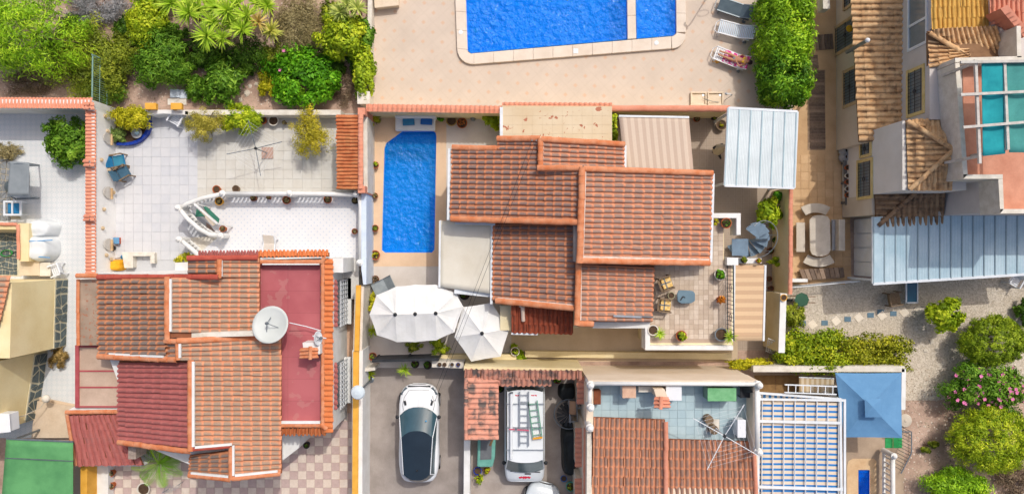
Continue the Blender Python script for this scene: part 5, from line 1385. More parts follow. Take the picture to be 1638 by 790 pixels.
# windows on the lane side
GLD = M('window_glass', '#7d8a90', '#6c7a80', rough=.12, bump=0, spec=.6)
def window(X, py0, py1, z0, z1, frame_mat, cols=3, rows=8, bars=True):
    ya, yb = yw(py0, (z0+z1)/2), yw(py1, (z0+z1)/2)
    w = MB().box((X-.01, yb, z0), (X+.02, ya, z1)).build('window', GLD, rh)
    for bx in (((X-.06, ya, z0-.12), (X+.02, ya+.14, z1+.12)), ((X-.06, yb-.14, z0-.12), (X+.02, yb, z1+.12)), ((X-.062, yb-.14, z1), (X+.018, ya+.14, z1+.13)), ((X-.1, yb-.14, z0-.13), (X+.018, ya+.14, z0))):
        MB().box((bx[0][0], min(bx[0][1], bx[1][1]), bx[0][2]), (bx[1][0], max(bx[0][1], bx[1][1]), bx[1][2])).build('window_frame', frame_mat, w)
    if bars:
        n = max(3, int(abs(ya-yb)/.14))
        for k in range(1, n): y = yb+(ya-yb)*k/n; MB().box((X-.09, y-.009, z0), (X-.075, y+.009, z1)).build('grille_bar', MATS['black_metal'], w)
        for z in (z0+.03, (z0+z1)/2, z1-.05): MB().box((X-.092, yb, z), (X-.073, ya, z+.02)).build('grille_rail', MATS['black_metal'], w)
        ym = (ya+yb)/2; zm = (z0+z1)/2; MB().tube([(X-.095, ym+.09*math.cos(k*math.pi/4), zm+.09*math.sin(k*math.pi/4)) for k in range(9)], .02, 5).build('grille_rosette', MATS['black_metal'], w)
window(X1, 113, 165, .95, 2.1, M('tan_frame', '#cdb48e', '#bfa47c', s=3)); window(X1, 36, 76, .1, 2.1, MATS['tan_frame']); window(X1, -30, 6, 1.0, 2.1, MATS['tan_frame'])
window(X2, 229, 247, 2.0, 2.75, YF); window(X2, 259, 314, 1.75, 2.85, YF)
window(X3, 113, 180, 4.15, 5.15, YF)
fl = yw(45, 2.0); MB().lathe((X1-.25, fl, 1.9), [(.05,-.02),(.17,0),(.14,.05),(.03,.07)], 14).build('sun_ornament', M('ornament_yellow', '#e6b02c', '#d8a01c'), rh)
w = MB().box((X3-.02, yw(75,4.7), 4.1), (X3+.02, yw(-20,4.7), 5.45)).build('window', GLD, rh)
for a, b in (((yw(75,4.7)-.06, 4.05), (yw(-20,4.7), 4.15)), ((yw(75,4.7)-.06, 5.4), (yw(-20,4.7), 5.5)), ((yw(75,4.7)-.06, 4.151), (yw(75,4.7)+.05, 5.399)), ((yw(37,4.7)-.05, 4.151), (yw(37,4.7)+.05, 5.399))):
    MB().box((X3-.07, a[0], a[1]), (X3+.018, b[0], b[1])).build('window_frame', MATS['white_metal'], w)
# wall bracket pole with a white globe
t = thing('bracket_lamp', 'grey pole with a white globe standing against the tan tiled eave', 'lamp', (15.68, yw(84,2.2), 2.2))
y_ = yw(84, 2.2); MB().tube([(15.68, y_, 2.2), (15.68, y_, 4.0)], .085, 10).build('pole', MATS['grey_metal'], t); MB().tube([(15.68, y_, 2.4), (X1+.01, y_, 2.4)], .03, 6).build('bracket', MATS['grey_metal'], t)
MB().lathe((15.68, y_, 3.98), [(.06,0),(.1,.05),(.11,.11),(.08,.18),(.02,.21)], 12).build('globe', MATS['white_plastic'], t, smooth=True)
box_thing('air_conditioner', 'beige air conditioner unit on the lane wall at the top edge', 'air conditioner', [(1316,-8),(1327,-8),(1328,14),(1317,14)], .9, 1.6, MATS['stone_white'])
# pergola with teal shade nets on the pink terrace
pg = thing('pergola', 'white beamed pergola over the pink roof terrace', 'pergola', P3((1590,200,TZ2+.04)))
BW = M('weathered_white', '#cfcbc4', '#b8b3ab', s=5); pz = 8.1
for a, b in (((1560,96,pz),(1567,262,pz)),((1606,98,pz),(1612,240,pz)),((1656,96,pz),(1660,240,pz)),((1536,152,pz+.11),(1660,146,pz+.11)),((1540,204,pz+.11),(1660,194,pz+.11)),((1536,100,pz+.11),(1660,98,pz+.11))): MB().beam(P3(a), P3(b), .1, .1).build('beam', BW, pg)
for x, y in ((1561,100),(1566,250),(1611,238)): p = W(x, y, pz); MB().box((p.x-.05, p.y-.05, TZ2+.04), (p.x+.05, p.y+.05, pz-.06)).build('post', BW, pg)
TEAL = M('teal_net', '#2aa0a8', '#1f8e98', s=2, fine=.08)
for i, c in enumerate(([(1570,98,pz+.0),(1604,99,pz+.0),(1608,246,pz-.08),(1572,250,pz-.08)], [(1609,101,pz-.02),(1650,100,pz-.02),(1650,244,pz-.06),(1614,244,pz-.06)])):
    tt = thing('shade_net', ['bright teal shade net over the pink terrace beside the parapet', 'muted green shade net at the right edge over the pink terrace'][i], 'shade net', P3(c[0]))
    cloth('net', TEAL if i == 0 else M('green_net', '#4f9a94', '#448a86', s=2), tt, c, .1)
    MB().beam(P3(c[0]), P3(c[1]), .05, .05).build('batten', BW, tt)
# weathered white sheet porch roof; bluish cast of shade put into its colour
SHADE_BLU = M('weathered_shade_blue_metal', '#c6dae2', '#aac6d2', s=.8, fine=.12, rough=.5, bump=.05)
bc = thing('carport', 'long weathered sheet metal porch roof of the two storey house', 'carport', W(1500, 420))
panel_roof(bc, [(1397,347,3.1),(1680,338,3.1),(1680,434,2.75),(1397,453,2.75)], 16, SHADE_BLU, M('grey_seam', '#9fb2ba', '#8fa2aa', rough=.5), ribh=.045)
MB().beam(P3((1396,454,2.72)), P3((1680,436,2.72)), .12, .12).build('gutter', MATS['white_metal'], bc); MB().beam(P3((1396,347,3.05)), P3((1396,453,2.72)), .1, .1).build('verge', MATS['white_metal'], bc)
for x, y in ((1400,448),(1490,442),(1580,436)): p = W(x, y, 2.6); MB().box((p.x-.05, p.y-.05, 0), (p.x+.05, p.y+.05, 2.66)).build('post', MATS['white_metal'], bc)
dw = thing('door_screen', 'white glazed door screen at the end of the sheet metal porch roof', 'door', W(1366, 400)); xd = W(1365, 400).x
for i in range(4):
    y0 = yw(350+i*23, 1.3); y1 = yw(373+i*23, 1.3)
    f = MB().box((xd, y1+.02, .05), (xd+.05, y0-.02, 2.5)).build('door_panel', MATS['white_paint'], dw); MB().box((xd-.012, y1+.15, 1.9), (xd-.002, y0-.15, 2.35)).build('pane', GLD, f)
MB().box((xd+.06, yw(442,1.3), 0), (xd+.2, yw(349,1.3), 2.6)).build('frame', MATS['white_metal'], dw)
# ------------------------------------------------------------------ lane: boardwalk, furniture, stone jars
bw = MB().pprism([(1292,112),(1320,112),(1320,240),(1292,240)], .02, .03).build('boardwalk', M('board_bed', '#a98f74', '#98806a', s=3), kind='structure')
bm = [M('board_a', '#8f7a68', '#7c6858', s=9), M('board_b', '#a38c78', '#907a68', s=9), M('board_c', '#7e6c5e', '#6c5c50', s=9)]
floor_tiles(bw, 'plank', [(1294,113),(1319,113),(1321,238),(1296,238)], 1, 26, .06, bm, .02, th=.03)
floor_tiles(bw, 'plank', [(1304,56),(1332,54),(1334,79),(1306,81)], 6, 1, .06, bm, .02, th=.03)
floor_tiles(bw, 'plank', [(1296,88),(1308,88),(1310,110),(1298,110)], 1, 4, .06, bm, .02, th=.03)
lane = bpy.data.objects['lane']
floor_tiles(lane, 'paving_tile', [(1268,248),(1358,248),(1362,452),(1268,452)], 7, 15, .04, [M('lane_tile_a', '#d9b68c', '#cda87e', s=2), M('lane_tile_b', '#d2ae84', '#c6a178', s=2)], .012)
CONC = M('cast_stone', '#cfc5b6', '#bdb2a2', s=2, fine=.1); CUSH = M('grey_cushion', '#a5a6a8', '#96989b', s=3)
t = thing('garden_table', 'long rounded cast stone table on the lane patio', 'table', W(1311, 377))
o = [(1296+32*0+x, y) for x, y in ((4,346),(12,344),(20,344),(28,346),(32,352),(33,400),(29,407),(20,410),(11,410),(3,407),(0,400),(-1,352))]
MB().pprism(o, .68, .76).build('tabletop', CONC, t, bevel=.02)
for y in (360, 394): p = W(1312, y, .6); MB().lathe((p.x, p.y, .041), [(.3,0),(.26,.08),(.13,.2),(.15,.5),(.28,.638)], 10).build('pedestal', CONC, t)
def arc_bench(label, c, r0, r1, a0, a1):
    t = thing('curved_bench', label, 'bench', W(*c)); pts = arcpts(c, r1, a0, a1, 8) + arcpts(c, r0, a1, a0, 8)
    MB().pprism(pts, .38, .46).build('seat', CONC, t, bevel=.015)
    for f in (.2, .8):
        a = a0+(a1-a0)*f; p = W(c[0]+(r0+r1)/2*math.cos(R(a)), c[1]-(r0+r1)/2*math.sin(R(a)), .4); MB().lathe((p.x, p.y, .041), [(.2,0),(.14,.1),(.18,.338)], 8).build('leg', CONC, t)
arc_bench('curved stone bench above the cast stone table', (1305,370), 30, 45, 58, 122)
arc_bench('curved stone bench below the cast stone table', (1310,379), 33, 48, 238, 302)
def bench(label, r, zs, backside, cush):
    x0, y0, x1, y1 = r; t = thing('garden_bench', label, 'bench', W((x0+x1)/2, (y0+y1)/2))
    MB().pprism(rect(x0, y0, x1, y1), .38, .45).build('seat', CONC, t, bevel=.015)
    bx = (x1, x1+5) if backside > 0 else (x0-4, x0)
    for y in (y0+4, y1-6): MB().pprism(rect(x0+1, y, x1-1, y+4), .041, .379).build('leg', CONC, t)
    if cush: MB().pprism(rect(x0+1, y0+1, x1-4, y1-1), .452, .53).build('cushion', CUSH, t, bevel=.03); MB().pprism(rect(x1-3, y0, x1+7, y1), .452, .95).build('backrest', CONC, t, bevel=.02)
    return t
bench('cast stone bench with grey cushion between table and house wall', (1330,351,1345,401), .45, 1, True); bench('plain cast stone bench beside the villa boundary wall', (1274,356,1288,403), .45, -1, False)
t = thing('plant_shelf', 'dark stone plant shelf along the house wall in the lane', 'shelf', W(1356, 295)); SH = M('dark_stone', '#7c7a76', '#6a6864', s=4, fine=.2)
MB().pprism([(1349,256),(1362,256),(1364,328),(1353,328)], .42, .5).build('top', SH, t)
for y in (258, 290, 322): MB().pprism(rect(1351, y, 1361, y+4), .041, .419).build('support', SH, t)
for i, y in enumerate((231, 241, 251)):
    p = W(1354, y, .5); t = thing('stone_jar', ['upper', 'middle', 'lower'][i] + ' of three grey stone jars against the lane wall', 'jar', (p.x, p.y, .02), 'grey stone jars in the lane'); MB().lathe((p.x, p.y, .02), [(.14,0),(.24,.15),(.27,.32),(.2,.5),(.15,.56),(.17,.6),(.1,.6),(.08,.5)], 16).build('body', CUSH, t, smooth=True); MB().lathe((p.x, p.y, .52), [(.125,0),(.05,.01)], 10).build('mouth', MATS['soil'], t)
for i, (y, m) in enumerate(((268, 'terracotta'), (281, 'stone_white'), (291, 'terracotta'), (302, 'stone_white'), (312, 'terracotta'))):
    pot(['topmost', 'second', 'third', 'fourth', 'lowest'][i] + ' small pot on the dark stone plant shelf', 1356, y, .5, .12, .2, MATS[m], group='pots on the plant shelf')
pot('square terracotta pot at the end of the plant shelf', 1359, 335, .041, .2, .32, MATS['terracotta'])
t = thing('wooden_pallet', 'weathered wooden shutters stacked flat at the end of the lane patio', 'shutter', W(1318, 440))
for i in range(9): MB().pprism([(1278+i*8,431-i*.4),(1285+i*8,430.6-i*.4),(1292+i*7.4,448-i*.6),(1285.4+i*7.4,448.4-i*.6)], .3, .36).build('slat', bm[i % 3], t)
for y in (434, 445): MB().pprism([(1279,y),(1350,y-4),(1350,y-1),(1279,y+3)], .042, .299).build('batten', bm[0], t)
fn = thing('garden_fence', 'low white slatted fence between the lane patio and gravel garden', 'fence', W(1320, 455))
a, b = W(1266, 460, 1.0), W(1376, 450, 1.0)
for z in (.15, .95): MB().beam((a.x, a.y, z), (b.x, b.y, z), .04, .05).build('rail', MATS['white_metal'], fn)
for k in range(26): p = a.lerp(b, k/25); MB().box((p.x-.015, p.y-.015, .02), (p.x+.015, p.y+.015, 1.0)).build('picket', MATS['white_metal'], fn)
MB().pprism(rect(1267,446,1292,451), 0, .7).build('end_panel', MATS['white_paint'], fn)
# ------------------------------------------------------------------ gravel garden
gg = bpy.data.objects['gravel_garden']; CR = M('step_cream', '#eee2d0', '#e2d4be', s=3); BL = M('step_blue', '#6d8796', '#5f7a8a', s=3)
for i, (x, y) in enumerate(((1299.7,519),(1337.6,513.4),(1373.7,508),(1411,504.7),(1446.7,499.7),(1470,496),(1268.6,531.6))):
    a = .35*(i % 3); q = [(x+8.3*math.cos(k*math.pi/2+.1), y+8.3*math.sin(k*math.pi/2+.1)) for k in range(4)]; MB().pprism(q, -.02, .03).build('stepping_stone', CR, gg, bevel=.01)
for x, y in ((1284,517),(1319,516.4),(1355.8,510.5),(1392.6,504),(1429,501.5),(1408.6,499)): MB().pprism(rect(x-5, y-4, x+5.5, y+4), -.02, .028).build('stepping_stone', BL, gg, bevel=.01)
ps = thing('framed_panel', 'upright blue glass panel in a white frame under the porch roof edge', 'panel', W(1460, 475))
MB().pprism(rect(1451,452,1467,483), .5, .53).build('glass', M('panel_blue', '#2e6580', '#285a74', rough=.2, bump=0), ps); fr2 = MB()
for r in (rect(1450,450,1468,452.2), rect(1450,483,1468,485), rect(1449,450,1451,485), rect(1467.2,450,1469,485)): fr2.pprism(r, .48, .56)
fr2.build('frame', MATS['white_metal'], ps)
for x, y in ((1452,454),(1466,454),(1452,481),(1466,481)): p = W(x, y, .4); MB().box((p.x-.02, p.y-.02, 0), (p.x+.02, p.y+.02, .48)).build('leg', MATS['white_metal'], ps)
def simple_chair(name, label, px, py, rot, w, mat_f, mat_s, zs=.44, hb=.9, z0=0.0, slats=0, arms=True, cush=None):
    """garden chair: seat, backrest (slats), four legs, arms; faces +y before rot"""
    c = W(px, py, z0+zs); T_ = Matrix.Translation((c.x, c.y, z0)) @ Matrix.Rotation(rot, 4, 'Z'); t = thing(name, label, 'chair', (c.x, c.y, z0)); h = w/2
    def bx(nm, a, b, m, bev=.01):
        mb = MB().box(a, b); mb.v = [tuple(T_ @ Vector(v)) for v in mb.v]; return mb.build(nm, m, t, bevel=bev)
    if slats:
        for k in range(slats): y0 = -h+.06+k*(w-.06)/slats; bx('seat_slat', (-h+.03, y0, zs-.03), (h-.03, y0+(w-.06)/slats*.72, zs), mat_s, 0)
    else: bx('seat', (-h+.02, -h+.06, zs-.05), (h-.02, h, zs), mat_s)
    mb = MB().box((-h+.02, -.03, 0), (h-.02, .03, hb-zs)); B_ = T_ @ Matrix.Translation((0, -h+.03, zs)) @ Matrix.Rotation(R(16), 4, 'X'); mb.v = [tuple(B_ @ Vector(v)) for v in mb.v]; mb.build('backrest', mat_s, t, bevel=.01)
    if cush: bx('cushion', (-h+.06, -h+.1, zs+.002), (h-.06, h-.03, zs+.08), cush, .03)
    for sx in (-1, 1):
        for sy in (-1, 1): bx('leg', (sx*h-.025, sy*(h-.03)-.025, 0.012), (sx*h+.025, sy*(h-.03)+.025, zs-.03 if not arms else zs+.2), mat_f, 0)
        if arms: bx('armrest', (sx*h-.035, -h+.02, zs+.2), (sx*h+.035, h, zs+.235), mat_f)
    return t
simple_chair('wicker_chair', 'brown wicker chair on the shaded gravel by the blue panel', 1430, 478, R(-80), .62, MATS['wicker'], MATS['wicker'])
simple_chair('plastic_chair', 'white plastic chair on the gravel at the right edge', 1623, 449, R(150), .55, MATS['white_plastic'], MATS['white_plastic'], slats=5)
# ------------------------------------------------------------------ vegetation
LM = leaf_mat
L_LIME = LM('leaf_lime', '#5c8a1e', '#8fc434', '#b9de50'); L_BRIGHT = LM('leaf_bright', '#3f7a1c', '#66ac2a', '#93cc46')
L_OLIVE = LM('leaf_olive', '#5a6e2c', '#869a40', '#a8b658'); L_DARK = LM('leaf_dark', '#2f4f1c', '#4b7428', '#6c9440')
L_YEL = LM('leaf_yellow', '#8a9420', '#b8bc34', '#d8d654'); L_DRY = LM('leaf_dry', '#8c8058', '#a89a6c', '#c2b488', boost=(1, 1, .95)); L_GREYL = LM('leaf_lavender', '#8c8c90', '#a9a8ae', '#c8c6ca', boost=(1, 1, .95))
L_MID = LM('leaf_mid', '#416c22', '#63943a', '#8ab454'); L_YG = LM('leaf_yellow_green', '#6f9022', '#a0bc34', '#c8d850')
L_YUC = LM('leaf_yucca', '#6f9a34', '#9cc44e', '#c8de80'); L_YUCY = LM('leaf_yucca_gold', '#b89a48', '#d6bd6c', '#ecd98e', boost=(1, 1, .95)); L_PALM = LM('leaf_palm', '#4f8a20', '#7fb83a', '#aed65c')
PINKF = M('petal_pink', '#e487b4', '#d870a4', s=4, bump=0); 
bush('feathery_tree', 'feathery bright lime tree in the corner of the wild garden', 'tree', 30, 48, 92, 66, 3.6, L_LIME, 17000, .17, seed=1, clumps=110, aspect=.16, lump=.2, zc=1.6)
bush('lavender_shrub', 'dry grey lavender shrub at the top edge of the wild garden', 'shrub', 155, 10, 55, 28, .7, L_GREYL, 6000, .12, seed=2, aspect=.15, clumps=60)
bush('olive_shrub', 'wide olive green shrub behind the coral coped wall', 'shrub', 142, 98, 56, 62, 1.5, L_OLIVE, 14000, .13, seed=3, clumps=110, aspect=.25)
bush('lime_shrub', 'lime yellow shrub beside the yucca clump', 'shrub', 234, 22, 32, 38, 1.3, L_YG, 6000, .13, seed=4, clumps=60)
bush('green_shrub', 'mid green spreading shrub below the lime yellow shrub', 'shrub', 256, 92, 48, 46, 1.4, L_MID, 9000, .14, seed=5, clumps=80, aspect=.3)
bush('fence_creeper', 'low creeper along the wire fence', 'shrub', 172, 135, 26, 36, .8, L_MID, 4000, .11, seed=6, clumps=50, aspect=.3)
bush('dark_shrub', 'dark green shrub under the golden yucca', 'shrub', 392, 84, 36, 34, 1.0, L_DARK, 5000, .1, seed=7, clumps=60, aspect=.3)
bush('succulent_shrub', 'upright succulent shrub with thick stems in the wild garden', 'shrub', 354, 130, 35, 38, 1.3, L_MID, 3800, .2, seed=8, clumps=60, aspect=.3, lump=.5)
bush('dry_shrub', 'large dry straw coloured shrub at the top of the garden', 'shrub', 476, 42, 44, 52, 1.1, L_DRY, 12000, .12, seed=9, clumps=120, aspect=.16)
bush('hibiscus_bush', 'bright green hibiscus bush with pink flowers', 'bush', 484, 124, 52, 42, 1.6, L_BRIGHT, 8000, .17, seed=10, clumps=70, flowers=(PINKF, 4, .09))
bush('yellow_bush', 'yellow green glossy bush near the pool deck corner', 'bush', 546, 58, 38, 36, 1.9, L_YG, 7000, .16, seed=11, clumps=60)
bush('ivy_hedge', 'ivy covering the wall beside the community pool deck', 'hedge', 581, 112, 15, 48, 1.6, L_YG, 5500, .13, seed=12, clumps=70, aspect=.7)
bush('ivy_hedge', 'upper ivy stretch along the edge of the community pool deck', 'hedge', 582, 55, 13, 26, 1.4, L_MID, 2500, .13, seed=13, clumps=40, aspect=.7)
bush('brown_shrub', 'dead brown twiggy shrub between hibiscus and ivy', 'shrub', 543, 140, 26, 26, .5, LM('leaf_brown', '#6f5c4a', '#8a7660', '#a8947c', boost=(1, 1, .95)), 3000, .12, seed=14, clumps=50, aspect=.12)
bush('brown_shrub', 'brown ground shrub under the feathery lime tree', 'shrub', 55, 128, 48, 28, .35, MATS['leaf_brown'], 4500, .12, seed=15, clumps=60, aspect=.14)
def yucca(label, spots, mat, h=1.2, L=.62, name='yucca'):
    c = W(sum(s[0] for s in spots)/len(spots), sum(s[1] for s in spots)/len(spots)); t = thing(name, label, 'yucca', c); rng = np.random.default_rng(int(spots[0][0]))
    for x, y in spots:
        hh = h*rng.uniform(.75, 1.1); p = W(x, y, hh); MB().tube([(c.x*.35+p.x*.65, c.y*.35+p.y*.65, .0), (p.x, p.y, hh*.6), (p.x, p.y, hh)], [.09,.08,.06], 7).build('trunk', MATS['wood'], t)
        rosette_obj('rosette', mat, t, rng, (p.x, p.y, hh), 70, L*rng.uniform(.85, 1.1), .1, (-.1, 1.35), .3, .02)
UNDER = [(95,70,34,26,1.0,L_MID,'dark green undergrowth between the feathery tree and olive shrub'),(205,70,26,24,.9,L_OLIVE,'olive undergrowth left of the mid green shrub'),(300,78,34,26,.9,L_DARK,'dark undergrowth below the yucca clump'),(232,58,30,22,1.2,L_YG,'yellowish shrub below the lime shrub'),(440,92,26,22,.8,L_OLIVE,'low olive bush under the dry shrub'),(512,96,24,20,.8,L_DARK,'dark bush between the dry shrub and hibiscus'),(428,130,16,26,.7,L_YEL,'yellowish edge of shrubs left of the hibiscus'),(285,112,24,26,.9,L_MID,'leafy shrub hanging over the garden path'),(330,92,26,20,.8,L_DARK,'dark shrub above the succulent shrub'),(250,-8,40,22,1.4,L_LIME,'lime shrub cut by the top edge'),(120,38,28,16,.5,L_DARK,'low dark plants above the olive shrub'),(568,96,16,24,.9,L_DARK,'dark undergrowth below the yellow green bush'),(185,100,22,40,.9,L_OLIVE,'olive shrub on the far side of the wire fence'),(380,110,22,18,.6,L_DARK,'low dark plants between succulent and hibiscus'),(200,44,18,18,.6,L_DARK,'small dark bush left of the lime shrub'),(272,52,22,18,.8,L_MID,'green bush touching the left side of the yucca clump'),(462,104,24,16,.6,L_OLIVE,'low olive plants above the hibiscus'),(528,24,18,22,.7,L_OLIVE,'olive bush below the silvery yucca'),(535,112,16,18,.6,L_DARK,'dark plants right of the hibiscus'),(312,140,16,20,.6,L_MID,'leafy plants left of the succulent shrub')]
for i, (x, y, rx_, ry_, h_, m_, lb) in enumerate(UNDER): bush('shrub', lb, 'shrub', x, y, rx_, ry_, h_, m_, 3000, .12, seed=100+i, clumps=50, aspect=.3)
yucca('clump of many green yucca rosettes in the wild garden', [(275,6),(303,22),(318,18),(345,12),(342,36),(364,18),(374,36),(388,48),(332,58),(356,62),(300,2),(322,-6),(380,8),(395,26)], L_YUC, 2.0, .78)
yucca('golden yellow yucca rosette beside the green yucca clump', [(414,36)], L_YUCY, 2.0, .62)
yucca('pale green yucca rosette under the golden one', [(434,50)], LM('leaf_yucca_pale', '#8fa05c', '#b4c07c', '#d6d8a0'), 1.6, .62)
yucca('green yucca at the top edge beside the dry shrub', [(412,6),(428,10)], L_YUC, 1.2, .6)
yucca('yucca with silvery rosettes at the pool deck edge', [(556,8),(572,14),(545,20)], LM('leaf_yucca_silver', '#8aa470', '#aabf8c', '#ccd6b0'), 1.8, .6)
# shrubs round the patios
bush('round_bush', 'dense round green bush beside the coral coped wall', 'bush', 105, 226, 35, 37, 1.5, L_MID, 7000, .13, seed=20, clumps=70)
bush('dry_plants', 'dry straw plants at the left edge of the side yard', 'plant', 12, 242, 22, 14, .4, L_DRY, 1200, .12, seed=21, aspect=.2)
bush('yellow_shrub', 'yellow green shrub in the raised bed with blue edging', 'shrub', 208, 188, 32, 22, 1.1, L_YEL, 5000, .1, seed=22, clumps=60, z0=.2, aspect=.3)
bush('dwarf_conifer', 'small pale dwarf conifer beside the blue edged bed', 'shrub', 185, 215, 15, 13, .7, LM('leaf_blue_green', '#64825a', '#86a478', '#a8c298'), 1800, .08, seed=23, clumps=25, aspect=.3)
bush('olive_tree', 'small thin greyish olive tree on the grey patio', 'tree', 324, 196, 30, 26, 1.7, LM('leaf_olive_grey', '#8a8a4c', '#a8a65c', '#c4c07c'), 5500, .08, seed=24, clumps=60, shell=.2, aspect=.25, zc=1.1)
bush('variegated_shrub', 'variegated yellow green shrub in front of the low garden wall', 'shrub', 385, 190, 30, 24, 1.3, L_YG, 5000, .11, seed=25, clumps=50, zc=.8)
bush('yellow_shrub', 'round yellow flowering shrub casting a shadow on the middle patio', 'shrub', 495, 216, 30, 42, 1.6, LM('leaf_yellow_thin', '#9a9a3c', '#bcb848', '#d8d060'), 7500, .075, seed=26, clumps=70, shell=.15, aspect=.3, zc=1.0)
bush('small_bush', 'small yellowish bush where the white balustrade meets the tiled roof', 'bush', 296, 420, 16, 16, .8, L_YEL, 1500, .1, seed=27, clumps=20)
bush('dry_bush', 'dry brown bush at the foot of the cream house wall', 'bush', 92, 572, 15, 18, .6, LM('leaf_rust', '#8c7440', '#a88c54', '#c8a870', boost=(1, 1, .95)), 1800, .1, seed=28, clumps=30, aspect=.3)
bush('agave', 'yellowish fern in the corner of the villa pool wall', 'plant', 598, 190, 13, 13, .6, L_YEL, 900, .12, seed=29, aspect=.2, clumps=14)
bush('shrub', 'bright shrub beside the worn cream flat roof', 'shrub', 788, 190, 16, 14, 1.1, L_YG, 1200, .2, seed=30, clumps=20)
bush('climbing_vine', 'bright green vine between the worn flat roof and the striped awning', 'vine', 981, 204, 8, 24, 2.2, L_YG, 2200, .13, seed=31, clumps=35)
bush('citrus_tree', 'glossy yellow green tree beside the spiral stair', 'tree', 1233, 338, 20, 24, 2.1, L_YG, 2200, .16, seed=32, clumps=26, zc=1.4, lump=.4)
bush('citrus_bush', 'green bush below the white metal carport', 'bush', 1252, 316, 15, 15, 1.5, L_BRIGHT, 1800, .14, seed=33, clumps=25)
bush('wall_shrub', 'small yellow green shrub against the cream villa wall', 'shrub', 1247, 418, 16, 8, 1.2, L_YG, 1100, .13, seed=34, clumps=18)
bush('cypress_hedge', 'tall dense bright green conifer hedge along the community pool deck', 'hedge', 1256, 40, 37, 68, 3.2, L_LIME, 30000, .16, seed=35, clumps=260, shell=.3, aspect=.28, zc=1.2, lump=.18, boxy=.3)
bush('cypress_hedge', 'dark lower end of the tall conifer hedge by the white carport', 'hedge', 1256, 126, 37, 40, 3.0, LM('leaf_cypress', '#3c6a1c', '#66a02c', '#9cc848'), 20000, .16, seed=36, clumps=190, shell=.3, aspect=.28, zc=1.2, lump=.18, boxy=.3)
bush('flowering_hedge', 'long yellow green hedge between the gravel garden and blue parasol', 'hedge', 1302, 562, 58, 32, 1.9, LM('leaf_hedge', '#66861e', '#90aa2e', '#bcc844'), 13000, .12, seed=37, clumps=140, shell=.2, zc=.8, boxy=.3)
bush('flowering_hedge', 'olive right end of the long hedge above the blue parasol', 'hedge', 1398, 567, 58, 29, 1.8, LM('leaf_hedge_olive', '#6e7e22', '#96a032', '#bcc04c'), 9000, .11, seed=38, clumps=130, shell=.2, zc=.7, boxy=.25)
bush('trailing_hedge', 'low trailing hedge on the parapet corner left of the long hedge', 'hedge', 1203, 582, 40, 9, .9, L_YEL, 3000, .11, seed=39, clumps=50, z0=.6)
bush('round_shrub', 'small rounded shrub behind the white wall end', 'shrub', 1270, 505, 18, 21, 1.0, L_OLIVE, 3000, .1, seed=40, clumps=40)
bush('lemon_tree', 'small bright lemon tree on the sunny gravel', 'tree', 1518, 504, 30, 26, 1.8, L_YG, 3800, .15, seed=41, clumps=40, zc=1.2, lump=.35)
bush('dome_shrub', 'large dome shaped green shrub on the gravel', 'shrub', 1592, 546, 45, 35, 2.0, LM('leaf_dome', '#5e7c20', '#8aa834', '#b0c850'), 24000, .1, seed=42, clumps=420, shell=.7, aspect=.28, lump=.05, cs=.55)
bush('oleander', 'oleander bush covered in pink blossom', 'bush', 1582, 620, 64, 38, 2.0, L_MID, 9000, .16, seed=43, clumps=90, flowers=(PINKF, 110, .1), aspect=.3, shell=.4)
bush('feathery_shrub', 'big feathery green shrub below the pink oleander', 'shrub', 1592, 704, 60, 46, 2.2, L_YG, 26000, .11, seed=44, clumps=420, shell=.65, aspect=.25, lump=.07, cs=.58)
bush('bright_shrub', 'bright green shrub at the bottom right edge', 'shrub', 1535, 780, 54, 30, 1.5, L_LIME, 10000, .14, seed=45, clumps=90, aspect=.25)
bush('dark_plants', 'dark dry undergrowth in the bottom right corner', 'plant', 1625, 770, 35, 30, .7, MATS['leaf_brown'], 2500, .12, seed=46, clumps=40, aspect=.2)
bush('sapling', 'small green sapling on the pink dirt', 'plant', 1484, 714, 16, 13, .4, L_OLIVE, 700, .1, seed=47, clumps=12)
bush('right_edge_bush', 'spiky dark bush at the right edge of the gravel', 'bush', 1643, 500, 14, 22, .7, L_DARK, 1500, .13, seed=48, clumps=20)
bush('garden_plant', 'yellow flowering plant beside the double parasol', 'plant', 593, 485, 8, 16, .8, L_YEL, 900, .12, seed=49, clumps=16)
for i, (x, y, m, d) in enumerate(((663, 553, L_OLIVE, 'olive'), (704, 553, L_YG, 'bright yellow green'))):
    bush('border_plant', d + ' plant under the edge of the double parasol', 'plant', x, y, 13 + 3*i, 10 + 3*i, .7, m, 900, .15, seed=50+i, clumps=16, aspect=.2)
bush('border_plant', 'plant with bright tips right of the hexagonal parasol', 'plant', 826, 566, 14, 12, .6, L_YG, 600, .2, seed=52, clumps=10)
bush('border_plant', 'plants under the porch corner of the villa', 'plant', 812, 510, 9, 18, .6, L_MID, 700, .13, seed=53, clumps=12)
def ground_yucca(label, px, py, L, mat, z=0.0, n=44, name='spiky_plant'):
    p = W(px, py, z+.3); t = thing(name, label, 'plant', (p.x, p.y, z)); rng = np.random.default_rng(int(px)); MB().lathe((p.x, p.y, z), [(.08,0),(.1,.15),(.05,.3)], 8).build('stem', MATS['wood'], t); rosette_obj('rosette', mat, t, rng, (p.x, p.y, z+.28), n, L, .05, (.0, 1.3), .5, z+.02)
ground_yucca('spiky light green yucca above the white parked car', 647, 591, .45, L_YUC, .35)
ground_yucca('spiky yucca under the left tip of the double parasol', 596, 529, .4, L_YG)
ground_yucca('small spiky plant at the gate pier', 592, 598, .35, L_YG)
pp_ = W(258, 738, .8); t = thing('palm', 'low palm with arching green fronds below the red tiled roof', 'palm', (pp_.x, pp_.y, 0)); rng = np.random.default_rng(5)
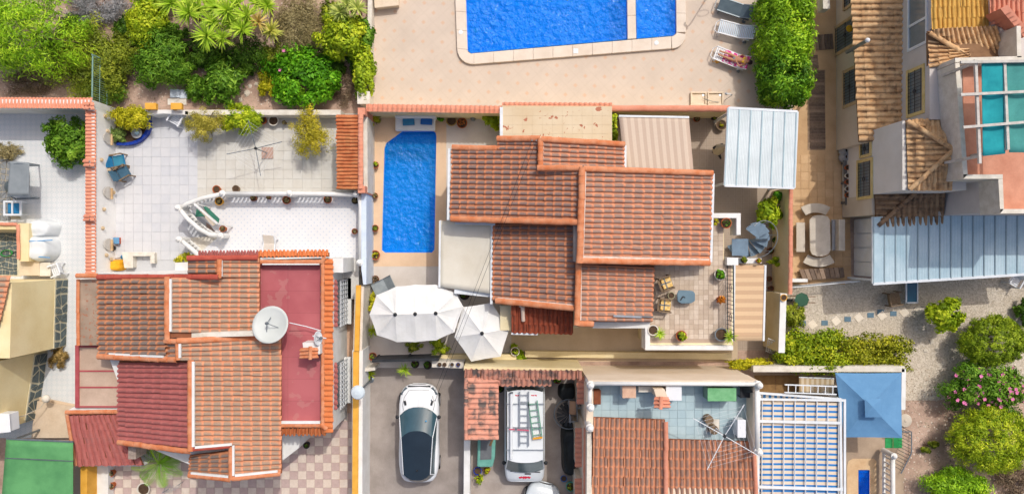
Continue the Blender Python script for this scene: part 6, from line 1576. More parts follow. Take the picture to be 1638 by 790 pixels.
MB().tube([(pp_.x, pp_.y, 0), (pp_.x, pp_.y, .8)], [.14,.1], 9).build('trunk', MATS['wood'], t); V, Fq, T = frond_mesh(rng, (pp_.x, pp_.y, .9), 12, 1.4, .42, 1.1, .8); V = np.array(V); V[:,2] = np.maximum(V[:,2], .03); np_mesh('crown', V, Fq, L_PALM, t, T)
# ground litter: stones, low weeds as countless stuff
rng = np.random.default_rng(77)
def scatter(name, label, n, region, size, mat, kindname, seed):
    rng = np.random.default_rng(seed); V = []; Fq = []; tint = []; k = 0
    while k < n:
        x = rng.uniform(region[0], region[2]); y = rng.uniform(region[1], region[3]); p = W(x, y); s = size*rng.uniform(.4, 1.4); b = len(V)
        a = rng.uniform(0, 6.28); ax = np.array([math.cos(a), math.sin(a)])*s; ay = np.array([-math.sin(a), math.cos(a)])*s*.7
        for q, z in ((ax, 0), (ay, 0), (-ax, 0), (-ay, 0), (ax*.1, s*.6)): V.append((p.x+q[0], p.y+q[1], .004+z))
        Fq += [(b, b+1, b+4), (b+1, b+2, b+4), (b+2, b+3, b+4), (b+3, b, b+4)]; tint += [rng.uniform()]*5; k += 1
    o = np_mesh(name, V, Fq, mat, None, tint); tag(o, label, kindname, None, 'stuff')
SG = LM('stone_grit', '#8a7868', '#b8a48e', '#e0d4c4', trans=0.0, boost=(1, 1, 1))
scatter('gravel', 'loose stones and litter on the wild garden ground', 3500, (0, 0, 590, 172), .045, SG, 'gravel', 1)
scatter('gravel', 'loose stones and litter on the pink dirt by the oleander', 2200, (1445, 590, 1638, 790), .045, SG, 'gravel', 2)
scatter('gravel', 'coarse pale pebbles on the gravel garden', 3500, (1250, 455, 1638, 590), .03, LM('pebble', '#a09484', '#c8bcaa', '#e8e0d2', trans=0.0, boost=(1, 1, 1)), 'gravel', 3)
ROCK = M('rock_pale', '#d6ccbc', '#b8ac9a', s=4, fine=.2)
for i, (x, y, r, w) in enumerate(((395,150,.16,'the largest pale rock below the succulent shrub'),(400,138,.11,'pale rock above the largest rock by the succulent shrub'),(410,135,.1,'small pale rock near the hibiscus bush'),(384,160,.12,'flat pale rock beside the low garden wall'),(198,38,.16,'pale rock at the edge of the lime yellow shrub'),(193,30,.13,'second pale rock left of the lime yellow shrub'),(232,32,.12,'pale rock inside the lime yellow shrub'),(1490,545,.16,'rock at the left end of the gravel edge'),(1499,558,.14,'rock in the middle of the gravel edge'),(1510,580,.18,'rock beside the oleander'),(1480,560,.13,'low rock by the hedge tip'))):
    p = W(x, y); rg = random.Random(i); mb = MB().lathe((p.x, p.y, -.02), [(r*.9,0),(r,r*.25),(r*.75,r*.5),(r*.3,r*.62)], 7); mb.v = [(a+rg.uniform(-.2,.2)*r, b+rg.uniform(-.2,.2)*r, c) for a, b, c in mb.v]; mb.build('rock', ROCK, label=w, cat='rock', kind='thing')
# ------------------------------------------------------------------ parasols
def canopy(name, label, outline, hubs, zr, zt, mat, base=0.0, vent=None, pole='grey_metal'):
    """parasol: cloth panels from rim to hub ridge, ribs, hub caps, poles, foot"""
    Hs = [W(x, y, zt) for x, y in hubs]; O = [W(x, y, zr) for x, y in outline]
    c = sum(Hs, Vector())/len(Hs); t = thing(name, label, 'parasol', (c.x, c.y, base))
    def near(p): return min(range(len(Hs)), key=lambda i: (Hs[i].xy-p.xy).length)
    mb = MB(); n = len(O)
    if sum(O[i].x*O[(i+1) % n].y - O[(i+1) % n].x*O[i].y for i in range(n)) < 0: O = O[::-1]
    for i in range(n):
        a, b = O[i], O[(i+1) % n]; ha, hb = Hs[near(a)], Hs[near(b)]
        m_ = 6
        def fn(u, v, a=a, b=b, ha=ha, hb=hb):
            e = a.lerp(b, v); h = ha.lerp(hb, v); p = h.lerp(e, u)
            cen = (c - e); cen.z = 0
            return p + cen.normalized()*.018*math.sin(math.pi*v)*u - Vector((0, 0, .05*math.sin(math.pi*u)*math.sin(math.pi*v)))
        mb.grid(fn, m_, 4)
    cl = mb.build('canopy', mat, t); weld(cl); 
    hemb = MB(); 
    for i in range(n): hemb.beam(O[i], O[(i+1) % n].lerp(O[i], .001), .01, .06)
    for p in O: MB().tube([Hs[near(p)] - Vector((0,0,.1)), p - Vector((0,0,.035))], .014, 5).build('rib', MATS[pole], t)
    for h in Hs:
        MB().lathe((h.x, h.y, zt-.02), [(.09,0),(.09,.03),(.05,.07),(.01,.1)], 10).build('hub_cap', MATS['black_metal'], t)
    if len(Hs) > 2: pl = [Hs[0], Hs[-1]]
    else: pl = Hs
    for h in pl: MB().tube([(h.x, h.y, base), (h.x, h.y, zt-.03)], .032, 8).build('pole', MATS[pole], t); MB().lathe((h.x, h.y, base), [(.3,.012),(.3,.07),(.06,.1),(.05,.3)], 14).build('foot', MATS['black_metal'], t)
    if vent:
        V0 = [W(x, y, zt+.1) for x, y in vent]; m2 = MB(); ap = (c.x, c.y, zt+.25)
        for i in range(len(V0)): m2.add([V0[i], V0[(i+1) % len(V0)], ap], [(0,1,2)])
        o = m2.build('vent_cap', mat, t); weld(o)
    return t
canopy('double_parasol', 'large elongated white double parasol over the villa patio', [(591,503),(602,472),(634,458),(665,455),(697,455),(730,469),(741,490),(727,531),(698,544),(665,547),(635,547),(603,536)], [(632,503),(664,502),(697,501)], 2.35, 2.85, MATS['white_fabric'], .01)
canopy('parasol', 'six sided white parasol beside the porch roof', [(727,539),(740,491),(786,484),(815,526),(801,570),(754,578)], [(771,533)], 2.2, 2.75, MATS['white_fabric'], .01)
BLUEP = M('parasol_blue', '#6a98c0', '#5f8db6', s=1.2, fine=.05, rough=.9)
canopy('blue_parasol', 'square blue parasol with a vented top by the white garden wall', [(1336,596),(1442,596),(1443,700),(1350,699)], [(1391,648)], 2.4, 3.0, BLUEP, 0, [(1383,637),(1411,637),(1411,667),(1384,667)])

# ------------------------------------------------------------------ loungers and seats
def lounger(label, a, b, w, mat_f, mat_s, z0=0.0, slats=14, back=.36, ang=32, name='sun_lounger', zs=.36, wheels=True, solid_seat=False, cat='sun lounger'):
    """a = foot end px, b = head end px (at seat height)"""
    A_, B_ = W(*a, z0+zs), W(*b, z0+zs); d = (B_-A_); L = d.length; d.normalize(); s = Vector((-d.y, d.x, 0)); up = Vector((0,0,1)); hg = A_ + d*L*(1-back)
    t = thing(name, label, cat, (A_.x/2+B_.x/2, A_.y/2+B_.y/2, z0))
    bd = (d*math.cos(R(ang)) + up*math.sin(R(ang))); Lb = L*back/math.cos(R(ang))*.98
    if solid_seat:
        MB().add([A_-s*w/2, hg-s*w/2, hg+s*w/2, A_+s*w/2], [(0,1,2,3)]).build('seat', mat_s, t, solid=.03)
        MB().add([hg-s*w/2, hg+bd*Lb-s*w/2, hg+bd*Lb+s*w/2, hg+s*w/2], [(0,1,2,3)]).build('backrest', mat_s, t, solid=.03)
    else:
        n1 = int(slats*(1-back))
        for k in range(n1): p = A_.lerp(hg, (k+.5)/n1); MB().beam(p-s*(w/2-.03), p+s*(w/2-.03), L*(1-back)/n1*.72, .025).build('slat', mat_s, t)
        n2_ = slats-n1
        for k in range(n2_):
            p = hg + bd*Lb*(k+.5)/n2_; q = MB(); e = bd*Lb/n2_*.36; q.add([p-s*(w/2-.03)-e, p-s*(w/2-.03)+e, p+s*(w/2-.03)+e, p+s*(w/2-.03)-e], [(0,3,2,1)]); q.build('back_slat', mat_s, t, solid=.02)
    for sg in (-1, 1):
        MB().beam(A_+s*sg*w/2, B_-d*.1+s*sg*w/2, .05, .07).build('side_rail', mat_f, t); MB().beam(hg+s*sg*w/2, hg+bd*Lb+s*sg*w/2, .045, .05).build('back_rail', mat_f, t)
        for f in (.08, .82): p = A_.lerp(B_, f)+s*sg*w/2; MB().beam((p.x, p.y, z0+.012), (p.x, p.y, z0+zs-.03), .05).build('leg', mat_f, t)
        if wheels: p = A_.lerp(B_, .86)+s*sg*(w/2+.05); MB().tube([p-s*.03-up*(zs-.1), p+s*.03-up*(zs-.1)], .09, 12).build('wheel', MATS['grey_metal'], t)
    MB().tube([A_-s*w/2-up*.05, A_-d*.14-s*w*.3-up*.12, A_-d*.14+s*w*.3-up*.12, A_+s*w/2-up*.05], .02, 6).build('foot_rail', mat_f, t)
    return t, A_, B_, d, s, hg, bd, Lb
BWP = M('pale_blue_plastic', '#cdd8e2', '#c0ccd8', s=3, rough=.4, bump=0)
lounger('charcoal sun lounger at the top of the community deck row', (1150,6), (1204,24), .66, MATS['grey_metal'], M('charcoal_mesh', '#55636c', '#485660', s=3), solid_seat=True, back=.34)
lounger('empty white slatted sun lounger, middle of the deck row', (1150,42), (1204,56), .64, MATS['white_plastic'], BWP, slats=20)
lt3 = lounger('white sun lounger with a pink towel and sunbather by the hedge', (1144,84), (1195,104), .64, MATS['white_plastic'], MATS['white_plastic'], slats=20, ang=26)
_, A_, B_, d, s, hg, bd, Lb = lt3
tw = thing('towel', 'pink and white beach towel spread under the sunbather', 'towel', (hg.x, hg.y, .4)); up = Vector((0,0,1))
def towelpt(u, v):
    x = (v-.5)*.62
    p = (A_ + d*((hg-A_).length*(.42+.58*u/.5)) if u < .5 else hg + bd*Lb*((u-.5)/.5)*.98) + s*x + up*(.035 if u < .5 else .035)
    return p
m_ = MB().grid(towelpt, 10, 6); tm_ = NT('towel_print'); n_ = tm_.noise(7, 2); tm_.done(tm_.ramp(n_, [(.4, srgb('#d83a8c')), (.52, srgb('#e86aa8')), (.6, srgb('#f0e6ee'))]), .95); m_.build('cloth', tm_.m, tw, smooth=True, solid=.015)
# sunbather: one continuous skinned body lying on the lounger
def person_lying():
    def at(x, y, z=0.0):    # x along the body from the hips (+ to head), y to the side, z above the lying surface
        base = hg + up*.06
        if x <= 0: return base + d*x + s*y + up*z
        return base + bd*x + s*y + up*z
    J = {}; E = []; Rr = {}
    def j(nm, p, r, par=None):
        J[nm] = (len(J), p); Rr[nm] = r
        if par: E.append((J[par][0], J[nm][0]))
    j('pelvis', at(-.02,0,.1), .14); j('waist', at(.16,0,.11), .115, 'pelvis'); j('chest', at(.34,0,.12), .135, 'waist'); j('upper', at(.44,0,.12), .11, 'chest'); j('neck', at(.53,0,.12), .05, 'upper'); j('skull', at(.61,0,.13), .085, 'neck'); j('crown', at(.70,0,.13), .08, 'skull')
    for sg, nm in ((1, 'l'), (-1, 'r')):
        j(nm+'sh', at(.43, sg*.17, .11), .055, 'upper'); j(nm+'el', at(.2, sg*.29, .08), .042, nm+'sh'); j(nm+'wr', at(.06, sg*.2 if sg > 0 else sg*.16, .17), .03, nm+'el'); j(nm+'hand', at(.0, sg*.13, .2), .032, nm+'wr')
        j(nm+'hip', at(-.1, sg*.09, .1), .09, 'pelvis'); j(nm+'knee', at(-.5, sg*.1, .16 if sg > 0 else .1), .058, nm+'hip'); j(nm+'ank', at(-.9, sg*.09, .07), .038, nm+'knee'); j(nm+'toe', at(-.95, sg*.1, .18), .03, nm+'ank')
        for k in range(5):
            a_ = (k-2)*.32; L_ = (.05, .062, .068, .062, .05)[k]; hp = at(.0, sg*.13, .2)
            j(f'{nm}f{k}a', hp - bd*.035 + s*(sg*-.02+.014*(k-2)), .009, nm+'hand'); j(f'{nm}f{k}b', hp - bd*(.035+L_) + s*(-sg*.04+.016*(k-2)) - up*.02, .008, f'{nm}f{k}a')
    me = bpy.data.meshes.new('body'); t = thing('person', 'sunbather in a yellow bikini lying on a pink towel', 'person', (hg.x, hg.y, .42)); off = root_loc(t)
    me.from_pydata([J[k][1]-off for k in J], E, []); o = bpy.data.objects.new('body', me); col.objects.link(o); o.parent = t
    sk = o.modifiers.new('skin', 'SKIN'); su = o.modifiers.new('sub', 'SUBSURF'); su.levels = 2; su.render_levels = 2
    for k in J: v = me.skin_vertices[0].data[J[k][0]]; v.radius = (Rr[k], Rr[k]); v.use_root = (k == 'pelvis')
    me.materials.append(M('skin', '#c99678', '#bd8868', s=6, fine=.05, bump=0))
    hair = at(.68, 0, .12); MB().lathe((hair.x, hair.y, hair.z-.06), [(.06,-.03),(.115,.0),(.12,.06),(.09,.12),(.03,.15)], 14).build('hair', M('hair_dark', '#33262a', '#281c20', s=20), t, smooth=True)
    BK = M('bikini_yellow', '#e0b43c', '#d4a42c', s=8)
    for sg in (-1, 1): p = at(.33, sg*.075, .22); MB().lathe((p.x, p.y, p.z-.035), [(.08,0),(.072,.03),(.04,.055),(.01,.06)], 12).build('bikini_top', BK, t, smooth=True)
    p = at(-.08, 0, .2); MB().lathe((p.x, p.y, p.z-.07), [(.15,0),(.14,.04),(.08,.062),(.01,.068)], 14).build('bikini_bottom', M('bikini_grey', '#8e8f92', '#7e8084', s=8), t, smooth=True)
    f = at(.63, 0, .225); 
    MB().beam(f+s*.05-up*.012, f-s*.05-up*.012, .035, .02).build('sunglasses', MATS['black_metal'], t); n0 = at(.605,0,.235); MB().lathe((n0.x, n0.y, n0.z-.03), [(.018,0),(.012,.025),(.003,.03)], 8).build('nose', MATS['skin'], t)
    m0 = at(.57,0,.212); MB().beam(m0-s*.025, m0+s*.025, .012, .01).build('mouth', M('lips', '#b05a58', '#a85050'), t)
person_lying()
def sandals():
    for i, (x, y) in enumerate(((1143,98),(1148,100))):
        p = W(x, y); t = thing('sandal', ['left', 'right'][i] + ' one of the orange sandals under the sunbather lounger', 'sandal', (p.x, p.y, .013)); MB().obox((p.x, p.y), (1,.3), .24, .09, .013, .035).build('sole', MATS['ochre_trim'], t, bevel=.01); MB().obox((p.x-.04, p.y), (.3,-1), .1, .03, .036, .07).build('strap', MATS['ochre_trim'], t)
sandals()
# shower trays and post on the community deck
CT = M('tray_cream', '#e4d2ba', '#d8c4aa', s=3)
for i, x in enumerate((1105, 1132)):
    t = thing('shower_tray', ['left', 'right'][i] + ' cream shower tray set against the pool deck wall', 'shower tray', W(x+12, 158)); MB().pprism(rect(x, 148, x+25, 169), .012, .08).build('base', CT, t, bevel=.01)
    for r in (rect(x, 147, x+25.6, 149.4), rect(x, 166.6, x+25.6, 169), rect(x, 149.5, x+2.4, 166.5), rect(x+23.2, 149.5, x+25.6, 166.5)): MB().pprism(r, .079, .17).build('rim', CT, t, bevel=.01)
    p = W(x+19, 153); MB().lathe((p.x, p.y, .08), [(.06,0),(.06,.008)], 10).build('drain', MATS['alu'], t)
p = W(1160, 160); t = thing('deck_shower', 'bent metal shower pipe beside the cream trays', 'shower', (p.x, p.y, 0)); MB().tube([(p.x, p.y, .01), (p.x, p.y, 1.1), (p.x-.1, p.y, 1.2), (p.x-.3, p.y+.05, 1.2)], .02, 6).build('pipe', MATS['alu'], t); MB().lathe((p.x-.3, p.y+.05, 1.12), [(.07,0),(.06,.04),(.02,.07)], 10).build('shower_head', MATS['alu'], t); MB().tube([(p.x-.2, p.y-.15, .03), (p.x-.7, p.y-.12, .2), (p.x-1.2, p.y+.05, .19)], .012, 5).build('hose', MATS['grey_metal'], t)
p = W(1131, -4); t = thing('shower_column', 'tall deck shower just above the top edge of the picture', 'shower', (p.x, p.y, 0)); MB().tube([(p.x, p.y, 0), (p.x, p.y, 2.2), (p.x-.05, p.y-.05, 2.35), (p.x-.3, p.y-.2, 2.35)], .035, 8).build('pipe', MATS['alu'], t); MB().lathe((p.x-.3, p.y-.2, 2.28), [(.16,0),(.14,.03),(.03,.07)], 14).build('shower_head', MATS['alu'], t); MB().tube([(p.x+.28+.28*math.cos(a), p.y, 1.4+.28*math.sin(a)) for a in [k*math.pi/8 for k in range(17)]], .02, 6).build('hose_ring', MATS['alu'], t)
box_thing('deck_planter', 'cream bench box at the top edge of the community deck', 'bench', [(597,-30),(636,-30),(637,8),(600,12)], .012, .5, CT)
# daybed with blue cushions by the villa pool
db = thing('daybed', 'white daybed at the head of the villa pool', 'sofa', W(665, 196)); MB().pprism(rect(632,189,696,209), .1, .42).build('seat', MATS['white_fabric'], db, bevel=.05); MB().pprism(rect(631,183,697,188.6), .1, .8).build('backrest', MATS['white_fabric'], db, bevel=.06)
for x, y in ((635,206),(693,206),(635,188),(693,188)): p = W(x, y, .1); MB().box((p.x-.03, p.y-.03, .013), (p.x+.03, p.y+.03, .1)).build('leg', MATS['alu'], db)
for i, (x, m) in enumerate(((653, '#3f86ac'), (682, '#2f6ab0'))):
    p = W(x, 193+i*-1, .6); t = thing('cushion', ['teal blue cushion on the left of the white daybed', 'deep blue cushion on the right of the white daybed'][i], 'cushion', (p.x, p.y, .42)); b_ = MB().obox((p.x, p.y), (1, .06*(1-2*i)), .56, .42, .43, .58); b_.build('pad', M('cushion_'+m[1:], m, None, s=4, fine=.08), t, bevel=.07); MB().obox((p.x, p.y), (1, .06*(1-2*i)), .58, .44, .5, .51).build('piping', M('cushion_'+m[1:], m), t)
# pots round the villa pool
TC = MATS['terracotta']
for i, (x, y, r, pl) in enumerate(((600,264,.18,('sparse',L_YG,.16)),(600,313,.14,('sparse',L_DRY,.12)),(600,365,.17,('bush',L_OLIVE,.12)),(600,408,.24,('sparse',L_YEL,.16)))):
    pot(['topmost', 'second', 'third', 'lowest'][i] + ' pot along the wall beside the villa pool', x, y, .013, r, .32, TC, pl, group='pots beside the villa pool')
pot('clipped green ball plant between daybed and baskets', 705, 190, .013, .12, .2, TC, ('bush', L_BRIGHT, .2)); pot('straw coloured round basket by the pool wall', 722, 193, .013, .27, .3, M('straw', '#b89a5c', '#a88a4c', s=8)); pot('terracotta starfish shaped planter by the pool wall', 739, 197, .013, .26, .25, TC, ('sparse', LM('leaf_terracotta', '#a8674c', '#b87858', '#c88a68'), .2))
p = W(757, 190); t = thing('pump', 'small grey pump standing by the pool wall', 'pump', (p.x, p.y, .01)); MB().lathe((p.x, p.y, .01), [(.14,0),(.14,.3),(.1,.36),(.04,.5)], 12).build('tank', MATS['grey_metal'], t); MB().tube([(p.x, p.y+.05, .4), (p.x, p.y+.25, .5)], .08, 8).build('motor', M('motor_blue', '#6f9ab4', '#5f8aa4'), t)
lounger('grey folding lounger beside the double parasol', (598,466), (631,450), .7, MATS['grey_metal'], M('grey_sling', '#97a0a4', '#889196', s=3), solid_seat=True, back=.4, ang=40, wheels=False)
pot('dark pot with brown plant beside the grey folding lounger', 600, 447, .013, .2, .3, MATS['terracotta_dark'], ('sparse', MATS['leaf_brown'], .2)); pot('dark bowl planter under the cream awning pelmet', 743, 471, .013, .26, .2, MATS['black_metal'], ('sparse', L_DARK, .18)); pot('terracotta pot at the corner of the gate', 596, 570, .013, .2, .3, TC, ('sparse', L_OLIVE, .14)); pot('white bowl pot with plant at the corridor corner', 824, 562, .45, .22, .2, MATS['stone_white'], ('sparse', L_YG, .2))
for i, x in enumerate((703, 711, 723, 733)): pot(['first', 'second', 'third', 'blue fourth'][i] + ' little pot on the white gate pier wall', x, 583, 1.4, .1, .12, [MATS['black_metal'], MATS['wicker'], MATS['alu'], MATS['navy_tile']][i], group='little pots on the gate pier')
for i, (x, y) in enumerate(((664, 590), (684, 592))): pot(['left', 'right'][i] + ' dark planter in the shade of the driveway gate', x, y-18+10, .007, .2, .3, MATS['black_metal'], ('sparse', L_MID, .2))
# roof terrace furniture
CK = NT('check_cloth'); ckr = CK.n('TexChecker', Scale=9.0); CK.l(CK.pos(), ckr.inputs[0]); ckr.inputs[1].default_value = (*srgb('#eccb88'), 1); ckr.inputs[2].default_value = (*srgb('#dcb36a'), 1); CK.done(ckr.outputs[0], .95)
for i, (x, y, a) in enumerate(((1065,453,-70),(1063,488,-95))):
    ch_ = simple_chair('wicker_chair', ['upper wicker chair with yellow checked cushion on the roof terrace', 'lower wicker chair with yellow checked cushion on the roof terrace'][i], x, y, R(a), .58, MATS['wicker'], MATS['wicker'], z0=TZ, cush=CK.m)
    c0 = W(x, y, TZ+.55); T_ = Matrix.Translation((c0.x, c0.y, 0)) @ Matrix.Rotation(R(a), 4, 'Z')
    for q in (((-.24,.0),(.24,.0)),((.0,-.22),(.0,.24))): MB().beam(T_ @ Vector((*q[0], TZ+.53)), T_ @ Vector((*q[1], TZ+.53)), .05, .012).build('cushion_stripe', MATS['grey_metal'], ch_)
tb_ = thing('low_table', 'low blue grey table with rounded corners on the roof terrace', 'table', W(1097, 475, TZ)); SL = M('slate_blue', '#6f8794', '#647c8a', s=3, fine=.06)
MB().pprism([(1086,464),(1108,465),(1112,469),(1112,481),(1106,485),(1090,485.5),(1084,482),(1083,470)], TZ+.36, TZ+.44).build('tabletop', SL, tb_, bevel=.03); p = W(1097, 475, TZ+.2); MB().lathe((p.x, p.y, TZ+.005), [(.3,0),(.28,.03),(.12,.06),(.12,.3),(.25,.354)], 14).build('pedestal', SL, tb_)
t = thing('remote_control', 'small dark stick lying on the blue grey table', 'stick', W(1092, 477, TZ+.44)); MB().beam(P3((1088.5,480,TZ+.455)), P3((1092.5,474,TZ+.455)), .05, .025).build('shaft', MATS['black_metal'], t); MB().beam(P3((1092.5,474,TZ+.455)), P3((1096,476,TZ+.455)), .04, .02).build('tip', MATS['black_metal'], t)
pot('small sage green side stool between the wicker chairs', 1074, 472.5, TZ+.005, .16, .35, M('sage', '#b0ac8c', '#a09c7c'), None, name='side_stool', cat='stool')
for x, y, r, m, pl, lb in ((1152,439,.26,'stone_white',('bush',L_BRIGHT,.26),'white round pot with bright green plant by the terrace railing'),(1045,528,.24,'stone_white',None,'white round pot in the lower left terrace corner'),(1154,535,.3,'grey_metal',None,'large grey bowl pot in the lower right terrace corner'),(1090,537,.24,'terracotta',('bush',L_YG,.24),'terracotta pot with lime plant on the terrace edge'),(1153,479,.14,'terracotta',('bush',LM('leaf_orange', '#a8642c', '#c4823c', '#dca050'),.22),'orange leaved potted plant beside the terrace railing'),(1162,357,.24,'terracotta',('sparse',L_DARK,.2),'terracotta pot behind the L shaped white parapet'),(1143,355,.16,'terracotta_dark',('sparse',L_YEL,.2),'small pot with yellow plant beside the L shaped parapet')):
    pot(lb, x, y, TZ+.005, r, .38, MATS[m], pl)
ground_yucca('spiky potted yucca at the lower left terrace corner', 1055, 533, .36, L_YUC, TZ+.005); ground_yucca('spiky yucca at the lower right corner above the awning', 1168, 538, .42, L_YUC, TZ+.3)
# spiral stair
ss = thing('spiral_stair', 'blue grey steel spiral staircase between courtyard and roof terrace', 'staircase', W(1200, 384)); c = W(1201, 384, 1.4); ST_ = M('stair_blue_grey', '#72889a', '#66798a', s=3, rough=.5, bump=0)
MB().tube([(c.x, c.y, .01), (c.x, c.y, 3.7)], .05, 10).build('column', ST_, ss)
for k in range(11):
    a0 = R(200 + k*27); z = .25 + k*.235; mb = MB(); pts = [(c.x, c.y)] + [(c.x+.82*math.cos(a0+R(32)*q/4), c.y+.82*math.sin(a0+R(32)*q/4)) for q in range(5)]; mb.prism(pts, z-.03, z); mb.build('tread', ST_, ss)
MB().tube([(c.x+.86*math.cos(R(200+q*7.4)), c.y+.86*math.sin(R(200+q*7.4)), 1.1+q*.0635) for q in range(41)], .018, 6).build('hand_rail', MATS['alu'], ss)
for k in range(0, 11, 2): a = R(214+k*27); MB().tube([(c.x+.82*math.cos(a), c.y+.82*math.sin(a), .25+k*.235), (c.x+.86*math.cos(a), c.y+.86*math.sin(a), 1.22+k*.235)], .012, 5).build('baluster', MATS['alu'], ss)
MB().pprism([(1171,382),(1197,382),(1197,409),(1171,409)], TZ-.08, TZ-.03).build('landing', ST_, ss)
# courtyard bits
for x, y, r, pl, lb, m in ((1115,190,.16,('sparse',L_DRY,.12),'terracotta pot by the courtyard wall','terracotta'),(1143,188,.14,('sparse',L_OLIVE,.14),'dark small pot near the white carport','black_metal'),(1154,200,.26,('sparse',L_YEL,.1),'round brown basket pot under the white carport edge','wicker'),(1242,384,.18,('bush',L_DARK,.2),'dark potted plant by the cream villa wall','black_metal'),(1233,401,.16,('sparse',L_DARK,.12),'small dark pot below the spiral stair','terracotta_dark'),(1231,446,.13,None,'upper brown pot in the gap beside the tan awning','terracotta_dark'),(1234,461,.12,None,'lower brown pot in the gap beside the tan awning','terracotta_dark')): pot(lb, x, y, .012, r, .3, MATS[m], pl)
pot('terracotta pot on the white planter ledge', 1214, 417, 2.5, .12, .2, TC, ('sparse', L_YEL, .1)); pot('dark planter with trailing plant at the pier', 1190, 416, 2.5, .14, .2, MATS['black_metal'], ('bush', L_OLIVE, .16))
t = thing('folded_parasol', 'folded cream parasol on a black frame in the courtyard', 'parasol', W(1150, 240)); cpt = W(1152, 238, 1.3)
MB().lathe((cpt.x, cpt.y, .9), [(.28,0),(.2,.5),(.1,1.1),(.02,1.3)], 8).build('cloth', M('cream_cloth', '#d8c8a8', '#c8b898'), t); MB().tube([(cpt.x, cpt.y, .01), (cpt.x, cpt.y, 2.2)], .03, 8).build('pole', MATS['black_metal'], t)
for a, b in (((1141,236,1.2),(1153,254,.6)),((1141,236,1.2),(1156,230,1.2)),((1153,254,.6),(1150,240,.05))): MB().beam(P3(a), P3(b), .06).build('frame_bar', MATS['black_metal'], t)
t = thing('trellis', 'white lattice panel at the lower end of the villa wall', 'trellis', W(1240, 555)); 
for k in range(7): MB().beam(P3((1229+k*3.2,541+k*1.2,1.6)), P3((1225+k*3.2,562+k*1.2,.05)), .03).build('lath', MATS['white_paint'], t)
for k in range(7): f = k/6; MB().beam(P3((1229-4*f,541+20*f,1.6-1.5*f)), P3((1248-4*f,548+20*f,1.6-1.5*f)), .03).build('cross_lath', MATS['white_paint'], t)
pot('ochre pot on the white wall end', 1254, 476, 2.1, .16, .18, MATS['ochre_trim'])
p = W(1275, 478); t = thing('wheelbarrow', 'dark green wheelbarrow with tools behind the white wall end', 'wheelbarrow', (p.x, p.y, 0)); MB().lathe((p.x, p.y, .25), [(.12,0),(.34,.3),(.36,.32)], 8).build('tray', M('barrow_green', '#3f6450', '#345644'), t); MB().tube([(p.x-.5, p.y-.1, .2), (p.x-.5, p.y+.0, .2)], .18, 14).build('wheel', TYRE, t)
for y in (-.15, .15): MB().beam((p.x-.45, p.y+y, .25), (p.x+.7, p.y+y, .5), .04).build('handle', MATS['wood'], t)
# ------------------------------------------------------------------ van court bits
t = thing('utility_trailer', 'small teal trailer with a grey cover under the flamed tile carport', 'trailer', W(778, 724)); TE = M('trailer_teal', '#79b4a6', '#68a496', s=3)
MB().pprism([(764,698),(793,698),(792,730),(788,747),(763,747)], .35, .8).build('body', TE, t, bevel=.08); MB().pprism([(769,702),(787,702),(786,734),(768,735)], .78, .83).build('cover', M('cover_grey', '#73777a', '#666a6e', s=3), t)
for x in (766, 789): p = W(x, 722, .3); MB().tube([(p.x-.06, p.y, .28), (p.x+.06, p.y, .28)], .27, 16).build('wheel', TYRE, t)
MB().beam(P3((784,712,.86)), P3((788,702,.9)), .1, .06).build('timber', MATS['wood'], t)
pot('blue and white glazed pot below the teal trailer', 764, 753, .01, .2, .35, MATS['navy_tile'], None); pot('yellow flowering pot below the teal trailer', 779, 751, .01, .16, .25, TC, ('bush', L_YEL, .18)); pot('leafy pot beside the white court wall', 767, 765, .01, .16, .3, TC, ('bush', L_YG, .26))
t = thing('round_table', 'round black wire table with folded dark parasol cloth in the van court', 'table', W(912, 662)); c = W(910, 662, .8)
MB().tube([(c.x+.72*math.cos(k*math.pi/14), c.y+.72*math.sin(k*math.pi/14), .8) for k in range(29)], .03, 6).build('rim', MATS['grey_metal'], t)
for k in range(8): a = R(100+k*24); MB().add([(c.x, c.y, .9), (c.x+.62*math.cos(a), c.y+.62*math.sin(a), .8), (c.x+.62*math.cos(a+.3), c.y+.62*math.sin(a+.3), .86)], [(0,1,2)]).build('cloth_fold', MATS['black_metal'], t, solid=.01)
MB().lathe((c.x, c.y, .01), [(.3,0),(.28,.04),(.05,.08),(.05,.86)], 12).build('pedestal', MATS['black_metal'], t)
for a, b in (((910,640,.95),(912,676,.95)),((922,640,.95),(924,676,.95)),((910,652,.95),(934,652,.95)),((910,674,.95),(926,674,.95))): MB().beam(P3(a), P3(b), .05).build('frame_bar', MATS['alu'], t)
box_thing('cardboard_box', 'brown cardboard box on the round black table', 'box', rect(911,642,921,662), .98, 1.2, M('cardboard', '#c09a7c', '#b08a6c'))
def drape(name, label, cat, px, py, rx, ry, h, mat, seed, z0=0.0, straps=None, box=3.0, n=22, wr=.06):
    rg = np.random.default_rng(seed); c = W(px, py, z0+h*.6); ax, ay = rx*mpp(), ry*mpp(); t = thing(name, label, cat, (c.x, c.y, z0)); ph = rg.uniform(0, 6.28, 8)
    def fn(u, v):
        a = v*2*math.pi; r = u**.8; q = (abs(math.cos(a))**box + abs(math.sin(a))**box)**(-1/box); wv = 1+wr*(math.sin(3*a+ph[0])+.6*math.sin(5*a+ph[1]))*u
        z = h*(1-max(0, (u-.62)/.38)**2) + .06*h*math.sin(2*a+ph[2]+3*u)*u*(1-u)*2 + .03*h*math.sin(6*u+ph[3])
        return (c.x+ax*r*q*wv*math.cos(a), c.y+ay*r*q*wv*math.sin(a), z0+max(.015, z))
    o = MB().grid(fn, 12, n*2).build('cover', mat, t, smooth=True); weld(o)
    for a, b in straps or []: MB().beam(P3(a), P3(b), .04, .02).build('strap', M('strap_blue', '#4f9ad0', '#4088c0'), t)
    return t
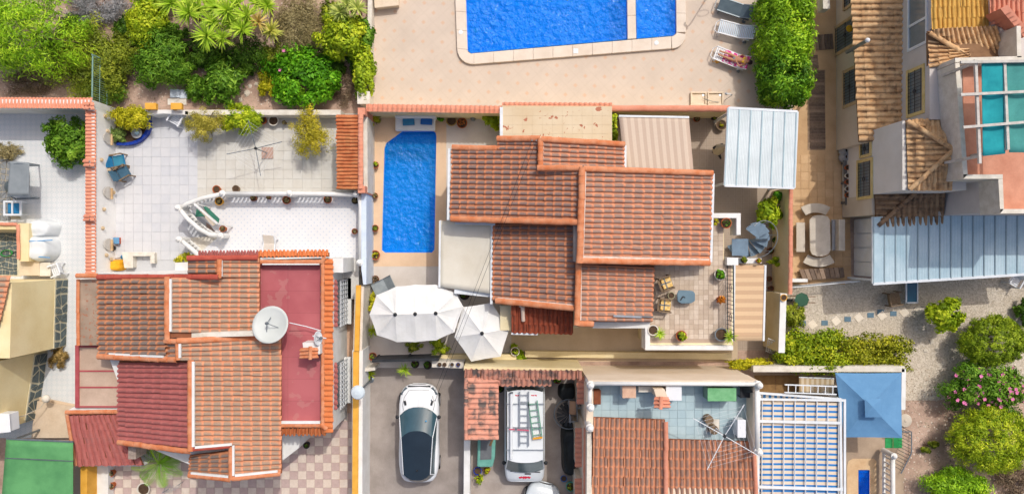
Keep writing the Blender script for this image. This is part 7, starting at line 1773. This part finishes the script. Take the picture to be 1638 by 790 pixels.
TARP = M('black_tarp', '#2f3436', '#24282a', s=3, fine=.2, rough=.5)
drape('tarp_heap', 'long heap under a black tarp beside the coral wall strip', 'tarp', 912, 720, 14, 42, .8, TARP, 3); drape('tarp_heap', 'small black bag heap above the round black table', 'tarp', 907, 628, 14, 14, .5, TARP, 4)
pot('blue bowl on the van court floor', 902, 765, .01, .16, .16, M('bowl_blue', '#2f6ab8', '#2860a8', rough=.4, bump=0)); pot('teal pot with plant in the bottom corner of the van court', 913, 778, .01, .24, .4, M('teal_glaze', '#5fb0a0', '#50a090', rough=.4), ('sparse', L_OLIVE, .24))
pot('dark pot behind the parked van', 800, 621, .01, .2, .35, MATS['black_metal'], ('sparse', L_DARK, .15)); pot('green plant in the corner under the carport roof', 891, 607, .01, .2, .35, MATS['terracotta_dark'], ('bush', L_BRIGHT, .25))

# ------------------------------------------------------------------ bottom right: pergola, mats, wall, fence
pg = thing('pergola', 'white framed pergola with a blue and cream striped canopy', 'pergola', W(1280, 720)); PZ = 2.7
cloth('canopy', striped('stripes_blue', '#2f7cc2', '#dccbb6', 21, 1, .4), pg, [(1216,641,PZ-.12),(1341,643,PZ-.12),(1341,822,PZ-.12),(1214,820,PZ-.12)], .05, 10, 24)
WMt = MATS['white_metal']
for a, b, w in [((1213,628,PZ+.03),(1345,638,PZ+.03),.1),((1214,638,PZ+.025),(1350,640,PZ+.025),.1),((1214,673,PZ+.02),(1346,676,PZ+.02),.12),((1213,778,PZ+.02),(1348,782,PZ+.02),.12),((1214,628,PZ),(1211,850,PZ),.12),((1351,638,PZ),(1351,850,PZ),.1),((1344,640,PZ),(1346,850,PZ),.1)] + [((1219+k*17.5,640,PZ-.04),(1218+k*17.5,850,PZ-.04),.03) for k in range(8)]: MB().beam(P3(a), P3(b), w, .08).build('beam', WMt, pg)
for x, y in ((1216,634),(1347,640),(1347,780)): p = W(x, y, PZ); MB().box((p.x-.06, p.y-.06, 0), (p.x+.06, p.y+.06, PZ-.05)).build('post', WMt, pg)
cloth('folded_canopy', striped('stripes_blue_fold', '#3f83bd', '#e6dccb', 14, 0), pg, [(1216,630,PZ-.06),(1342,639,PZ-.06),(1342,642,PZ-.2),(1216,637,PZ-.2)], .02)
sheet('back_yard', [(1205,585),(1446,585),(1446,900),(1205,900)], [SMALLPOOL], .011, M('yard_paving', '#b5a08a', '#a48f7a', s=1.2))
t = thing('coir_mat', 'large brown coir mat behind the striped pergola', 'mat', W(1240, 613, .02)); MB().pprism(rect(1207,600,1278,628), .012, .04).build('pile', M('coir', '#9a7a50', '#876842', s=4, fine=.25), t, bevel=.01); MB().pprism(rect(1240,601,1241,626), .0405, .046).build('seam', MATS['wood'], t)
t = thing('awning', 'cream and tan striped mat panel beside the brown coir mat', 'awning', W(1305, 612, 1.0)); cloth('canvas', striped('stripes_cream', '#e2d2b6', '#cbb28c', 7, 0), t, [(1278,603,1.1),(1334,605,1.1),(1334,628,.9),(1278,627,.9)], .03); MB().beam(P3((1278,603,1.1)), P3((1334,605,1.1)), .05).build('front_bar', WMt, t)
ladder('white ladder lying across behind the blue and cream pergola', (1255,621,2.85), (1338,624,2.85), .36, WMt, 7)
wall_run('white wall top behind the blue parasol under the hedge', [(1205,590),(1447,590)], 1.6, .28, MATS['stone_white']); wall_run('short white side wall at the right of the blue parasol', [(1446,590),(1445,655)], 1.6, .2, MATS['white_paint'])
balustrade('white balustrade beside the plunge pool', [(1428,728),(1428,850)], .3, posts=(0,), space=.26)
t = thing('green_mat', 'bright green mat behind the black gate', 'mat', W(1430, 708, .02)); MB().pprism(rect(1416,700,1443,716), .014, .03).build('pile', M('turf_green', '#34a05c', '#2c9050', s=5), t); MB().pprism(rect(1428,700,1429,716), .0305, .034).build('seam', MATS['wood'], t)
fn = thing('metal_gate', 'black metal railing gate below the blue parasol', 'gate', W(1440, 730))
rail = [(1443,690),(1458,690),(1458,724),(1441,757)]
for a, b in zip(rail, rail[1:]): MB().beam(W(*a, 1.1), W(*b, 1.1), .04).build('rail', MATS['grey_metal'], fn); MB().beam(W(*a, .15), W(*b, .15), .03).build('rail', MATS['grey_metal'], fn)
for a, b in zip(rail, rail[1:]):
    P0, P1 = W(*a, 1.1), W(*b, 1.1); n = int((P1-P0).length/.16)
    for k in range(n): q = P0.lerp(P1, k/n); MB().box((q.x-.01, q.y-.01, .01), (q.x+.01, q.y+.01, 1.1)).build('bar', MATS['grey_metal'], fn)
t = thing('stone_disc', 'round grey stone disc half under the blue parasol', 'stone', W(1447, 672)); MB().lathe((*W(1447, 672).xy, 0), [(.32,0),(.34,.05),(.3,.1),(.12,.12)], 18).build('disc', CONC, t); MB().lathe((*W(1447, 672).xy, .1), [(.1,0),(.06,.05)], 12).build('boss', CONC, t)

# ------------------------------------------------------------------ left patios: furniture and pots
t = thing('garden_swing', 'grey canopied garden swing in the side yard', 'swing seat', W(45, 290)); gm = MATS['grey_metal']
cloth('canopy', M('swing_canopy', '#8b9296', '#7e868b', s=2, fine=.06), t, [(16,258,1.75),(47,260,1.75),(46,312,1.75),(12,312,1.75)], .05)
for y0, yt in ((263, 262), (316, 313)): 
    f0 = W(47, yt, 1.72); g0 = W(62, y0+1, .02); MB().beam(f0, (g0.x, g0.y, .02), .06).build('frame_leg', gm, t); k0 = W(14, yt, 1.72); MB().beam(f0, k0, .06).build('frame_top', gm, t); g1 = W(40, y0+2, .02); MB().beam(k0, (g1.x-.5, g1.y, .02), .06).build('frame_leg', gm, t); MB().beam((g0.x, g0.y, .03), (g1.x-.4, g1.y, .03), .06).build('skid', gm, t)
MB().pprism(rect(20,266,42,308), .42, .5).build('seat', MATS['grey_fabric'], t, bevel=.03); MB().pprism(rect(17,266,21,308), .5, 1.0).build('backrest', MATS['grey_fabric'], t, bevel=.03)
c = W(18, 299, .9); t = thing('kettle_barbecue', 'dark grey kettle barbecue beside the garden swing', 'barbecue', (c.x, c.y, .02)); KB = M('enamel_grey', '#5a6468', '#4c565a', s=3, rough=.3, bump=0)
MB().lathe((c.x, c.y, .6), [(.05,0),(.26,.1),(.33,.24),(.34,.28),(.31,.38),(.2,.5),(.05,.55)], 20).build('bowl', KB, t, smooth=True)
for k in range(3): a = k*2.09; MB().tube([(c.x+.1*math.cos(a), c.y+.1*math.sin(a), .65), (c.x+.34*math.cos(a), c.y+.34*math.sin(a), .03)], .016, 6).build('leg', MATS['alu'], t)
t = thing('basin_stand', 'white framed stand with a blue tub below the garden swing', 'stand', W(20, 332))
for r in (rect(5,321,34,324), rect(5,342,34,345), rect(5,324,8,342), rect(31,324,34,342), rect(18,324,20,342)): MB().pprism(r, .62, .68).build('frame_bar', MATS['white_metal'], t)
for x, y in ((7,323),(32,323),(7,343),(32,343)): p = W(x, y, .6); MB().box((p.x-.02, p.y-.02, .02), (p.x+.02, p.y+.02, .62)).build('leg', MATS['white_metal'], t)
MB().pprism(rect(20.5,325,30.5,341.5), .35, .6).build('tub', MATS['blue_fabric'], t, bevel=.03); MB().pprism(rect(12,325,17.5,341.5), .35, .55).build('tub', MATS['blue_fabric'], t, bevel=.03)
COV = M('white_cover', '#e2e6e8', '#d4d9dc', s=2, fine=.05, rough=.8)
drape('covered_furniture', 'white covered furniture with blue cords, lower and larger lump', 'cover', 65, 397, 20, 22, .95, COV, 11, straps=[((46,386,.98),(84,384,.96)),((50,410,.95),(80,412,.9))]); drape('covered_furniture', 'white covered furniture, upper rounded lump', 'cover', 66, 366, 21, 15, .8, COV, 12)
simple_chair('plastic_chair', 'white plastic chair at the end of the side yard', 91, 432, R(110), .55, MATS['white_plastic'], MATS['white_plastic'], slats=5)
box_thing('white_table', 'low white table beside the white plastic chair', 'table', rect(62,420,80,441), .02, .5, MATS['stone_white']); box_thing('side_ledge', 'beige ledge below the covered furniture', 'ledge', rect(32,415,62,440), .02, .55, M('ledge_beige', '#dccdb4', '#cebda2'))
t = thing('garden_hose', 'coiled green hose on the crazy paving', 'hose', W(12, 405)); c = W(12, 405, .07)
MB().tube([(c.x+(.28+.02*math.sin(k))*math.cos(k*.5), c.y+.16*math.sin(k*.5), .07+.003*k) for k in range(40)], .014, 5).build('coil', M('hose_green', '#3f9a50', '#348a44'), t); MB().tube([(c.x+.28, c.y, .08), (c.x+.45, c.y+.1, .08)], .02, 6).build('nozzle', MATS['black_metal'], t)
# raised bed with blue edging, fountain, planters on the wall
t = thing('raised_bed', 'raised planting bed with a curved cobalt tiled edge', 'planter', W(210, 200)); MB().pprism([(184,176),(232,176),(236,186),(237,208),(228,222),(212,229),(186,230)], 0, .22).build('soil', MATS['soil'], t); bed = [(236,184),(237,196),(236,207),(232,215),(226,221),(219,226),(211,229),(203,230),(194,230),(186,230)]
for a, b in zip(bed, bed[1:]): A1, B1 = W(*a, .3), W(*b, .3); MB().beam((A1.x, A1.y, .15), (B1.x, B1.y, .15), .14, .3).build('edge_tile', MATS['navy_tile'], t)
c = W(219, 213, .4); t = thing('bird_fountain', 'small stone fountain with a pale blue ball in the raised bed', 'fountain', (c.x, c.y, .22)); MB().lathe((c.x, c.y, .22), [(.1,0),(.12,.1),(.26,.18),(.27,.22),(.2,.2),(.05,.19)], 16).build('bowl', CUSH, t); MB().lathe((c.x+.05, c.y, .41), [(.05,0),(.11,.08),(.11,.14),(.05,.22)], 12).build('ball', M('ball_blue', '#9fb8c4', '#8fa8b4'), t, smooth=True)
for i, x in enumerate((241, 282)): pot_ = box_thing('planter_box', ['left', 'right'][i] + ' orange planter box on the white wall behind the grey patio', 'planter', rect(x-9,165,x+8,175), .9, 1.2, MATS['ochre_trim'])
box_thing('white_counter', 'white counter with curved top below the orange planter boxes', 'counter', [(232,176),(266,176),(300,178),(300,184),(262,182),(238,184)], 0, .9, MATS['white_paint'])
for i, (x, y) in enumerate(((279,150),(294,151))): box_thing('washing_sheet', ['left', 'right'][i] + ' pale tile slab lying beside the wild garden path', 'slab', rect(x-7,y-7,x+7,y+6), .0, .1, BWP)
t = thing('stepping_slab', 'white paving slab at the garden gate', 'slab', W(285, 163)); MB().pprism(rect(268,158,298,168), .0, .05).build('slab', MATS['stone_white'], t, bevel=.01); MB().pprism(rect(274,147,280,157), .0, .03).build('wedge', MATS['stone_white'], t)
simple_chair('slatted_chair', 'white slatted chair at the back of the grey patio', 283, 191, R(150), .6, MATS['white_plastic'], MATS['white_plastic'], slats=6)
ch_ = simple_chair('cane_chair', 'cane chair with a teal cushion against the niche wall', 189, 258, R(-80), .62, MATS['wicker'], MATS['blue_fabric'], cush=M('teal_cushion', '#3f86a0', '#357890', s=4)); simple_chair('cane_chair', 'cane chair with dark blue cloth below the teal cushioned chair', 197, 277, R(-60), .6, MATS['wicker'], M('denim', '#44667c', '#38586c', s=4), cush=MATS['denim'])
box_thing('gas_bottle', 'small orange and blue parcel on the grey patio by the wall', 'box', rect(181,380,190,390), .03, .3, M('parcel', '#c9684c', '#b85a40'), M('parcel_blue', '#6a9ac0', '#5a8ab0')); pot('dark wire basket with plant next to the orange parcel', 177, 397, .03, .2, .25, MATS['black_metal'], ('sparse', L_DARK, .16))
drape('yellow_cover', 'yellow orange cloth cover near the tiled roof edge', 'cover', 184, 424, 14, 9, .5, M('yellow_cloth', '#efb030', '#e0a020', s=3, fine=.08), 21); t = thing('mop', 'mop with a blue head lying beside the yellow cover', 'mop', W(188, 415)); MB().tube([W(162,419,.1), W(197,411,.1)], .015, 6).build('handle', MATS['wood'], t); MB().lathe((*W(198,411).xy, .05), [(.1,0),(.1,.08),(.03,.12)], 10).build('head', MATS['blue_fabric'], t)
box_thing('white_bench', 'white masonry bench at the foot of the grey patio', 'bench', [(196,404),(246,404),(246,421),(240,421),(240,410),(213,410),(213,428),(200,428)], 0, .4, MATS['stone_white'], bevel=.01)
rotary('thin metal rotary clothes line standing on the middle patio', 428, 245, .03, 1.65, 1.35, MATS['grey_metal'], M('base_pinkish', '#b89a8c', '#a88a7c'), .22)
for x, y, r, m, pl, lb in ((352,188,.22,'terracotta',None,'terracotta pot between the olive tree and variegated shrub'),(419,192,.22,'terracotta',None,'large terracotta pot by the low garden wall'),(437,193,.26,'stone_white',None,'pale round pot by the low garden wall'),(454,196,.1,'wicker',('sparse',L_DRY,.1),'small brown pot next to the pale round pot'),(346,303,.2,'terracotta',None,'left terracotta pot outside the balustrade'),(377,302,.18,'wicker',None,'brown pot outside the balustrade')): pot(lb, x, y, .03, r, .3, MATS[m], pl)
for x, y, r, m, lb in ((350,322,.2,'ochre_trim','ochre glazed pot at the left end of the terrace balustrade'),(405,317,.15,'terracotta_dark','dark red pot along the terrace balustrade'),(429,316,.1,'terracotta_dark','tiny red pot along the terrace balustrade'),(458,320,.2,'terracotta','terracotta pot in the middle of the terrace balustrade'),(524,319,.2,'terracotta','terracotta pot right along the terrace balustrade'),(568,321,.17,'black_metal','dark pot in the terrace corner'),(567,370,.14,'terracotta','small pot by the side balustrade'),(356,366,.16,'terracotta','terracotta pot at the end of the curved stair balustrade')): pot(lb, x, y, TEZ+.005, r, .3, MATS[m], ('sparse', L_DRY, r*.7))
sw = thing('swing_seat', 'white framed swing seat with green cushions in the terrace corner', 'swing seat', W(335, 346, TEZ)); GC = M('green_cushion', '#3f7a66', '#356c58', s=3)
MB().pprism([(318,338),(340,362),(346,358),(326,334)], TEZ+.4, TEZ+.46).build('seat', M('seat_stone', '#cdbfae', '#bfb09e'), sw); MB().pprism([(322,328),(330,331),(350,350),(348,358),(342,354)], TEZ+.5, TEZ+.62).build('cushion', GC, sw, bevel=.02); MB().pprism([(314,334),(327,346),(312,347)], TEZ+.47, TEZ+.58).build('side_cushion', GC, sw, bevel=.02)
MB().beam(P3((311,326,TEZ+1.5)), P3((348,358,TEZ+1.5)), .09).build('top_bar', MATS['white_paint'], sw)
for x, y in ((311,326),(348,358)): p = W(x, y, TEZ+1.5); MB().beam((p.x, p.y, TEZ+1.5), (p.x+.1, p.y-.1, TEZ+.01), .06).build('post', MATS['white_paint'], sw)
lounger('white lounger on the raised terrace above the tiled roof', (429,408), (432,376), .56, MATS['white_plastic'], M('cream_slat', '#e6dccf', '#dccfc0', s=3), z0=TEZ+.005, slats=18, back=.42, ang=35, wheels=False)
# ------------------------------------------------------------------ bottom left bits, garden fence
box_thing('air_conditioner', 'white air conditioner box on the cream house at the left edge', 'air conditioner', [(-6,662),(14,662),(16,690),(-4,692)], 2.2, 2.9, MATS['white_plastic'])
MB().beam(P3((-4,676,2.2)), P3((20,672,2.1)), .1).build('bracket', MATS['grey_metal'], bpy.data.objects['air_conditioner.002'])
t = thing('wall_lamp', 'white globe lamp with a trailing cable on the stone plinth', 'lamp', W(72, 638, .8)); c = W(75, 637, .9); MB().lathe((c.x, c.y, .8), [(.05,0),(.16,.06),(.2,.16),(.16,.26),(.05,.3)], 14).build('globe', MATS['stone_white'], t, smooth=True); MB().tube([(c.x, c.y, .85), W(64,652,.9), W(40,664,1.6), W(24,668,2.1)], .02, 6).build('cable', CONC, t)
ga = thing('awning', 'green canvas awning in the bottom left corner', 'awning', P3((60,750,2.3))); cloth('canvas', M('canvas_green', '#66a56a', '#54905c', s=1.1, fine=.12), ga, [(10,702,2.5),(117,707,2.5),(117,830,2.3),(0,830,2.3)], .06); MB().beam(P3((10,701,2.5)), P3((117,706,2.5)), .07).build('front_bar', MATS['grey_metal'], ga); MB().beam(P3((8,732,2.46)), P3((117,737,2.46)), .03, .05).build('seam', MATS['grey_metal'], ga)
for x, y in ((14,706),(113,710)): p = W(x, y, 2.4); MB().box((p.x-.04, p.y-.04, 0), (p.x+.04, p.y+.04, 2.46)).build('post', MATS['grey_metal'], ga)
wall_run('ochre topped wall stub below the red canopy', [(134,746),(134,830)], 1.3, .32, MATS['ochre_trim'])
MB().pprism([(141,745),(173,745),(173,830),(141,830)], 0, .5).build('side_path', MATS['white_paint'], kind='structure')
for i, (x, y) in enumerate(((177,757),(177,777))): pot(['upper', 'lower'][i] + ' terracotta pot on the checkered court by the white path', x, y, .02, .17, .3, TC, ('sparse', L_DRY, .12))
pot('large pale bowl with ornament on the checkered court', 229, 782, .02, .32, .3, MATS['stone_white'], None); pot('dark pot in the shade of the orange eave', 490, 712, .02, .16, .3, MATS['black_metal'], ('sparse', L_DARK, .1))
t = thing('drying_rack', 'small metal rack on the checkered court at the bottom edge', 'rack', W(272, 785)); 
for k in range(5): MB().beam(W(258+k*5, 790-k*1.5, .6), W(268+k*5, 776, .6), .02).build('bar', MATS['alu'], t)
for x, y in ((260,788),(284,776)): p = W(x, y, .6); MB().beam((p.x, p.y, .02), (p.x, p.y, .6), .025).build('leg', MATS['alu'], t)
fe = thing('wire_fence', 'pale green wire mesh fence panel in the olive shrub', 'fence', W(160, 125)); a, b = W(148, 88, 1.9), W(147, 164, 1.9)
for k in range(22): p = a.lerp(b, k/21); MB().beam((p.x, p.y, .6), (p.x, p.y, 1.9), .012).build('wire', M('fence_green', '#8fb0a4', '#7fa094'), fe)
for z in (.7, 1.3, 1.88): MB().beam((a.x, a.y, z), (b.x, b.y, z), .02 if z < 1.5 else .05).build('rail', MATS['fence_green'], fe)
for p in (a, b): MB().beam((p.x, p.y, 0), (p.x, p.y, 1.95), .05).build('post', MATS['fence_green'], fe)
wall_run('white deck edge wall under the ivy', [(592,-40),(590,160)], .7, .2, MATS['stone_white']); c = W(582, 157, 1.2); t = thing('wall_pillar', 'pale square pillar at the corner of the community deck', 'pillar', (c.x, c.y, 0)); MB().box((c.x-.25, c.y-.25, 0), (c.x+.25, c.y+.25, 1.2)).build('shaft', MATS['stone_white'], t); MB().box((c.x-.3, c.y-.3, 1.2), (c.x+.3, c.y+.3, 1.27)).build('capstone', MATS['stone_white'], t)

for i, (a, b) in enumerate((((690,640,5.6),(851,225,5.9)), ((696,640,5.5),(858,225,5.8)))):
    t = thing('overhead_cable', ['left', 'right'][i] + ' one of two thin cables crossing above the cream awning and villa roof', 'cable', P3(a)); A1, B1 = P3(a), P3(b)
    MB().tube([A1.lerp(B1, k/10) - Vector((0, 0, .5*math.sin(math.pi*k/10))) for k in range(11)], .008, 5).build('wire', MATS['black_metal'], t)
    for p in (A1, B1): MB().lathe((p.x, p.y, p.z-.03), [(.03,0),(.03,.06)], 8).build('insulator', MATS['grey_metal'], t)
